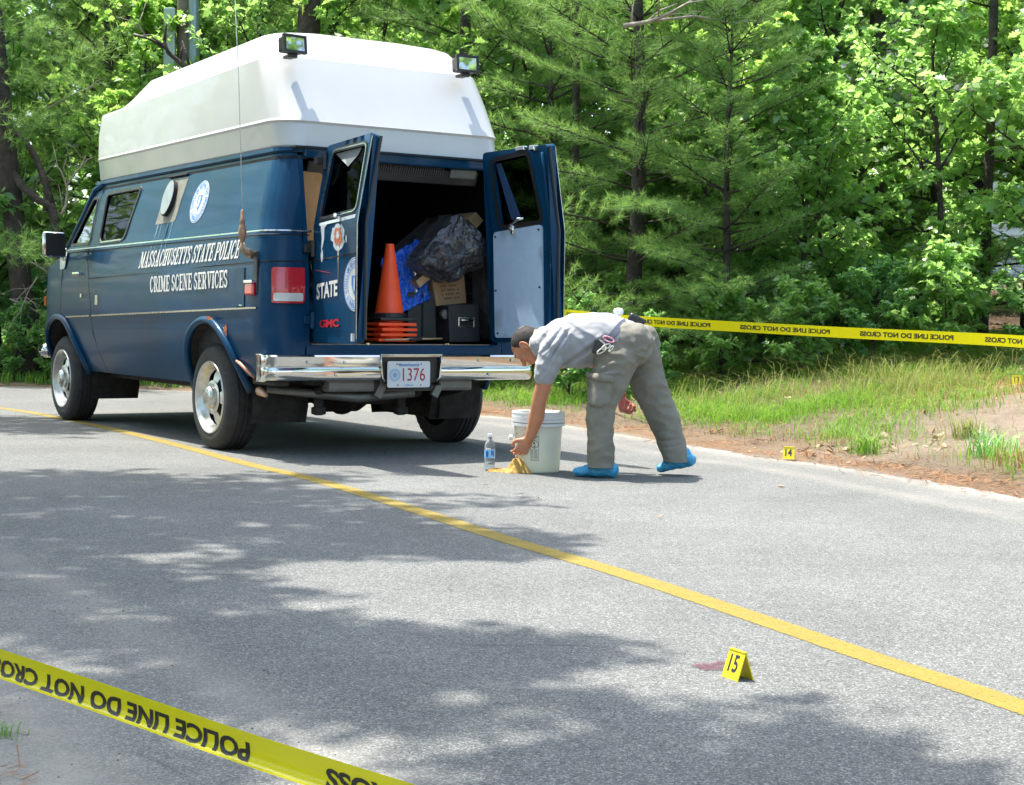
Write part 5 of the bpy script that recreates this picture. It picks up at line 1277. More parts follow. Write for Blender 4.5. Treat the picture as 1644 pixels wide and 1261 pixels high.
# groove and belt on the outer face of the left door
def dquad(name, pts, off, mat, par, step=.05):
    v, f = panel2d(pts, [], step); return mapped(name, v, f, lambda a, b_: fl_(a, b_, off), mat, par)
dquad('door_groove', [(.01, 1.222), (.645, 1.252), (.645, 1.261), (.01, 1.231)], .0015, M['seam'], dl)
dquad('peeled_paint', rquad([(.09, 1.435), (.60, 1.462), (.605, 1.484), (.08, 1.452)], .008), .0015, M['primer'], dl)
def blob(cx, cy, w_, h_, seed, amp=.35, n=20):
    q = random.Random(seed); return [(cx + w_ / 2 * (1 + amp * (q.random() - .5)) * cos(2 * pi * k / n), cy + h_ / 2 * (1 + amp * (q.random() - .5)) * sin(2 * pi * k / n)) for k in range(n)]
dquad('peeled_paint', blob(.375, 1.365, .20, .15, 3, .5), .0016, M['primer'], dl, .04)
dquad('rust_patch', blob(.375, 1.362, .11, .115, 4, .5), .003, M['rust'], dl, .03); dquad('peeled_paint', blob(.37, 1.37, .04, .05, 6), .004, M['primer'], dl, .03)
dquad('peeled_paint', [(.11, 1.437), (.21, 1.441), (.17, 1.42), (.165, 1.35), (.14, 1.30), (.12, 1.29), (.13, 1.36)], .0017, M['primer'], dl, .04)
dquad('peeled_paint', blob(.135, 1.255, .04, .075, 8, .6), .0016, M['primer'], dl, .03)
dquad('peeled_paint', blob(.49, 1.345, .02, .05, 9), .0016, M['primer'], dl, .03)
dquad('rust_run', [(.365, 1.30), (.39, 1.30), (.382, 1.08), (.375, 1.08)], .0014, simple('rust_run', (.14, .12, .08), .7, var=.3), dl, .05)
dquad('red_scrape', [(.03, 1.165), (.26, 1.145), (.26, 1.15), (.03, 1.172)], .0014, simple('red_scrape', (.25, .04, .06), .6), dl, .05)
def door_text(name, txt, x0, x1, z0_, hh, mat, bold, off=.004, fn=None, sheary=0.0):
    v, f, asp = text_flat(txt, bold); v, f = subdiv2d(v, f, .4)
    fn = fn or fl_
    return mesh(name, [fn(x0 + (x1 - x0) * a, z0_ + hh * b_ + sheary * a, off) for a, b_ in v], f, mat, dl)
door_text('lettering', 'STATE', .062, .375, .985, .098, M['white'], .035, sheary=.024)
seal(lambda a, b_, o: fl_(.622 + a, 1.075 + b_, o), dl, R=.158, half=.005)
door_text('badge', 'GMC', .125, .410, .815, .048, M['badgered'], .045, .009, sheary=.010)
door_text('badge_edge', 'GMC', .122, .413, .8135, .051, M['chrome'], .06, .006, sheary=.010)
# triangular sticker on the glass
dquad('window_mark', [(.118, 1.877), (.49, 1.887), (.46, 1.846), (.335, 1.783)], -.014, simple('grey_sticker', (.16, .18, .19), .6), dl, .1)
p = fl_(.39, 1.485, .02); b = MB(); b.box(p, (.03, .05, .03), bev=.008); b.build('window_latch', M['chrome'], dl)
b = MB(); b.box(fl_(.62, .765, .012), (.012, .02, .045)); b.build('door_bumper', M['white'], dl)

drr, fr_, WD = rear_door(-1, radians(98), True)
v, f = panel2d(rquad([(.07, .76), (.54, .775), (.517, 1.486), (.038, 1.450)], .03), [], .08)
bd = mapped('door_board', v, f, lambda a, b_: fr_(a, b_, -.068), M['doorboard'], drr)
lp = rquad([(.07, .76), (.54, .775), (.517, 1.486), (.038, 1.450)], .03); n_ = len(lp)
MB().add([fr_(a, b_, -.068) for a, b_ in lp] + [fr_(a, b_, -.056) for a, b_ in lp], [(i, (i + 1) % n_, n_ + (i + 1) % n_, n_ + i) for i in range(n_)]).build('board_edge', M['doorboard'], bd)
for a, b_ in ((.065, 1.42), (.49, 1.455), (.075, 1.07), (.505, 1.09), (.10, .79), (.51, .80)):
    MB().box(fr_(a, b_, -.0705), (.012, .012, .012), bev=.003).build('screw', M['black'], bd)
b = MB(); b.tube([fr_(.24, 1.44, -.07), fr_(.24, 1.48, -.09), fr_(.27, 1.50, -.10), fr_(.32, 1.525, -.09), fr_(.37, 1.53, -.08)], [.018, .016, .011, .013, .007], 8); b.box(fr_(.25, 1.46, -.075), (.03, .03, .06), bev=.008); b.build('door_latch', M['chrome'], drr, smooth=True)
b = MB(); b.tube([fr_(.60, z, -.062) for z in np.linspace(.76, 1.93, 12)], .012, 6); b.build('lock_rod', M['paint'], drr, smooth=True)
for z in (1.30, 1.22): MB().box(fr_(.625, z, -.05), (.02, .06, .03), bev=.006).build('lock_striker', M['chrome'], drr)
b = MB(); b.box(fr_(.40, 1.965, -.06), (.10, .03, .03), bev=.006); b.box(fr_(.52, 1.96, -.06), (.06, .04, .04), bev=.01); b.build('top_latch', M['chrome'], drr)
v, f = panel2d([(.10, 1.893), (.155, 1.893), (.29, 1.53), (.19, 1.53)], [], .1); mapped('window_mark', v, f, lambda a, b_: fr_(a, b_, -.026), simple('blue_streak', (.03, .07, .16), .4), drr)  # slanting dark blue streak across the right door pane

# bumper
def bumper():
    prof_b = [(-.86, .642), (-.925, .650), (-.955, .645), (-.965, .635), (-.962, .600), (-.958, .576), (-.952, .570), (-.958, .563), (-.962, .548), (-.960, .510), (-.950, .490), (-.925, .480), (-.86, .478)]
    def sect(y, wrap=0.0, back=0.0, sc=1.0):
        cz = .565
        return [Vector((x + back, y, cz + (z - cz) * sc)) for x, z in prof_b]
    b = MB()
    for (ya, yb) in ((.205, 1), (-.235, -1)):
        L = []; sg = 1 if yb > 0 else -1
        for y in np.linspace(abs(ya), .90, 8): L.append(sect(sg * y, back=.012 * (y / .9) ** 2))
        for k in range(1, 7):
            a = radians(90 * k / 6); L.append([Vector((x_ + .012 + (.075 * (1 - cos(a))) * 1.0 + (x_ + .86) * 0, sg * (.90 + .085 * sin(a)), z_)) for x_, z_ in prof_b])
        L.append([Vector((p.x * .15 + -.80 * .85, p.y + sg * .001, p.z)) for p in L[-1]])
        vs = [p for l in L for p in l]; m = len(prof_b)
        b.add(vs, [(i * m + k, i * m + k + 1, (i + 1) * m + k + 1, (i + 1) * m + k) for i in range(len(L) - 1) for k in range(m - 1)])
        b.f.append(tuple(range(len(b.v) - len(vs), len(b.v) - len(vs) + m)))
    o = b.build('rear_bumper', M['chrome'], van, angle=28)
    b = MB(); b.box((-.90, -.015, .64), (.115, .445, .014), bev=.003); b.box((-.965, -.015, .646), (.012, .45, .014), bev=.004); b.build('bumper_bridge', M['chrome'], o)
    b = MB(); b.box((-.930, -.015, .555), (.012, .43, .17)); b.box((-.875, -.015, .50), (.03, .44, .16)); b.box((-.905, .203, .56), (.10, .012, .16)); b.box((-.905, -.232, .545), (.10, .012, .19)); b.build('plate_recess', M['black'], o)
    for sg, yy in ((1, .205), (-1, -.237)): MB().tube([Vector((-.962, yy, .645)), Vector((-.964, yy, .60)), Vector((-.962, yy - sg * .012, .50)), Vector((-.955, yy - sg * .03, .478))], .007, 6).build('recess_rim', M['chrome'], o, smooth=True)
    for y, z in ((.71, .60), (.46, .60), (-.52, .61), (-.78, .61), (.52, .523), (-.60, .52)):
        MB().lathe([(.009, 0), (.009, -.006), (0, -.008)], 10, (-.962, y, z), 'x').build('bumper_bolt', M['dullchrome'], o)
    return o
bmp = bumper()
# number plate
pc = Vector((-.955, -.0, .523)); pw, ph = .311, .168
v, f = panel2d(rrect(-pw / 2, -ph / 2, pw / 2, ph / 2, .014), [], .3)
def pf(a, b_, off=0): return pc + Vector((-off, -a, b_))
npl = mesh('number_plate', [pf(a, b_, .004) for a, b_ in v] + [pf(a, b_, 0) for a, b_ in v], list(f) + [tuple(len(v) + i for i in q) for q in f], M['plate'], van)
lp = rrect(-pw / 2, -ph / 2, pw / 2, ph / 2, .014); n_ = len(lp)
MB().add([pf(a, b_, .004) for a, b_ in lp] + [pf(a, b_, 0) for a, b_ in lp], [(i, (i + 1) % n_, n_ + (i + 1) % n_, n_ + i) for i in range(n_)]).build('plate_rim', M['plate'], npl)
def ptext(txt, x0, x1, z0_, hh, mat, bold, name='plate_digits'):
    v, f, asp = text_flat(txt, bold); mesh(name, [pf(x0 + (x1 - x0) * a, z0_ + hh * b_, .006) for a, b_ in v], f, mat, npl)
ptext('1376', -.045, .118, -.042, .082, M['platered'], .0)
ptext('Massachusetts', -.075, .075, .052, .020, M['plateblue'], .02, 'plate_state_name')
ptext('Official', -.03, .03, -.074, .011, M['plateblue'], .02, 'plate_caption')
b = MB(); vs = []
def pring(r0, r1, off, mat, nm):
    b = MB(); vs = []
    for k in range(32):
        a = 2 * pi * k / 32
        for r_ in (r0, r1): vs.append(pf(-.102 + r_ * cos(a), -.004 + r_ * sin(a), off))
    b.add(vs, [(2 * k, 2 * k + 1, (2 * k + 3) % 64, (2 * k + 2) % 64) for k in range(32)]).build(nm, mat, npl)
pring(.031, .040, .0058, simple('plate_pale_blue', (.25, .45, .65), .5, var=.4, scale=200), 'plate_seal'); pring(.022, .024, .0058, M['plateblue'], 'plate_seal'); pring(.0, .013, .0058, M['plateblue'], 'plate_seal'); pring(.0, .004, .0066, M['plate'], 'plate_seal')
for a, b_ in ((-.088, .066), (.088, .066), (-.08, -.068), (.088, -.068)): MB().lathe([(.0045, 0), (.0045, -.004), (0, -.005)], 8, pf(a, b_, .004), 'x').build('plate_screw', M['greymetal'], npl)

# wheels
M['wheelchrome'] = simple('dull_wheel_chrome', (.58, .57, .53), .34, .85, var=.2, scale=22)
def wheel(x, sg, name='wheel'):
    R_, w_ = .352, .105; yo = sg * .955
    def P(r, yy): return (r, yy)
    prof_t = [(.225, 0.0), (.232, -.012 * 0 + .004), (.262, .010), (.30, .008), (.325, -.004), (.343, -.022), (.350, -.034), (.352, -.05), (.3445, -.052), (.3445, -.060), (.352, -.062), (.3522, -.088), (.344, -.090), (.344, -.099), (.352, -.101), (.3522, -.118), (.344, -.120), (.344, -.129), (.352, -.131), (.3518, -.156), (.3445, -.158), (.3445, -.167), (.351, -.169), (.349, -.186), (.340, -.200), (.31, -.215), (.26, -.215), (.225, -.205)]
    b = MB(); n = 72
    for i, (r_, yy) in enumerate(prof_t):
        for k in range(n):
            a = 2 * pi * k / n; rr_ = r_
            if .33 < r_ and yy in (-.022, -.034, -.186, -.2) and k % 2: rr_ -= .007
            cx, cz = rr_ * cos(a), rr_ * sin(a)
            if cz < -.340: cz = -.340 - (0 if r_ > .34 else 0)
            b.v.append(Vector((x + cx, yo + sg * yy, .343 + cz)))
    m = len(prof_t); b.f += [(i * n + k, i * n + (k + 1) % n, (i + 1) * n + (k + 1) % n, (i + 1) * n + k) for i in range(m - 1) for k in range(n)]
    t_ = b.build(name, M['rubber'], van, angle=40)
    c_ = Vector((x, yo, .343))
    def lathe(name, pr, mat, nn=48):
        b = MB(); b.lathe([(r_, sg * yy) for r_, yy in pr], nn, c_, 'y'); return b.build(name, mat, t_, angle=35)
    lathe('rim', [(.238, -.03), (.241, .004), (.236, .012), (.226, .010), (.214, -.004), (.205, -.02), (.196, -.045), (.186, -.055)], M['wheelchrome'])
    # slotted disc: five spokes between dark slots
    b = MB(); n5 = 5; seg = 8
    for s_ in range(n5):
        a0 = 2 * pi * s_ / n5 + .3
        for (da, db) in ((0, .62),):
            vs = []
            for k in range(seg + 1):
                a = a0 + (da + (db - da) * k / seg)
                for r_, yy in ((.192, -.052), (.15, -.030), (.100, -.018)): vs.append(c_ + Vector((r_ * cos(a), sg * yy, r_ * sin(a))))
            b.add(vs, [(3 * k + j, 3 * k + j + 1, 3 * k + j + 4, 3 * k + j + 3) for k in range(seg) for j in range(2)])
    b.build('rim_spokes', M['wheelchrome'], t_, angle=35)
    lathe('rim_disc', [(.112, -.016), (.10, -.010), (.080, -.012), (.070, -.016)], M['wheelchrome'])
    lathe('hub_cap', [(.076, -.014), (.074, .012), (.062, .026), (.044, .030), (.040, .034), (0, .036)], M['dullchrome'], 32)
    lathe('rim_back', [(.19, -.085), (0, -.085)], M['under'], 24)
    return t_
wheel(0, 1); wheel(3.17, 1); wheel(0, -1); wheel(3.17, -1)
# underbody
b = MB(); b.box((1.35, 0, .50), (4.3, 1.2, .10)); b.box((1.5, .66, .43), (3.0, .08, .12)); b.box((1.5, -.66, .43), (3.0, .08, .12)); b.build('chassis', M['under'], van)
b = MB(); b.box((1.30, 0, .47), (2.2, 1.68, .04)); b.box((1.9, 0, .40), (.8, .8, .10), bev=.04); b.build('floor_pan', M['under'], van)
b = MB(); b.tube([Vector((0, -.8, .343)), Vector((0, -.22, .343)), Vector((0, -.12, .33)), Vector((0, .12, .33)), Vector((0, .22, .343)), Vector((0, .8, .343))], [.045, .05, .10, .10, .05, .045], 12)
b.lathe([(.02, -.13), (.10, -.10), (.135, 0), (.10, .10), (.02, .13)], 20, (-.02, 0, .345), 'x'); b.build('rear_axle', M['under'], van, smooth=True)
b = MB(); b.box((-.38, .02, .44), (.55, .62, .18), bev=.05); b.box((-.42, .02, .37), (.34, .3, .12), bev=.05); b.build('fuel_tank', M['under'], van)
for y, zz in ((.47, .28), (-.13, .27)):
    b = MB(); b.box((-.62, y, zz + .09), (.035, .06, .24), bev=.01); b.box((-.62, y, zz), (.06, .085, .05), bev=.012); b.build('hanger', M['under'], van)
for sg in (1, -1):
    b = MB(); b.tube([Vector((-.78, sg * .52, .42)), Vector((-.4, sg * .53, .36)), Vector((0, sg * .54, .31)), Vector((.4, sg * .53, .34)), Vector((.75, sg * .52, .42))], [.025, .03, .04, .03, .025], 6); b.build('leaf_spring', M['under'], van)
b = MB(); b.tube([Vector((-.84, -.1, .40)), Vector((-.80, .28, .37)), Vector((-.7, .5, .39)), Vector((-.55, .80, .42))], [.03, .032, .03, .025], 10); b.build('exhaust', M['greymetal'], van, smooth=True)
b = MB(); b.box((-.82, 0, .45), (.12, 1.05, .08), bev=.02); b.box((-.885, .17, .42), (.03, .05, .10), Matrix.Rotation(.5, 3, 'X')); b.box((-.885, -.25, .42), (.03, .05, .10), Matrix.Rotation(.5, 3, 'X')); b.build('bumper_brackets', M['greymetal'], van)
b = MB(); b.box((-.70, .84, .475), (.36, .10, .05), bev=.02); b.build('splash_panel', M['under'], van)
# front end (hardly seen): nose, hood, windshield, grille, front bumper, headlamps
b = MB(); yN = lambda z: prof(z) - RF
vs = []
for z in (.5, .7, .9, 1.10): vs += [Vector((SF + RF, -yN(z), z)), Vector((SF + RF, yN(z), z))]
b.add(vs, [(2 * i, 2 * i + 1, 2 * i + 3, 2 * i + 2) for i in range(3)]); b.build('nose', M['paint'], van)
b = MB(); L = []
for s, z in [(3.138, 1.35), (3.35, 1.30), (3.62, 1.22), (3.9, 1.14), (4.22, 1.10)]:
    p = side_pt(s, z, 1); L.append([Vector((p.x, p.y * k, p.z + .02 * (1 - k * k))) for k in (-1, -.5, 0, .5, 1)])
b.add([p for l in L for p in l], [(i * 5 + k, i * 5 + k + 1, i * 5 + k + 6, i * 5 + k + 5) for i in range(4) for k in range(4)]); b.build('hood', M['paint'], van, smooth=True)
b = MB(); A = [Vector((3.10, y, 1.39)) for y in (-.90, -.4, .4, .90)]; B_ = [Vector((2.74, y, 1.87)) for y in (-.76, -.4, .4, .76)]
for k in (1, 2): A[k].x += .12; B_[k].x += .10
b.add(A + B_, [(0, 1, 5, 4), (1, 2, 6, 5), (2, 3, 7, 6)]); b.build('windshield', M['glass_clear'], van)
for sg in (1, -1):
    b = MB(); b.tube([Vector((3.12, sg * .935, 1.375)), Vector((2.90, sg * .865, 1.66)), Vector((2.77, sg * .81, 1.87)), Vector((2.60, sg * .805, 1.90))], [.03, .028, .028, .02], 8); b.build('windshield_post', M['paint'], van, smooth=True)
b = MB(); b.box((3.2, 0, 1.33), (.3, 1.7, .03)); b.box((2.75, 0, 1.895), (.12, 1.5, .05)); b.build('cowl', M['black'], van)
b = MB(); b.box((3.965, 0, .85), (.03, 1.0, .34), bev=.01); g_ = b.build('grille', M['black'], van)
b = MB()
for k in range(7): b.box((3.985, 0, .71 + .046 * k), (.012, .96, .014))
o = b.build('grille_bars', M['chrome'], g_); o['kind'] = 'stuff'
b = MB(); b.box((3.99, 0, .56), (.08, 1.3, .14), bev=.02); b.tube([Vector((3.97, .6, .56)), Vector((3.88, .82, .56)), Vector((3.66, .95, .56))], .06, 8); b.tube([Vector((3.97, -.6, .56)), Vector((3.88, -.82, .56)), Vector((3.66, -.95, .56))], .06, 8); b.build('front_bumper', M['chrome'], van, smooth=True)
for sg in (1, -1): MB().box((3.92, sg * .60, .87), (.06, .2, .14), Matrix.Rotation(-sg * .35, 3, 'Z'), bev=.02).build('headlamp', M['whitelens'], van)
b = MB(); b.box((2.75, .35, 1.15), (.15, .5, .75), bev=.06); b.box((2.75, -.42, 1.15), (.15, .5, .75), bev=.06); b.box((2.95, .35, .95), (.4, .5, .15), bev=.05); b.box((2.95, -.42, .95), (.4, .5, .15), bev=.05); b.build('cab_seats', M['black'], van, smooth=False)
# ------------------------------------------------------------------ things in and around the van (world space)
bpy.context.view_layer.update()
VM = Matrix.Translation((VX, VY, 0)) @ Matrix.Rotation(pi / 2 - VYAW, 4, 'Z')
def in_van(root):      # put a thing built in van coordinates into the world
    root.matrix_world = VM @ root.matrix_basis
    return root
FZ = .732
CG = 'stacked traffic cones in the van'
cc = vat(622, 545, 0, -.68); cx_, cy_ = -.70, cc.y
for k in range(5):
    root = empty('traffic_cone'); z = FZ - .006 + .034 * k
    r = .0
    b = MB(); b.box((0, 0, .012), (.27, .27, .020), bev=.008)
    base = b.build('base', M['cone'] if k < 4 else M['black'], root)
    b = MB(); b.lathe([(.100, .020), (.096, .03), (.028, .49), (.026, .50), (.020, .50), (.022, .48), (.09, .03)], 28)
    b.build('cone_body', M['cone'], root, smooth=True)
    if k == 4: MB().lathe([(.104, .018), (.115, .024), (.115, .045), (.098, .052)], 28).build('base_collar', M['black'], root)
    root.location = (cx_, cy_, z); root.rotation_euler = (0, 0, .06 * (k % 3) - .05)
    in_van(root)
    names5 = ['bottom traffic cone of the stack, only its orange base edge showing', 'second traffic cone from the bottom of the nested stack', 'middle traffic cone of the nested stack in the van', 'fourth traffic cone, just under the top one with the dark base', 'bright orange top cone of the stack with a dark base collar']
    tag(root, names5[k], 'traffic cone', CG)
# tarp: crumpled blue sheet behind the cones
def sheet(name, corners, nu, nv, amp, seed, mat, label, cat, crease=6.0, thick=.02, group=None):
    A, B_, C_, D_ = [Vector(c_) for c_ in corners]; vs = []; nrm = (B_ - A).cross(D_ - A).normalized()
    for j in range(nv + 1):
        for i in range(nu + 1):
            u, v = i / nu, j / nv; p = A.lerp(B_, u).lerp(D_.lerp(C_, u), v)
            q = Vector((u * crease, v * crease, seed)); n1 = abs(noise.noise(q)) * 2 - .5; n2 = noise.noise(q * 2.7) * .5
            n1 += .7 * abs(noise.noise(Vector((u * crease * 1.7 + v * 3, v * 1.2, seed + 9))))
            vs.append(p + nrm * amp * (n1 + n2))
    fs = [(j * (nu + 1) + i, j * (nu + 1) + i + 1, (j + 1) * (nu + 1) + i + 1, (j + 1) * (nu + 1) + i) for j in range(nv) for i in range(nu)]
    o = mesh(name, vs, fs, mat, None, True); m_ = o.modifiers.new('s', 'SOLIDIFY'); m_.thickness = thick
    in_van(o); return tag(o, label, cat, group)
M['tarp'] = simple('blue_tarp', (.015, .12, .60), .3, var=.25, scale=9, bump=.5, bscale=22, bdist=.02)
xa = -.62
tarp = sheet('blue_tarp', [vat(640, 505, 0, xa), vat(692, 478, 0, xa + .02), vat(672, 385, 0, xa + .12), vat(612, 415, 0, xa + .18)], 34, 34, .035, 3, M['tarp'], 'crumpled blue tarpaulin bulging behind the orange cones', 'tarp', 5)
for u, v in ((667, 467), (665, 440)):
    b = MB(); p = vat(u, v, 0, xa - .045); b.lathe([(.006, 0), (.013, -.002), (.014, .002), (.006, .003)], 14, p, 'x'); o = b.build('grommet', M['dullchrome'], None); o.matrix_world = VM; o.parent = tarp; o.matrix_parent_inverse = tarp.matrix_world.inverted()
# black plastic bag over the box
t = NT('black_plastic_sheet'); vec = t.coord(); t.set(Base_Color=(.012, .013, .016), Roughness=.12, Specular_IOR_Level=1.0, Coat_Weight=1.0, Coat_Roughness=.08)
t.bump(t.math('ADD', t.noise(16, 6, .65, vec, 1.5), t.math('MULTIPLY', t.noise(45, 4, .6, vec, 1), .35)), 1.0, .05)
M['bag'] = t.m
def shell(name, pts, cx, depth, mat, label, cat, seed, amp=.03):
    """crumpled bulging body with a given outline in the rear-facing plane"""
    P = [Vector(p) for p in pts]; c_ = sum(P, Vector()) / len(P); n_ = len(P); b = MB(); rings = 34; vs = []
    for j in range(rings + 1):
        f = j / rings; k_ = sin(f * pi / 2); d_ = depth * cos(f * pi / 2)
        for i in range(n_):
            p = c_.lerp(P[i], k_) + Vector((-d_, 0, 0)); q = p * 9 + Vector((seed, 0, 0))
            p += Vector((-abs(noise.noise(q)) * 2.2 - .75 * abs(noise.noise(q * 2.3)) - .22 * abs(noise.noise(q * 5.1)), noise.noise(q * 1.3) * .6, noise.noise(q * 1.7) * .6)) * amp; vs.append(p)
    fs = [(j * n_ + i, j * n_ + (i + 1) % n_, (j + 1) * n_ + (i + 1) % n_, (j + 1) * n_ + i) for j in range(rings) for i in range(n_)] + [tuple(range(n_))]
    back = [p + Vector((.12, 0, 0)) for p in P]; k0 = len(vs); vs += back
    fs += [(rings * n_ + i, rings * n_ + (i + 1) % n_, k0 + (i + 1) % n_, k0 + i) for i in range(n_)] + [tuple(k0 + i for i in range(n_))[::-1]]
    o = mesh(name, vs, fs, mat, None, True); in_van(o); return tag(o, label, cat)
def outline(pix, x, n=130):
    P = [vat(u, v, 0, x) for u, v in pix]; out = []; L = len(P)
    for i in range(L):
        m_ = max(1, n // L)
        for k in range(m_): out.append(P[i].lerp(P[(i + 1) % L], k / m_))
    return out
shell('black_plastic_bag', outline([(733, 343), (746, 356), (768, 372), (776, 395), (778, 418), (770, 432), (748, 436), (733, 446), (718, 455), (702, 447), (680, 438), (664, 424), (668, 412), (688, 388), (708, 362), (722, 346)], -.74), -.74, .10, M['bag'], 'glossy crumpled black plastic bag draped over the cardboard box', 'plastic bag', 5, .028)
def carton(name, pix, x, dep, mat, label, cat, bev=.004, group=None):
    """box whose rear face has the four given photo corners, in van space"""
    P = [vat(u, v, 0, x) for u, v in pix]; root = empty(name); b = MB()
    b.add(P + [p + Vector((dep, 0, 0)) for p in P], [(0, 1, 2, 3), (7, 6, 5, 4), (0, 4, 5, 1), (1, 5, 6, 2), (2, 6, 7, 3), (3, 7, 4, 0)])
    o = b.build('box_shell', mat, root); m_ = o.modifiers.new('b', 'BEVEL'); m_.width = bev; m_.segments = 2
    in_van(root); tag(root, label, cat, group); return root, P
cb, P = carton('cardboard_box', [(692, 440), (745, 436), (749, 487), (701, 492)], -.60, .30, M['cardboard'], 'brown cardboard box with faint print under the black plastic bag', 'box')
b = MB()
for k in range(5):
    z = .18 + .13 * k
    for j in range(9):
        a0 = .22 + j * .065; q = [P[3].lerp(P[2], a).lerp(P[0].lerp(P[1], a), zz) + Vector((-.002, 0, 0)) for a, zz in ((a0, z), (a0 + .045, z), (a0 + .045, z + .05), (a0, z + .05))]
        if (j * 7 + k * 3) % 5: b.add(q, [(0, 1, 2, 3)])
b.build('print', M['cardprint'], cb)
case, P = carton('equipment_case', [(720, 490), (769, 488), (771, 549), (722, 550)], -.70, .32, M['casegrey'], 'black equipment case with a metal recessed handle at the right', 'case', .006)
c_ = (P[0] + P[2]) / 2 + Vector((-.004, -.01, .01)); b = MB(); b.box(c_, (.006, .125, .07), bev=.008); hh = b.build('handle_plate', M['dullchrome'], case)
MB().box(c_ + Vector((-.004, 0, -.004)), (.004, .10, .046)).build('handle_recess', M['black'], hh)
b = MB(); b.tube([c_ + Vector((-.008, .05, .018)), c_ + Vector((-.018, .045, .012)), c_ + Vector((-.018, -.045, .012)), c_ + Vector((-.008, -.05, .018))], .006, 6); b.build('handle', M['chrome'], hh, smooth=True)
b = MB()
for y_, z_ in ((.5, 1), (-.5, 1)): pass
tc, P = carton('tall_case', [(655, 470), (700, 463), (701, 546), (655, 546)], -.58, .3, simple('dark_green_grey_case', (.035, .04, .036), .65, var=.2), 'tall narrow dark case standing between cones and equipment case', 'case', .008)
b = MB(); mid_ = (P[0] + P[1]) / 2; b.box((mid_ + (P[2] + P[3]) / 2) / 2 + Vector((-.004, 0, 0)), (.006, .012, .28)); b.build('lid_seam', M['seam'], tc)
b = MB(); q_ = vat(714, 505, 0, -.66); b.lathe([(0, -.02), (.03, -.015), (.035, 0), (.03, .02)], 16, q_, 'x'); o = b.build('reel', M['greymetal']); in_van(o); tag(o, 'small round metal reel in the gap left of the equipment case', 'reel')
# timber ends
for i, (pix, x, dep, lab) in enumerate([([(752, 352), (764, 341), (776, 354), (765, 368)], -.60, .5, 'upper sawn timber end sticking up behind the black plastic bag'), ([(668, 452), (686, 436), (693, 446), (674, 462)], -.64, .35, 'lower sawn timber end poking out under the black plastic bag')]):
    P = [vat(u, v, 0, x) for u, v in pix]; b = MB(); dv = Vector((dep, 0, .0)); b.add(P + [p + dv for p in P], [(0, 1, 2, 3), (7, 6, 5, 4), (0, 4, 5, 1), (1, 5, 6, 2), (2, 6, 7, 3), (3, 7, 4, 0)])
    o = b.build('timber', M['wood']); in_van(o); tag(o, lab, 'timber', 'timbers in the van')
# grey blanket heap at the back
M['blanket'] = simple('grey_blanket', (.055, .05, .048), .9, var=.3, scale=10, bump=.8, bscale=18, bdist=.03)
shell('grey_blanket', outline([(640, 400), (700, 350), (745, 345), (785, 400), (790, 545), (640, 545)], -.22), -.22, .12, M['blanket'], 'dark grey blanket heaped at the back behind the cases', 'blanket', 8, .05)
shell('dark_jacket', outline([(772, 405), (788, 400), (793, 470), (788, 545), (774, 500)], -.62), -.62, .03, simple('charcoal_fabric', (.05, .053, .055), .85, var=.3), 'charcoal jacket hanging beside the right rear door', 'jacket', 9, .02)
# sticks on the sill
for (a, c2, lab) in (((618, 544), (710, 549), 'upper long pale wooden stick lying on the van floor edge'), ((620, 550), (656, 546), 'short wooden stick crossing under the long one')):
    p0, p1 = vat(*a, 2, FZ), vat(*c2, 2, FZ)
    p0 = vat(a[0], a[1], 0, -.86); p1 = vat(c2[0], c2[1], 0, -.80); p0.z = FZ + .008; p1.z = FZ + .010 + (.008 if 'upper' in lab else 0); b = MB(); b.tube([p0, p0.lerp(p1, .5), p1], [.006, .008, .005], 8); o = b.build('wooden_stick', M['wood'], smooth=True); in_van(o); tag(o, lab, 'stick', 'sticks on the van floor')
b = MB(); p = vat(668, 549, 0, -.87); p.z = FZ + .012; b.tube([p + Vector((0, .05, -.004)), p, p + Vector((0, -.03, .004)), p + Vector((0, -.05, -.004))], [.008, .012, .010, .005], 8); o = b.build('black_glove', M['black'], smooth=True); in_van(o); tag(o, 'small crumpled black glove on the van floor edge by the sticks', 'glove')

# evidence markers
def marker(u, v, z, txt, rz, lab, sc=1.0):
    p = gnd(u, v, z); root = empty('evidence_marker', p, rz)
    W_, H_, D_, t_ = .080 * sc, .082 * sc, .056 * sc, .003
    # tent: front panel and back panel meeting at a ridge
    fp = [(-W_ / 2, -D_ / 2, 0), (W_ / 2, -D_ / 2, 0), (W_ / 2, 0, H_), (-W_ / 2, 0, H_)]
    bp = [(-W_ / 2, D_ / 2, 0), (W_ / 2, D_ / 2, 0), (W_ / 2, 0, H_), (-W_ / 2, 0, H_)]
    for nm, q, s in (('front_panel', fp, 1), ('rear_panel', bp, -1)):
        o = mesh(nm, [Vector(a) for a in q], [(0, 1, 2, 3) if s > 0 else (3, 2, 1, 0)], M['markeryellow'], root); m_ = o.modifiers.new('s', 'SOLIDIFY'); m_.thickness = t_; m_.offset = 0
        if s > 0: fo = o
    MB().box((0, 0, H_), (W_, .008, .006), bev=.002).build('ridge', M['markeryellow'], root)
    v2, f2, asp = text_flat(txt, .022); hh = H_ * .62; ww = min(W_ * .62, hh * asp * .82); L_ = sqrt(H_ ** 2 + (D_ / 2) ** 2)
    nrm = Vector((0, -H_, D_ / 2)).normalized()
    mesh('number', [Vector(((a - .5) * ww, 0, 0)) + Vector((0, -D_ / 2, 0)).lerp(Vector((0, 0, H_)), .24 + .62 * b_) + nrm * .0022 for a, b_ in v2], f2, M['markerblack'], fo)
    return tag(root, lab, 'evidence marker', 'numbered evidence markers')
marker(1184, 1089, 0, '15', radians(-62), 'yellow evidence marker number 15 beside the pink stain on the road', .84)
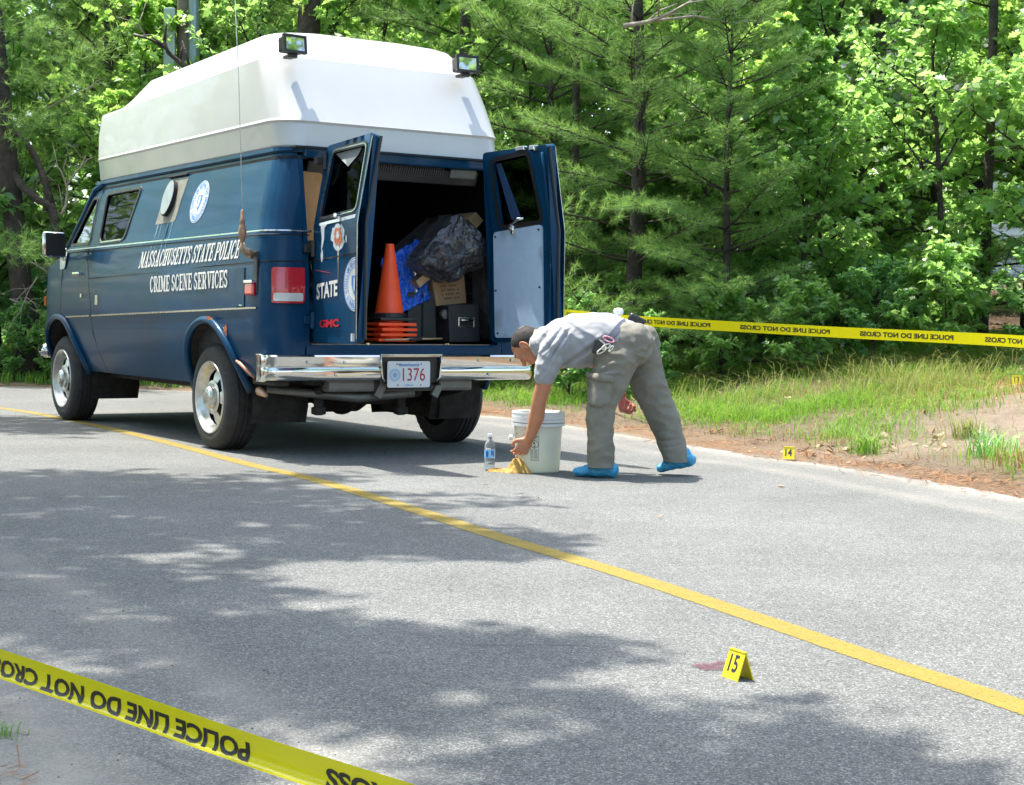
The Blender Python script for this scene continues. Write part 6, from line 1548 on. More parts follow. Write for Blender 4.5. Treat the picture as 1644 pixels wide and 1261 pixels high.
m14 = gnd(1265, 737, .02); marker(1266, 737, .012, '14', radians(-12), 'yellow evidence marker number 14 at the grassy road edge', .92)
p = at(1632, 602, 13.2); zz = gz_at(p.x, p.y); o = marker(1632, 602, 0, '13', radians(-6), 'yellow evidence marker number 13 high on the bank at the right edge', .92); o.location = (p.x, p.y, zz)
# stain
t = NT('red_stain'); vec = t.coord(); al = t.ramp(t.noise(90, 6, .8, vec), [(.36, 0), (.6, .85)])
tr = t.node('ShaderNodeBsdfTransparent'); t.set(Base_Color=t.ramp(t.noise(160, 4, .7, vec), [(.3, (.05, .004, .014)), (.7, (.15, .030, .05))]), Roughness=.6); mx = t.node('ShaderNodeMixShader'); t.l(al, mx.inputs[0]); t.l(tr.outputs[0], mx.inputs[1]); t.l(t.b.outputs[0], mx.inputs[2]); t.l(mx.outputs[0], t.out.inputs[0])
pix = [(1108, 1070), (1122, 1066), (1140, 1067), (1152, 1063), (1170, 1065), (1190, 1063), (1206, 1065), (1210, 1069), (1198, 1072), (1175, 1079), (1150, 1077), (1130, 1078), (1118, 1073)]
P = [gnd(u, v) for u, v in pix]; o = mesh('blood_stain', [(p.x, p.y, .0035) for p in P], [tuple(range(len(P)))], t.m); tag(o, 'pinkish red stain soaked into the road behind marker 15', 'stain')

# bucket
bx = gnd(863, 757); bh = .352; R0_, R1_ = .128, .146
root = empty('plastic_bucket', bx, 0)
b = MB(); b.lathe([(0, .004), (R0_ - .012, .003), (R0_ - .003, .0), (R0_, .008), (R1_ - .006, bh * .78), (R1_ - .003, bh * .99), (R1_ - .012, bh * .99), (R1_ - .016, bh * .78), (R0_ - .010, .012), (0, .012)], 48); b.build('bucket_wall', M['bucket'], root, smooth=True)
b = MB()
for k, (z, ex) in enumerate([(.800, .010), (.862, .010), (.912, .009), (.958, .008)]):
    z *= bh; b.lathe([(R1_ - .003, z - .012), (R1_ + ex, z - .012), (R1_ + ex, z + .004), (R1_ - .003, z + .006)], 48)
b.lathe([(R1_ - .010, bh * .99), (R1_ - .008, bh), (R1_ + .008, bh), (R1_ + .009, bh - .01), (R1_ - .003, bh - .014)], 48)
b.build('rim_ribs', M['bucketrim'], root, angle=40)
b = MB(); pa = [Vector((-R1_ - .008, -.03, bh * .585)), Vector((-R1_ * .80, -R1_ * .80, bh * .66)), Vector((-.06, -R1_ - .02, bh * .76)), Vector((.0, -R1_ - .02, bh * .80))]
for i in range(len(pa)): pass
b.tube(pa, .0025, 6); b.build('wire_handle', M['dullchrome'], root, smooth=True)
MB().lathe([(.016, 0), (.016, .02), (0, .024)], 14, (-R1_ - .002, -.03, bh * .56), 'x', Matrix.Rotation(pi, 3, 'Z')).build('handle_boss', M['bucketrim'], root)
# label: wraps the wall
def bwall(a, z, off=.0012):
    r_ = np.interp(z, [0, bh * .78], [R0_, R1_ - .006]) + off; return Vector((r_ * sin(a), -r_ * cos(a), z))
def lab_patch(name, a0, a1, z0_, z1, off, mat, par):
    vs = [bwall(a0 + (a1 - a0) * i / 10, z, off) for z in (z0_, z1) for i in range(11)]; return mesh(name, vs, [(i, i + 1, i + 12, i + 11) for i in range(10)], mat, par)
lb = lab_patch('label', -.33, .02, .075, .215, .0014, M['labelink'], root); lab_patch('label_ground', -.315, .005, .079, .211, .0022, M['labelpaper'], lb)
def btxt(txt, ac, wa, z0_, hh, nm='label_print'):
    v, f, asp = text_flat(txt, .01); mesh(nm, [bwall(ac + (a - .5) * wa, z0_ + hh * b_, .0032) for a, b_ in v], f, M['labelink'], lb)
btxt('WARNING', -.155, .24, .198, .009)
b = MB()
for k in range(9):
    z = .135 - .006 * k; 
    for a0, a1 in ((-.30, -.20 - .01 * (k % 3)), (-.18, -.02 - .015 * (k % 2))): b.add([bwall(a0, z, .0032), bwall(a1, z, .0032), bwall(a1, z + .0028, .0032), bwall(a0, z + .0028, .0032)], [(0, 1, 2, 3)])
o = b.build('label_small_print', M['labelink'], lb); o['kind'] = 'stuff'
b = MB()   # pictogram: figure falling into a bucket
def circ(ac, zc, r_, off=.0032): return [bwall(ac + r_ * cos(2 * pi * k / 20) / R1_, zc + r_ * sin(2 * pi * k / 20), off) for k in range(20)]
A_ = circ(-.155, .168, .024); B_ = circ(-.155, .168, .020); b.add(A_ + B_, [(k, (k + 1) % 20, 20 + (k + 1) % 20, 20 + k) for k in range(20)])
b.add(circ(-.175, .176, .006), [tuple(range(20))]); b.add([bwall(-.20, .158, .0032), bwall(-.11, .158, .0032), bwall(-.125, .150, .0032), bwall(-.185, .150, .0032)], [(0, 1, 2, 3)])
b.add([bwall(-.17, .172, .0034), bwall(-.155, .176, .0034), bwall(-.12, .160, .0034), bwall(-.135, .158, .0034)], [(0, 1, 2, 3)])
b.build('label_pictogram', M['labelink'], lb)
tag(root, 'white five-gallon plastic bucket with a warning label and wire handle', 'bucket')

# water bottle
bp = gnd(786, 756); root = empty('water_bottle', bp, .3)
t = NT('clear_bottle_plastic'); t.set(Base_Color=(.93, .96, .97), Roughness=.06, Transmission_Weight=.92, IOR=1.2); t.bump(t.noise(40, 2, .5, t.coord()), .15, .004)
b = MB(); prf = [(0, .003), (.020, 0), (.029, .004), (.031, .012)]
for z in np.linspace(.02, .065, 8): prf.append((.031 - .0014 * (int(z * 180) % 2), z))
prf += [(.0315, .07), (.0305, .075), (.0305, .125), (.0315, .13), (.031, .14), (.028, .160), (.018, .180), (.012, .188), (.012, .198)]
b.lathe(prf, 32); b.build('bottle_body', t.m, root, smooth=True)
MB().lathe([(.0318, .076), (.0318, .124)], 32).build('label', simple('bottle_label_blue', (.22, .50, .78), .4, var=.1), root, smooth=True)
def wpt(a, z): return Vector((.0322 * sin(a), -.0322 * cos(a), z))
lb2 = bpy.data.objects[[o.name for o in root.children if o.name.startswith('label')][0]] if root.children else None
b = MB()
for a0, a1, z0_, z1 in ((-1.1, -.55, .082, .116), (-.05, .30, .092, .118), (.38, .62, .085, .118)):
    b.add([wpt(a0, z0_), wpt((a0 + a1) / 2, z0_), wpt(a1, z0_), wpt(a1, z1), wpt((a0 + a1) / 2, z1), wpt(a0, z1)], [(0, 1, 4, 5), (1, 2, 3, 4)])
b.build('label_bands', simple('bottle_label_navy', (.03, .12, .40), .4), root)
b = MB(); b.add([wpt(.02, .096), wpt(.23, .096), wpt(.23, .114), wpt(.02, .114)], [(0, 1, 2, 3)]);
for k in range(6): pass
o = MB().lathe([(.0135, .198), (.0135, .214), (.0125, .216), (0, .216)], 20).build('cap', simple('white_cap', (.75, .78, .8), .4), root)
MB().lathe([(.0, .004), (.0285, .006), (.0285, .055), (0, .056)], 24).build('water', simple('water', (.75, .85, .88), .05, Transmission_Weight=.95, IOR=1.33), root)
tag(root, 'clear plastic water bottle with a light blue label left of the bucket', 'bottle')

# yellow cloth: flat tail to the left and a heap on the right gripped by the hand
c0 = gnd(836, 760); nu, nv = 70, 44; vs = []
wpx = .27
for j in range(nv + 1):
    for i in range(nu + 1):
        u, v = i / nu, j / nv
        x = (u - .5) * wpx; half = .028 + .062 * min(1, max(0, (u - .1) / .5)) - .02 * max(0, (u - .85) / .15); y = (v - .5) * 2 * half + .012 * sin(u * 9)
        heap = math.exp(-abs((u - .73) / .25) ** 6) * math.exp(-abs((v - .5) / .46) ** 3)
        e = (1 - (2 * v - 1) ** 4) * (1 - (2 * u - 1) ** 10)
        z = (.016 + .066 * heap) * e
        q = Vector((u * 9, v * 5, 3.3)); z += e * (.010 + .004 * heap) * (abs(noise.noise(q)) * 2.2 - .4) + e * .004 * noise.noise(q * 3)
        x += .012 * noise.noise(Vector((u * 5, v * 5, 9))); y += .012 * noise.noise(Vector((u * 6, v * 4, 19)))
        vs.append(Vector((x, y, max(.001, z))))
fs = [(j * (nu + 1) + i, j * (nu + 1) + i + 1, (j + 1) * (nu + 1) + i + 1, (j + 1) * (nu + 1) + i) for j in range(nv) for i in range(nu)]
o = mesh('yellow_cloth', vs, fs, M['cloth'], None, True); o.location = gnd(820, 758); o.location.z = 0
tag(o, 'crumpled yellow cloth on the road held by the bending man', 'cloth')

# tapes
def tape(name, path, width, texts, lab, ink_side, curl, n=160):
    """path: list of (point, roll in radians); texts: list of (start, length) along the tape in metres; returns object"""
    P = [Vector(p) for p, _ in path]; Rl = [r_ for _, r_ in path]; S_ = [0]
    for a, b_ in zip(P[:-1], P[1:]): S_.append(S_[-1] + (b_ - a).length)
    def cen(s):
        i = max(0, min(len(P) - 2, int(np.searchsorted(S_, s) - 1))); f = (s - S_[i]) / (S_[i + 1] - S_[i])
        a = P[i]; b_ = P[i + 1]; m0 = (P[i + 1] - P[max(i - 1, 0)]) / (S_[i + 1] - S_[max(i - 1, 0)]); m1 = (P[min(i + 2, len(P) - 1)] - P[i]) / (S_[min(i + 2, len(P) - 1)] - S_[i]); L_ = S_[i + 1] - S_[i]; f = float(f)
        p = (2 * f ** 3 - 3 * f ** 2 + 1) * a + (f ** 3 - 2 * f ** 2 + f) * L_ * m0 + (-2 * f ** 3 + 3 * f ** 2) * b_ + (f ** 3 - f ** 2) * L_ * m1
        return p, Rl[i] + (Rl[i + 1] - Rl[i]) * f
    def surf(s, t_, off=0.0):
        """t_ in -0.5 .. 0.5 from bottom to top edge"""
        p, r_ = cen(s); d = (cen(min(s + .02, S_[-1]))[0] - cen(max(s - .02, 0))[0]).normalized()
        side = d.cross(Vector((0, 0, 1))).normalized(); up = side.cross(d).normalized()
        # curl: integrate angle
        c_ = curl(s / S_[-1]); k_ = 24; q = Vector((0, 0)); a = r_; st = t_ / k_ * width
        for i in range(k_):
            tt = t_ * (i + .5) / k_; ang = r_ + c_ * (max(0, -tt - .05) ** 1.3 * 4 if tt < 0 else -.25 * tt)
            q += Vector((sin(ang), cos(ang))) * st
        ang = r_ + c_ * (max(0, -t_ - .05) ** 1.3 * 4 if t_ < 0 else -.25 * t_)
        nn = side * cos(ang) - up * sin(ang)
        return p + side * q.x + up * q.y + nn * off
    m_ = 10; vs = [surf(S_[-1] * i / n, -.5 + j / m_) for i in range(n + 1) for j in range(m_ + 1)]
    fs = [(i * (m_ + 1) + j, i * (m_ + 1) + j + 1, (i + 1) * (m_ + 1) + j + 1, (i + 1) * (m_ + 1) + j) for i in range(n) for j in range(m_)]
    o = mesh(name, vs, fs, M['tapeyellow'], None, True)
    for (s0, s1, t0, t1, flipx) in texts:
        v, f, asp = text_flat('POLICE LINE DO NOT CROSS', .04); v, f = subdiv2d(v * np.array([24, 1]), f, .35); v = v / np.array([24, 1])
        vv = []
        for a, b_ in v:
            s = s0 + (s1 - s0) * a
            vv.append(surf(float(s), float(t0 + (t1 - t0) * b_), ink_side * .0008))
        ok = [i for i, q in enumerate(v) if 0 <= s0 + (s1 - s0) * q[0] <= S_[-1]]; oks = set(ok)
        mesh('lettering', vv, [q for q in f if all(i in oks for i in q)], M['tapeblack'], o)
    return tag(o, lab, 'police tape')
# far tape: seen from behind, so its words read mirrored
pf_ = [at(1900, 574, 8.6), at(1644, 549, 10.2), at(1330, 533, 11.6), at(1020, 515, 13.0), at(915, 504.5, 14.9), at(860, 500, 16.4), at(780, 497, 18.0)]
pf_ = [Vector((11.85, 3.7, 1.45)), Vector((7.6, 6.1, 1.0))] + pf_
pf_ = [(p, 0.0) for p in pf_]
Ltot = sum((pf_[i + 1][0] - pf_[i][0]).length for i in range(len(pf_) - 1))
off_ = sum((pf_[i + 1][0] - pf_[i][0]).length for i in range(2)); tx = []; s = (off_ + .12) % 1.07
while s < Ltot - 1: tx.append((s, s + .80, -.22, .22, False)); s += 1.07
tape('police_tape', pf_, .078, tx, 'yellow police tape stretched along the bank, its words seen mirrored', -1, lambda f: .0)
# near tape: upside down words, lower edge rolled under
pn = [(Vector((-5.0, 3.25, 1.3)), .0), (at(-150, 1016, 3.42), .0), (at(0, 1066, 3.16), .0), (at(200, 1134, 2.90), .05), (at(400, 1203, 2.68), .12), (at(525, 1243, 2.56), .16), (at(660, 1285, 2.44), .2), (at(900, 1362, 2.24), .25), (Vector((4.0, -.6, .5)), .1), (Vector((12.2, -5.8, 1.3)), 0.)]
PL = [p for p, _ in pn]; SL = [0]
for a, b_ in zip(PL[:-1], PL[1:]): SL.append(SL[-1] + (b_ - a).length)
s_at = lambda u: float(np.interp(u, [-9999, -150, 0, 200, 400, 525, 660, 900, 20000, 90000], SL))
tape('police_tape', pn, .062, [(s_at(402), s_at(-20), .20, -.38, True), (s_at(525) + (s_at(402) - s_at(-20)), s_at(524), .20, -.38, True)], 'yellow police tape crossing the near left corner, its words upside down', 1, lambda f: -1.1, n=420)
# ------------------------------------------------------------------ the bending man
def blob_limb(mb, pts, rads, n=20, flat=None):
    """closed tapered limb with rounded ends; rads: radius or (across, along view) pair per point; flat: direction of the first radius"""
    P = [Vector(p) for p in pts]; Rr = [(r_, r_) if not hasattr(r_, '__len__') else r_ for r_ in rads]
    # resample with rounded ends
    d0 = (P[0] - P[1]).normalized(); d1 = (P[-1] - P[-2]).normalized(); QP = []; QR = []
    for k in range(4, 0, -1):
        a = pi / 2 * k / 4.4; QP.append(P[0] + d0 * sin(a) * min(Rr[0])); QR.append((Rr[0][0] * cos(a), Rr[0][1] * cos(a)))
    m = len(P)
    for i in range(m - 1):
        p_1 = P[max(i - 1, 0)]; p0 = P[i]; p1 = P[i + 1]; p2 = P[min(i + 2, m - 1)]
        for k in range(6):
            t = k / 6; q = .5 * (2 * p0 + (p1 - p_1) * t + (2 * p_1 - 5 * p0 + 4 * p1 - p2) * t * t + (3 * p0 - p_1 - 3 * p1 + p2) * t ** 3)
            s_ = t * t * (3 - 2 * t); QP.append(q); QR.append(tuple(Rr[i][j] * (1 - s_) + Rr[i + 1][j] * s_ for j in (0, 1)))
    QP.append(P[-1]); QR.append(Rr[-1])
    for k in range(1, 5):
        a = pi / 2 * k / 4.4; QP.append(P[-1] + d1 * sin(a) * min(Rr[-1])); QR.append((Rr[-1][0] * cos(a), Rr[-1][1] * cos(a)))
    vs = []; ref = Vector(flat) if flat is not None else Vector((0, 1, 0))
    for i, p in enumerate(QP):
        d = (QP[min(i + 1, len(QP) - 1)] - QP[max(i - 1, 0)]).normalized(); b_ = (ref - d * ref.dot(d))
        if b_.length < 1e-3: b_ = d.orthogonal()
        b_.normalize(); a_ = d.cross(b_).normalized()
        for k in range(n):
            t = 2 * pi * k / n; vs.append(p + a_ * (cos(t) * QR[i][0]) + b_ * (sin(t) * QR[i][1]))
    m = len(QP); fs = [(i * n + k, i * n + (k + 1) % n, (i + 1) * n + (k + 1) % n, (i + 1) * n + k) for i in range(m - 1) for k in range(n)] + [tuple(range(n))[::-1], tuple((m - 1) * n + k for k in range(n))]
    mb.add(vs, fs)
def ell(mb, c, f, u, l, rf, ru, rl, n=24):
    vs = []; c = Vector(c)
    for j in range(1, n // 2):
        a = pi * j / (n // 2)
        for k in range(n):
            t = 2 * pi * k / n; vs.append(c + f * (rf * sin(a) * cos(t)) + l * (rl * sin(a) * sin(t)) + u * (ru * cos(a)))
    R_ = n // 2 - 1; top = len(vs); vs += [c + u * ru, c - u * ru]
    fs = [(j * n + k, j * n + (k + 1) % n, (j + 1) * n + (k + 1) % n, (j + 1) * n + k) for j in range(R_ - 1) for k in range(n)]
    fs += [(top, (k + 1) % n, k) for k in range(n)] + [(top + 1, (R_ - 1) * n + k, (R_ - 1) * n + (k + 1) % n) for k in range(n)]
    mb.add(vs, fs)
def fuse(mb, name, mat, parent, voxel, smooth=4, warp=None):
    o = mb.build('raw', mat); bm = bmesh.new(); bm.from_mesh(o.data); bmesh.ops.recalc_face_normals(bm, faces=bm.faces); bm.to_mesh(o.data); bm.free()
    m_ = o.modifiers.new('r', 'REMESH'); m_.mode = 'VOXEL'; m_.voxel_size = voxel; s_ = o.modifiers.new('s', 'SMOOTH'); s_.factor = .6; s_.iterations = smooth
    bpy.context.view_layer.update(); dg = bpy.context.evaluated_depsgraph_get(); me = bpy.data.meshes.new_from_object(o.evaluated_get(dg)); bpy.data.objects.remove(o)
    if warp:
        me.update(); nn = [v.normal.copy() for v in me.vertices]
        for v, n_ in zip(me.vertices, nn): v.co = warp(v.co.copy(), n_)
    me.materials.clear(); me.materials.append(mat); me.polygons.foreach_set('use_smooth', [True] * len(me.polygons)); me.name = name
    o = bpy.data.objects.new(name, me); C.objects.link(o)
    if parent: o.parent = parent
    return o
man = empty('person', (0, 0, 0))
tag(man, 'man in grey polo shirt, olive cargo trousers and blue shoe covers bending down', 'person')
Z = Vector((0, 0, 1))
FD = Vector((-.93, .36, 0)).normalized(); LF = Vector((-.36, -.93, 0)).normalized()
# ---- shirt
t = NT('grey_polo_shirt'); vec = t.coord(); vs_ = t.coord('Object', (1, 1, 1))
t.set(Base_Color=t.ramp(t.noise(6, 4, .6, vec), [(.3, (.27, .275, .288)), (.7, (.32, .325, .335))]), Roughness=.85, Sheen_Weight=.2)
w1 = t.node('ShaderNodeTexWave', wave_type='BANDS', bands_direction='DIAGONAL'); w1.inputs['Scale'].default_value = 3.2; w1.inputs['Distortion'].default_value = 7; w1.inputs['Detail'].default_value = 2; w1.inputs['Detail Scale'].default_value = 1.6; t.l(vec, w1.inputs[0])
t.bump(t.math('ADD', t.math('MULTIPLY', w1.outputs[1], .5), t.math('MULTIPLY', t.noise(500, 2, .5, vec), .03)), .6, .02)
M['shirt'] = t.m
b = MB()
def W(u, v, Y): return at(u, v, Y)
sp = [W(1000, 547, 9.10), W(965, 542, 9.13), W(930, 547, 9.17), W(900, 552, 9.20), W(880, 552, 9.23)]
blob_limb(b, sp, [(.125, .165), (.150, .185), (.160, .205), (.150, .210), (.105, .15)], 28, flat=LF)
ell(b, W(925, 562, 9.16), FD, Z, LF, .15, .115, .17)              # belly hanging
shL = W(893, 556, 9.045); shR = W(880, 545, 9.40)
blob_limb(b, [W(905, 545, 9.12), shL, W(880, 585, 9.04), W(875, 604, 9.05)], [.10, (.088, .092), (.072, .075), (.064, .066)], 20, flat=LF)
blob_limb(b, [W(900, 545, 9.33), shR, W(905, 562, 9.43), W(918, 570, 9.43)], [.09, .085, .072, .066], 20, flat=LF)
blob_limb(b, [W(885, 545, 9.24), W(869, 543, 9.255)], [(.078, .09), (.060, .065)], 20, flat=LF)
def shirt_warp(p, n):
    # creases run from shoulder down the back towards the sleeve; fold from armpit to the belt
    q = Vector((p.x * 5 + p.z * 7, p.y * 4, p.z * 2)); f = noise.noise(q) * .008 + abs(noise.noise(q * 1.9 + Vector((3, 1, 2)))) * -.014
    a = at(905, 588, 9.0); b2 = at(968, 545, 9.0); ab = Vector((b2.x - a.x, 0, b2.z - a.z)); ap = Vector((p.x - a.x, 0, p.z - a.z)); t_ = ap.dot(ab) / ab.dot(ab)
    if 0 < t_ < 1.05 and p.y < 9.14:
        d = abs((ap - ab * t_).dot(Vector((-ab.z, 0, ab.x)).normalized())); f += -.016 * math.exp(-(d / .009) ** 2) + .008 * math.exp(-((d - .022) / .014) ** 2)
    for (u0, v0, u1, v1) in ((905, 525, 868, 570), (918, 525, 872, 590), (900, 548, 868, 606), (884, 520, 866, 556)):
        a = at(u0, v0, 9.0); b2 = at(u1, v1, 9.0); ab = Vector((b2.x - a.x, 0, b2.z - a.z)); ap = Vector((p.x - a.x, 0, p.z - a.z)); t_ = ap.dot(ab) / ab.dot(ab)
        if 0 < t_ < 1 and p.y < 9.12:
            d = abs((ap - ab * t_).dot(Vector((-ab.z, 0, ab.x)).normalized())); f += -.010 * math.exp(-(d / .007) ** 2) * sin(pi * t_) + .005 * math.exp(-((d - .016) / .01) ** 2)
    return p + n * f
shirt = fuse(b, 'shirt', M['shirt'], man, .0065, 3, shirt_warp)
b = MB(); col = []
ax = (W(866, 543, 9.26) - W(885, 546, 9.24)).normalized(); cc = W(868.5, 543, 9.255); e1 = LF - ax * LF.dot(ax); e1.normalize(); e2 = ax.cross(e1)
vs = []
for k in range(32):
    a = 2 * pi * k / 32
    for r_, o_ in ((.063, -.012), (.066, .004), (.060, .016), (.056, .004)): vs.append(cc + e1 * (cos(a) * r_ * 1.05) + e2 * (sin(a) * r_) + ax * o_)
b.add(vs, [(4 * k + j, 4 * k + j + 1, (4 * k + 5 + j) % 128, (4 * k + 4 + j) % 128) for k in range(32) for j in range(3)]); b.build('collar', M['shirt'], shirt, smooth=True)
# ---- trousers
t = NT('olive_cargo_cloth'); vec = t.coord()
t.set(Base_Color=t.ramp(t.noise(9, 5, .65, vec), [(.3, (.150, .140, .108)), (.7, (.205, .193, .155))]), Roughness=.85)
w1 = t.node('ShaderNodeTexWave', wave_type='BANDS', bands_direction='Z'); w1.inputs['Scale'].default_value = 2.6; w1.inputs['Distortion'].default_value = 9; w1.inputs['Detail'].default_value = 3; w1.inputs['Detail Scale'].default_value = 1.2; t.l(t.coord('Object', (1.6, 1.6, 1)), w1.inputs[0])
t.bump(t.math('ADD', t.math('MULTIPLY', w1.outputs[1], .35), t.math('MULTIPLY', t.noise(380, 2, .5, vec), .04)), .6, .02)
M['trousers'] = t.m
b = MB()
blob_limb(b, [W(978, 560, 9.10), W(1000, 553, 9.11), W(1018, 552, 9.12)], [(.130, .165), (.150, .185), (.125, .17)], 28, flat=LF)
ell(b, W(1020, 553, 9.02), FD, Z, LF, .105, .125, .10); ell(b, W(1034, 556, 9.20), FD, Z, LF, .10, .125, .10)
blob_limb(b, [W(992, 572, 9.01), W(977, 615, 8.99), W(964, 660, 8.97), W(964, 705, 8.97), W(965, 770, 8.97)], [(.125, .11), (.112, .105), (.086, .09), (.080, .085), (.078, .085)], 24, flat=LF)
blob_limb(b, [W(1030, 572, 9.19), W(1040, 612, 9.20), W(1064, 668, 9.21), W(1076, 705, 9.19), W(1090, 752, 9.17)], [(.115, .105), (.108, .10), (.094, .095), (.084, .085), (.073, .078)], 24, flat=LF)
def tr_warp(p, n):
    hz = at(965, 750, 8.97).z if p.x < at(1010, 700, 9.1).x else at(1086, 741, 9.17).z
    if p.z < hz: return Vector((p.x, p.y, hz))
    q = Vector((p.x * 6, p.y * 6, p.z * 10)); f = noise.noise(q) * .007 - abs(noise.noise(q * 1.7 + Vector((5, 2, 1)))) * .014
    for (u0, v0, u1, v1, dp, wd, Ym) in ((1033, 575, 1046, 552, .018, .008, 9.2), (1020, 583, 1034, 574, .014, .008, 9.15), (952, 598, 985, 590, .010, .008, 9.1), (948, 608, 1000, 600, .008, .009, 9.1), (960, 588, 990, 572, .007, .007, 9.1), (944, 692, 985, 650, .008, .01, 9.1), (1040, 700, 1085, 690, .006, .008, 9.3), (1050, 712, 1095, 705, .006, .008, 9.3), (1060, 722, 1098, 716, .005, .007, 9.3)):
        a = at(u0, v0, 9.05); b2 = at(u1, v1, 9.05); ab = Vector((b2.x - a.x, 0, b2.z - a.z)); ap = Vector((p.x - a.x, 0, p.z - a.z)); t_ = ap.dot(ab) / ab.dot(ab)
        if -.1 < t_ < 1.1 and p.y < Ym:
            d = abs((ap - ab * t_).dot(Vector((-ab.z, 0, ab.x)).normalized())); f -= dp * math.exp(-(d / wd) ** 2) * max(0, sin(pi * min(1, max(0, t_))))
    return p + n * f
trs = fuse(b, 'trousers', M['trousers'], man, .0065, 3, tr_warp)
# cargo pocket
def on_leg(u, v, off):    # a point on the near side of the left leg
    c_ = at(u, v, 9.0); axx = at(977 + (615 - v) * .30, v, 9.0).x if v > 600 else at(984, v, 9.0).x
    dx = (c_.x - axx) / .118; y = 8.985 - .102 * sqrt(max(0, 1 - min(1, dx * dx)))
    p = at(u, v, y - off); return p
pk = [(942, 600), (982, 606), (984, 620), (980, 648), (962, 656), (943, 648)]
v, f = panel2d([(a, -b_) for a, b_ in pk], [], 6); n_ = len(v)
o = mesh('cargo_pocket', [on_leg(a, -b_, .012 + .006 * noise.noise(Vector((a * .08, b_ * .08, 1)))) for a, b_ in v], f, M['trousers'], trs, True); m_ = o.modifiers.new('s', 'SOLIDIFY'); m_.thickness = .022; m_.offset = -1
fp = [(941, 597), (985, 604), (986, 616), (958, 612), (941, 607)]
v, f = panel2d([(a, -b_) for a, b_ in fp], [], 5); o2 = mesh('pocket_flap', [on_leg(a, -b_, .022 + .004 * noise.noise(Vector((a * .1, b_ * .1, 5)))) for a, b_ in v], f, M['trousers'], o, True); m_ = o2.modifiers.new('s', 'SOLIDIFY'); m_.thickness = .008
# belt around the waist plane
b = MB(); c_ = W(985, 551, 9.11); axb = (W(1008, 565, 9.09) - W(965, 538, 9.13)).normalized(); e1 = LF - axb * LF.dot(axb); e1.normalize(); e2 = axb.cross(e1); vs = []
for k in range(48):
    a = 2 * pi * k / 48
    for o_, r_ in ((-.02, 1.0), (-.019, 1.025), (.019, 1.025), (.02, 1.0)): vs.append(c_ + e1 * (cos(a) * .180 * r_) + e2 * (sin(a) * .148 * r_) + axb * o_)
b.add(vs, [(4 * k + j, 4 * k + j + 1, (4 * k + 5 + j) % 192, (4 * k + 4 + j) % 192) for k in range(48) for j in range(3)]); blt = b.build('belt', M['belt'], man, smooth=False)
for u, v in ((1000, 519), (975, 536)):
    pass
pouch = MB(); pc_ = W(959, 557, 8.905); pouch.box(pc_, (.05, .045, .085), Matrix.Rotation(radians(14), 3, 'Y'), bev=.012); pouch.build('belt_pouch', M['black'], man, smooth=False)
def loop(name, cu, cv, Y, ru, rv, rot, rad, mat, par):
    b = MB(); pts = []
    for k in range(17):
        a = 2 * pi * k / 16; x_, z_ = ru * cos(a), rv * sin(a); pts.append(at(cu, cv, Y) + Vector((x_ * cos(rot) - z_ * sin(rot), .004 * sin(a * 2), x_ * sin(rot) + z_ * cos(rot))))
    b.tube(pts, rad, 6, cap=False); return b.build(name, mat, par, smooth=True)
loop('carabiner', 977, 545, 8.875, .032, .013, -.35, .0045, simple('pink_carabiner', (.70, .30, .36), .35, var=.1), man)
loop('key_ring', 973, 557, 8.87, .026, .011, .5, .004, simple('cream_cord', (.62, .60, .52), .7), man)
loop('cord', 966, 563, 8.875, .03, .01, .6, .004, M['labelpaper'], man)
loop('cord', 981, 560, 8.87, .02, .006, .9, .0035, M['labelpaper'], man)
MB().box(W(968, 550, 8.885), (.05, .008, .010), Matrix.Rotation(radians(38), 3, 'Y'), bev=.002).build('belt_clip', M['dullchrome'], man)
rd = MB().box(W(993, 501, 9.26), (.06, .045, .045), bev=.02).build('belt_radio', simple('glossy_white_plastic', (.8, .8, .85), .15, coat=.8), man, smooth=True)
MB().box(W(1022, 514, 9.24), (.10, .05, .05), Matrix.Rotation(radians(28), 3, 'Y'), bev=.015).build('holster', M['black'], man, smooth=True)
# ---- body: head, neck, arms and hands in one continuous surface
b = MB()
hc = W(846, 553, 9.285); hf = Vector((-.42, .02, -.90)).normalized(); hu = Vector((-.86, .34, .36)); hu = (hu - hf * hu.dot(hf)).normalized(); hl = hu.cross(hf).normalized()
if hl.y > 0: hl = -hl
def H(f_, u_, l_): return hc + hf * f_ + hu * u_ + hl * l_
ell(b, H(0, .008, 0), hf, hu, hl, .095, .084, .074)
ell(b, H(.030, -.045, 0), hf, hu, hl, .062, .062, .054)      # face
ell(b, H(.048, -.088, 0), hf, hu, hl, .034, .028, .036)      # chin
blob_limb(b, [H(.084, .004, .0), H(.100, -.026, 0), H(.112, -.040, 0)], [.010, .012, .013], 12)   # nose
blob_limb(b, [H(.080, .020, .038), H(.090, .020, 0), H(.080, .020, -.038)], [.012, .014, .012], 12)   # brow
for s in (1, -1): ell(b, H(.070, -.030, s * .032), hf, hu, hl, .018, .022, .020)
blob_limb(b, [H(.082, -.064, -.020), H(.092, -.064, 0), H(.082, -.064, .020)], [.007, .009, .007], 10)
blob_limb(b, [H(.080, -.074, -.017), H(.088, -.075, 0), H(.080, -.074, .017)], [.007, .009, .007], 10)
blob_limb(b, [H(-.045, -.02, 0), W(868, 548, 9.262), W(888, 552, 9.23)], [(.058, .056), (.056, .058), (.06, .07)], 20, flat=LF)
for s in (1, -1):      # ears
    pts = [H(.012 + .017 * cos(a), -.018 + .030 * sin(a), s * (.078 + .006 * sin(a * .5))) for a in np.linspace(.2, 5.0, 12)]
    blob_limb(b, pts, [.0055] * 12, 10); ell(b, H(.012, -.018, s * .074), hf, hu, hl, .014, .026, .006)
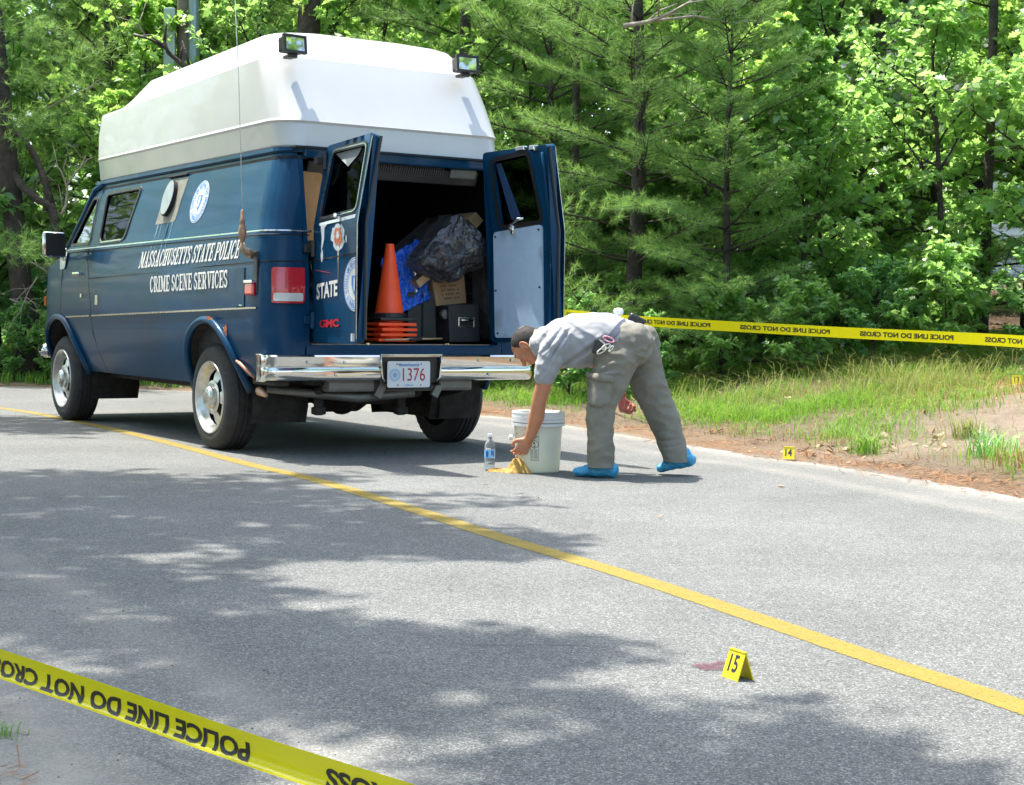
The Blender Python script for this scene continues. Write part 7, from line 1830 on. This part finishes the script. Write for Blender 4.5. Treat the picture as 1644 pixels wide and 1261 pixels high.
# arms
LA = [W(893, 556, 9.045), W(884, 585, 9.04), W(872, 622, 9.06), W(865, 648, 9.08), W(862, 668, 9.10), W(855, 690, 9.13), W(849, 705, 9.155)]
blob_limb(b, LA, [(.05, .05), (.050, .050), (.046, .047), (.042, .045), (.044, .047), (.034, .038), (.026, .031)], 20, flat=(0, 1, 0))
RAm = [W(880, 545, 9.40), W(908, 562, 9.43), W(938, 576, 9.42), W(966, 586, 9.38), W(984, 612, 9.31), W(998, 634, 9.27)]
blob_limb(b, RAm, [(.05, .05), (.050, .050), (.044, .044), (.042, .045), (.036, .038), (.027, .030)], 20, flat=(0, 1, 0))
def hand(wrist, d, palm_n, curl, side, sc=1.0):
    """d: wrist->knuckles, palm_n: palm normal, curl: bend per joint, side: towards the thumb"""
    d = d.normalized(); palm_n = (palm_n - d * palm_n.dot(d)).normalized(); side = (side - d * side.dot(d) - palm_n * side.dot(palm_n)).normalized()
    kn = wrist + d * .085 * sc
    blob_limb(b, [wrist - d * .01, wrist + d * .03 * sc, kn], [(.022, .027), (.018, .036), (.014, .042)], 16, flat=side)
    for i, (o_, ln, r_) in enumerate([(.032, .072, .0092), (.011, .080, .0095), (-.011, .074, .0090), (-.031, .058, .0080)]):
        p = kn + side * o_ * sc - d * (.004 + .006 * abs(i - 1)); dd = d.copy(); q = [p - d * .02, p]; a = 0
        for j, fr in enumerate((.45, .30, .25)):
            a += curl[j] + .06 * i; dd = (d * cos(a) + palm_n * sin(a) + side * (.12 - .08 * i) * .6).normalized(); q.append(q[-1] + dd * ln * fr * sc)
        blob_limb(b, q, [r_ * sc, r_ * sc, r_ * sc * .98, r_ * sc * .9, r_ * sc * .78], 10)
    tb = wrist + d * .028 * sc + side * .028 * sc; t1 = tb + (d * .55 + side * .6 + palm_n * .45).normalized() * .036 * sc; t2 = t1 + (d * .75 + palm_n * .55 + side * .1).normalized() * .030 * sc; t3 = t2 + (d * .7 + palm_n * .6 - side * .25).normalized() * .024 * sc
    blob_limb(b, [wrist + d * .015, tb, t1, t2, t3], [.016 * sc, .015 * sc, .0125 * sc, .0108 * sc, .0085 * sc], 12)
hand(W(849, 704, 9.155), Vector((-.42, .05, -.72)), Vector((-.35, .45, -.35)), (.35, .55, .4), Vector((-.35, .90, .1)), .98)
hand(W(997, 633, 9.27), Vector((.10, -.10, -.95)), Vector((.75, -.35, .1)), (.95, 1.0, .7), Vector((.30, .80, -.1)), 1.12)
body = fuse(b, 'body', M['skin'], man, .0038, 2)
# two materials on one surface: the flushed far hand
body.data.materials.append(M['skinred'])
for p in body.data.polygons:
    if p.center.x > at(985, 640, 9.25).x and p.center.z < .5: p.material_index = 1
# eyes
for s in (1, -1):
    ebm = MB(); ell(ebm, H(.073, -.006, s * .031), hf, hu, hl, .011, .011, .011, 12); eo = ebm.build('eye', simple('eye_white', (.32, .30, .28), .2), man, smooth=True)
    ebm = MB(); ell(ebm, H(.0805, -.006, s * .031), hf, hu, hl, .005, .006, .006, 12); ebm.build('iris', M['black'], eo, smooth=True)
    eb = MB(); blob_limb(eb, [H(.090, .018, s * .014), H(.095, .022, s * .030), H(.084, .018, s * .046)], [.0035, .004, .003], 8); eb.build('eyebrow', M['hair'], man, smooth=True)
# hair: close-cropped cap with a thin crown
hb = MB(); ell(hb, H(-.010, .012, 0), hf, hu, hl, .094, .087, .0785, 40)
o = hb.build('hair', M['hair'], man, smooth=True)
bm = bmesh.new(); bm.from_mesh(o.data); kill = []
for v_ in bm.verts:
    q = v_.co - hc; f_, u_, l_ = q.dot(hf), q.dot(hu), q.dot(hl)
    line = .058 + .10 * max(0, u_ - .03) - .75 * max(0, .02 - u_) * (1 if abs(l_) > .03 else .4)
    if f_ > line or (u_ < -.055 and f_ > -.02): kill.append(v_)
    else: v_.co += (v_.co - hc).normalized() * (.002 * noise.noise(v_.co * 90))
bmesh.ops.delete(bm, geom=kill, context='VERTS'); bm.to_mesh(o.data); bm.free()
# thinning crown patch
cb_ = MB(); vs = []; cdir = (hu * .66 - hf * .75 + hl * .12).normalized()
t = NT('thin_hair_scalp'); vec = t.coord(); t.set(Base_Color=t.ramp(t.noise(120, 5, .8, vec), [(.35, (.035, .028, .022)), (.7, (.14, .095, .07))]), Roughness=.7)
o2 = o.copy(); o2.data = o.data.copy(); C.objects.link(o2); o2.name = 'thin_hair'; o2.parent = man; o2.data.materials.clear(); o2.data.materials.append(t.m)
bm = bmesh.new(); bm.from_mesh(o2.data); kill = []
for v_ in bm.verts:
    q = v_.co - H(-.01, .012, 0)
    if q.normalized().dot(cdir) < .90 + .03 * noise.noise(v_.co * 60): kill.append(v_)
    else: v_.co += q.normalized() * .0015
bmesh.ops.delete(bm, geom=kill, context='VERTS'); bm.to_mesh(o2.data); bm.free()
# ---- shoe covers
def shoe(name, toe, heel, tilt, seed, sc=1.0):
    b = MB(); d = (toe - heel); L_ = d.length; d.normalize()
    up = (Z - d * d.z).normalized(); sd_ = d.cross(up)
    def q(a, h): return heel + d * a * L_ + up * h
    blob_limb(b, [q(.10, .046), q(.30, .050), q(.60, .042), q(.88, .032)], [(.042, .040), (.046, .044), (.038, .048), (.028, .040)], 20, flat=sd_)
    blob_limb(b, [q(.16, .05), q(.20, .085)], [(.044, .044), (.040, .040)], 16, flat=sd_)
    def wp(p, n):
        s_ = (p - heel).dot(up)
        if s_ < .006: p = p + up * (.006 - s_)
        f = noise.noise(p * 22 + Vector((seed, 0, 0))) * .006 + abs(noise.noise(p * 40)) * -.005
        return p + n * f
    o = fuse(b, 'shoe_cover', M['shoecover'], man, .005, 2, wp); return o
h1 = gnd(990, 768); h1 = Vector((h1.x + .0, 8.965, -.004)); t1 = Vector((at(919, 765, 9.0).x, 9.03, -.004))
shoe('shoe_cover', t1, h1, 0, 1)
t2 = Vector((at(1057, 760, 9.2).x, 9.22, .0)); h2 = Vector((at(1115, 748, 9.17).x, 9.16, .052))
shoe('shoe_cover', t2, h2, 0, 7)
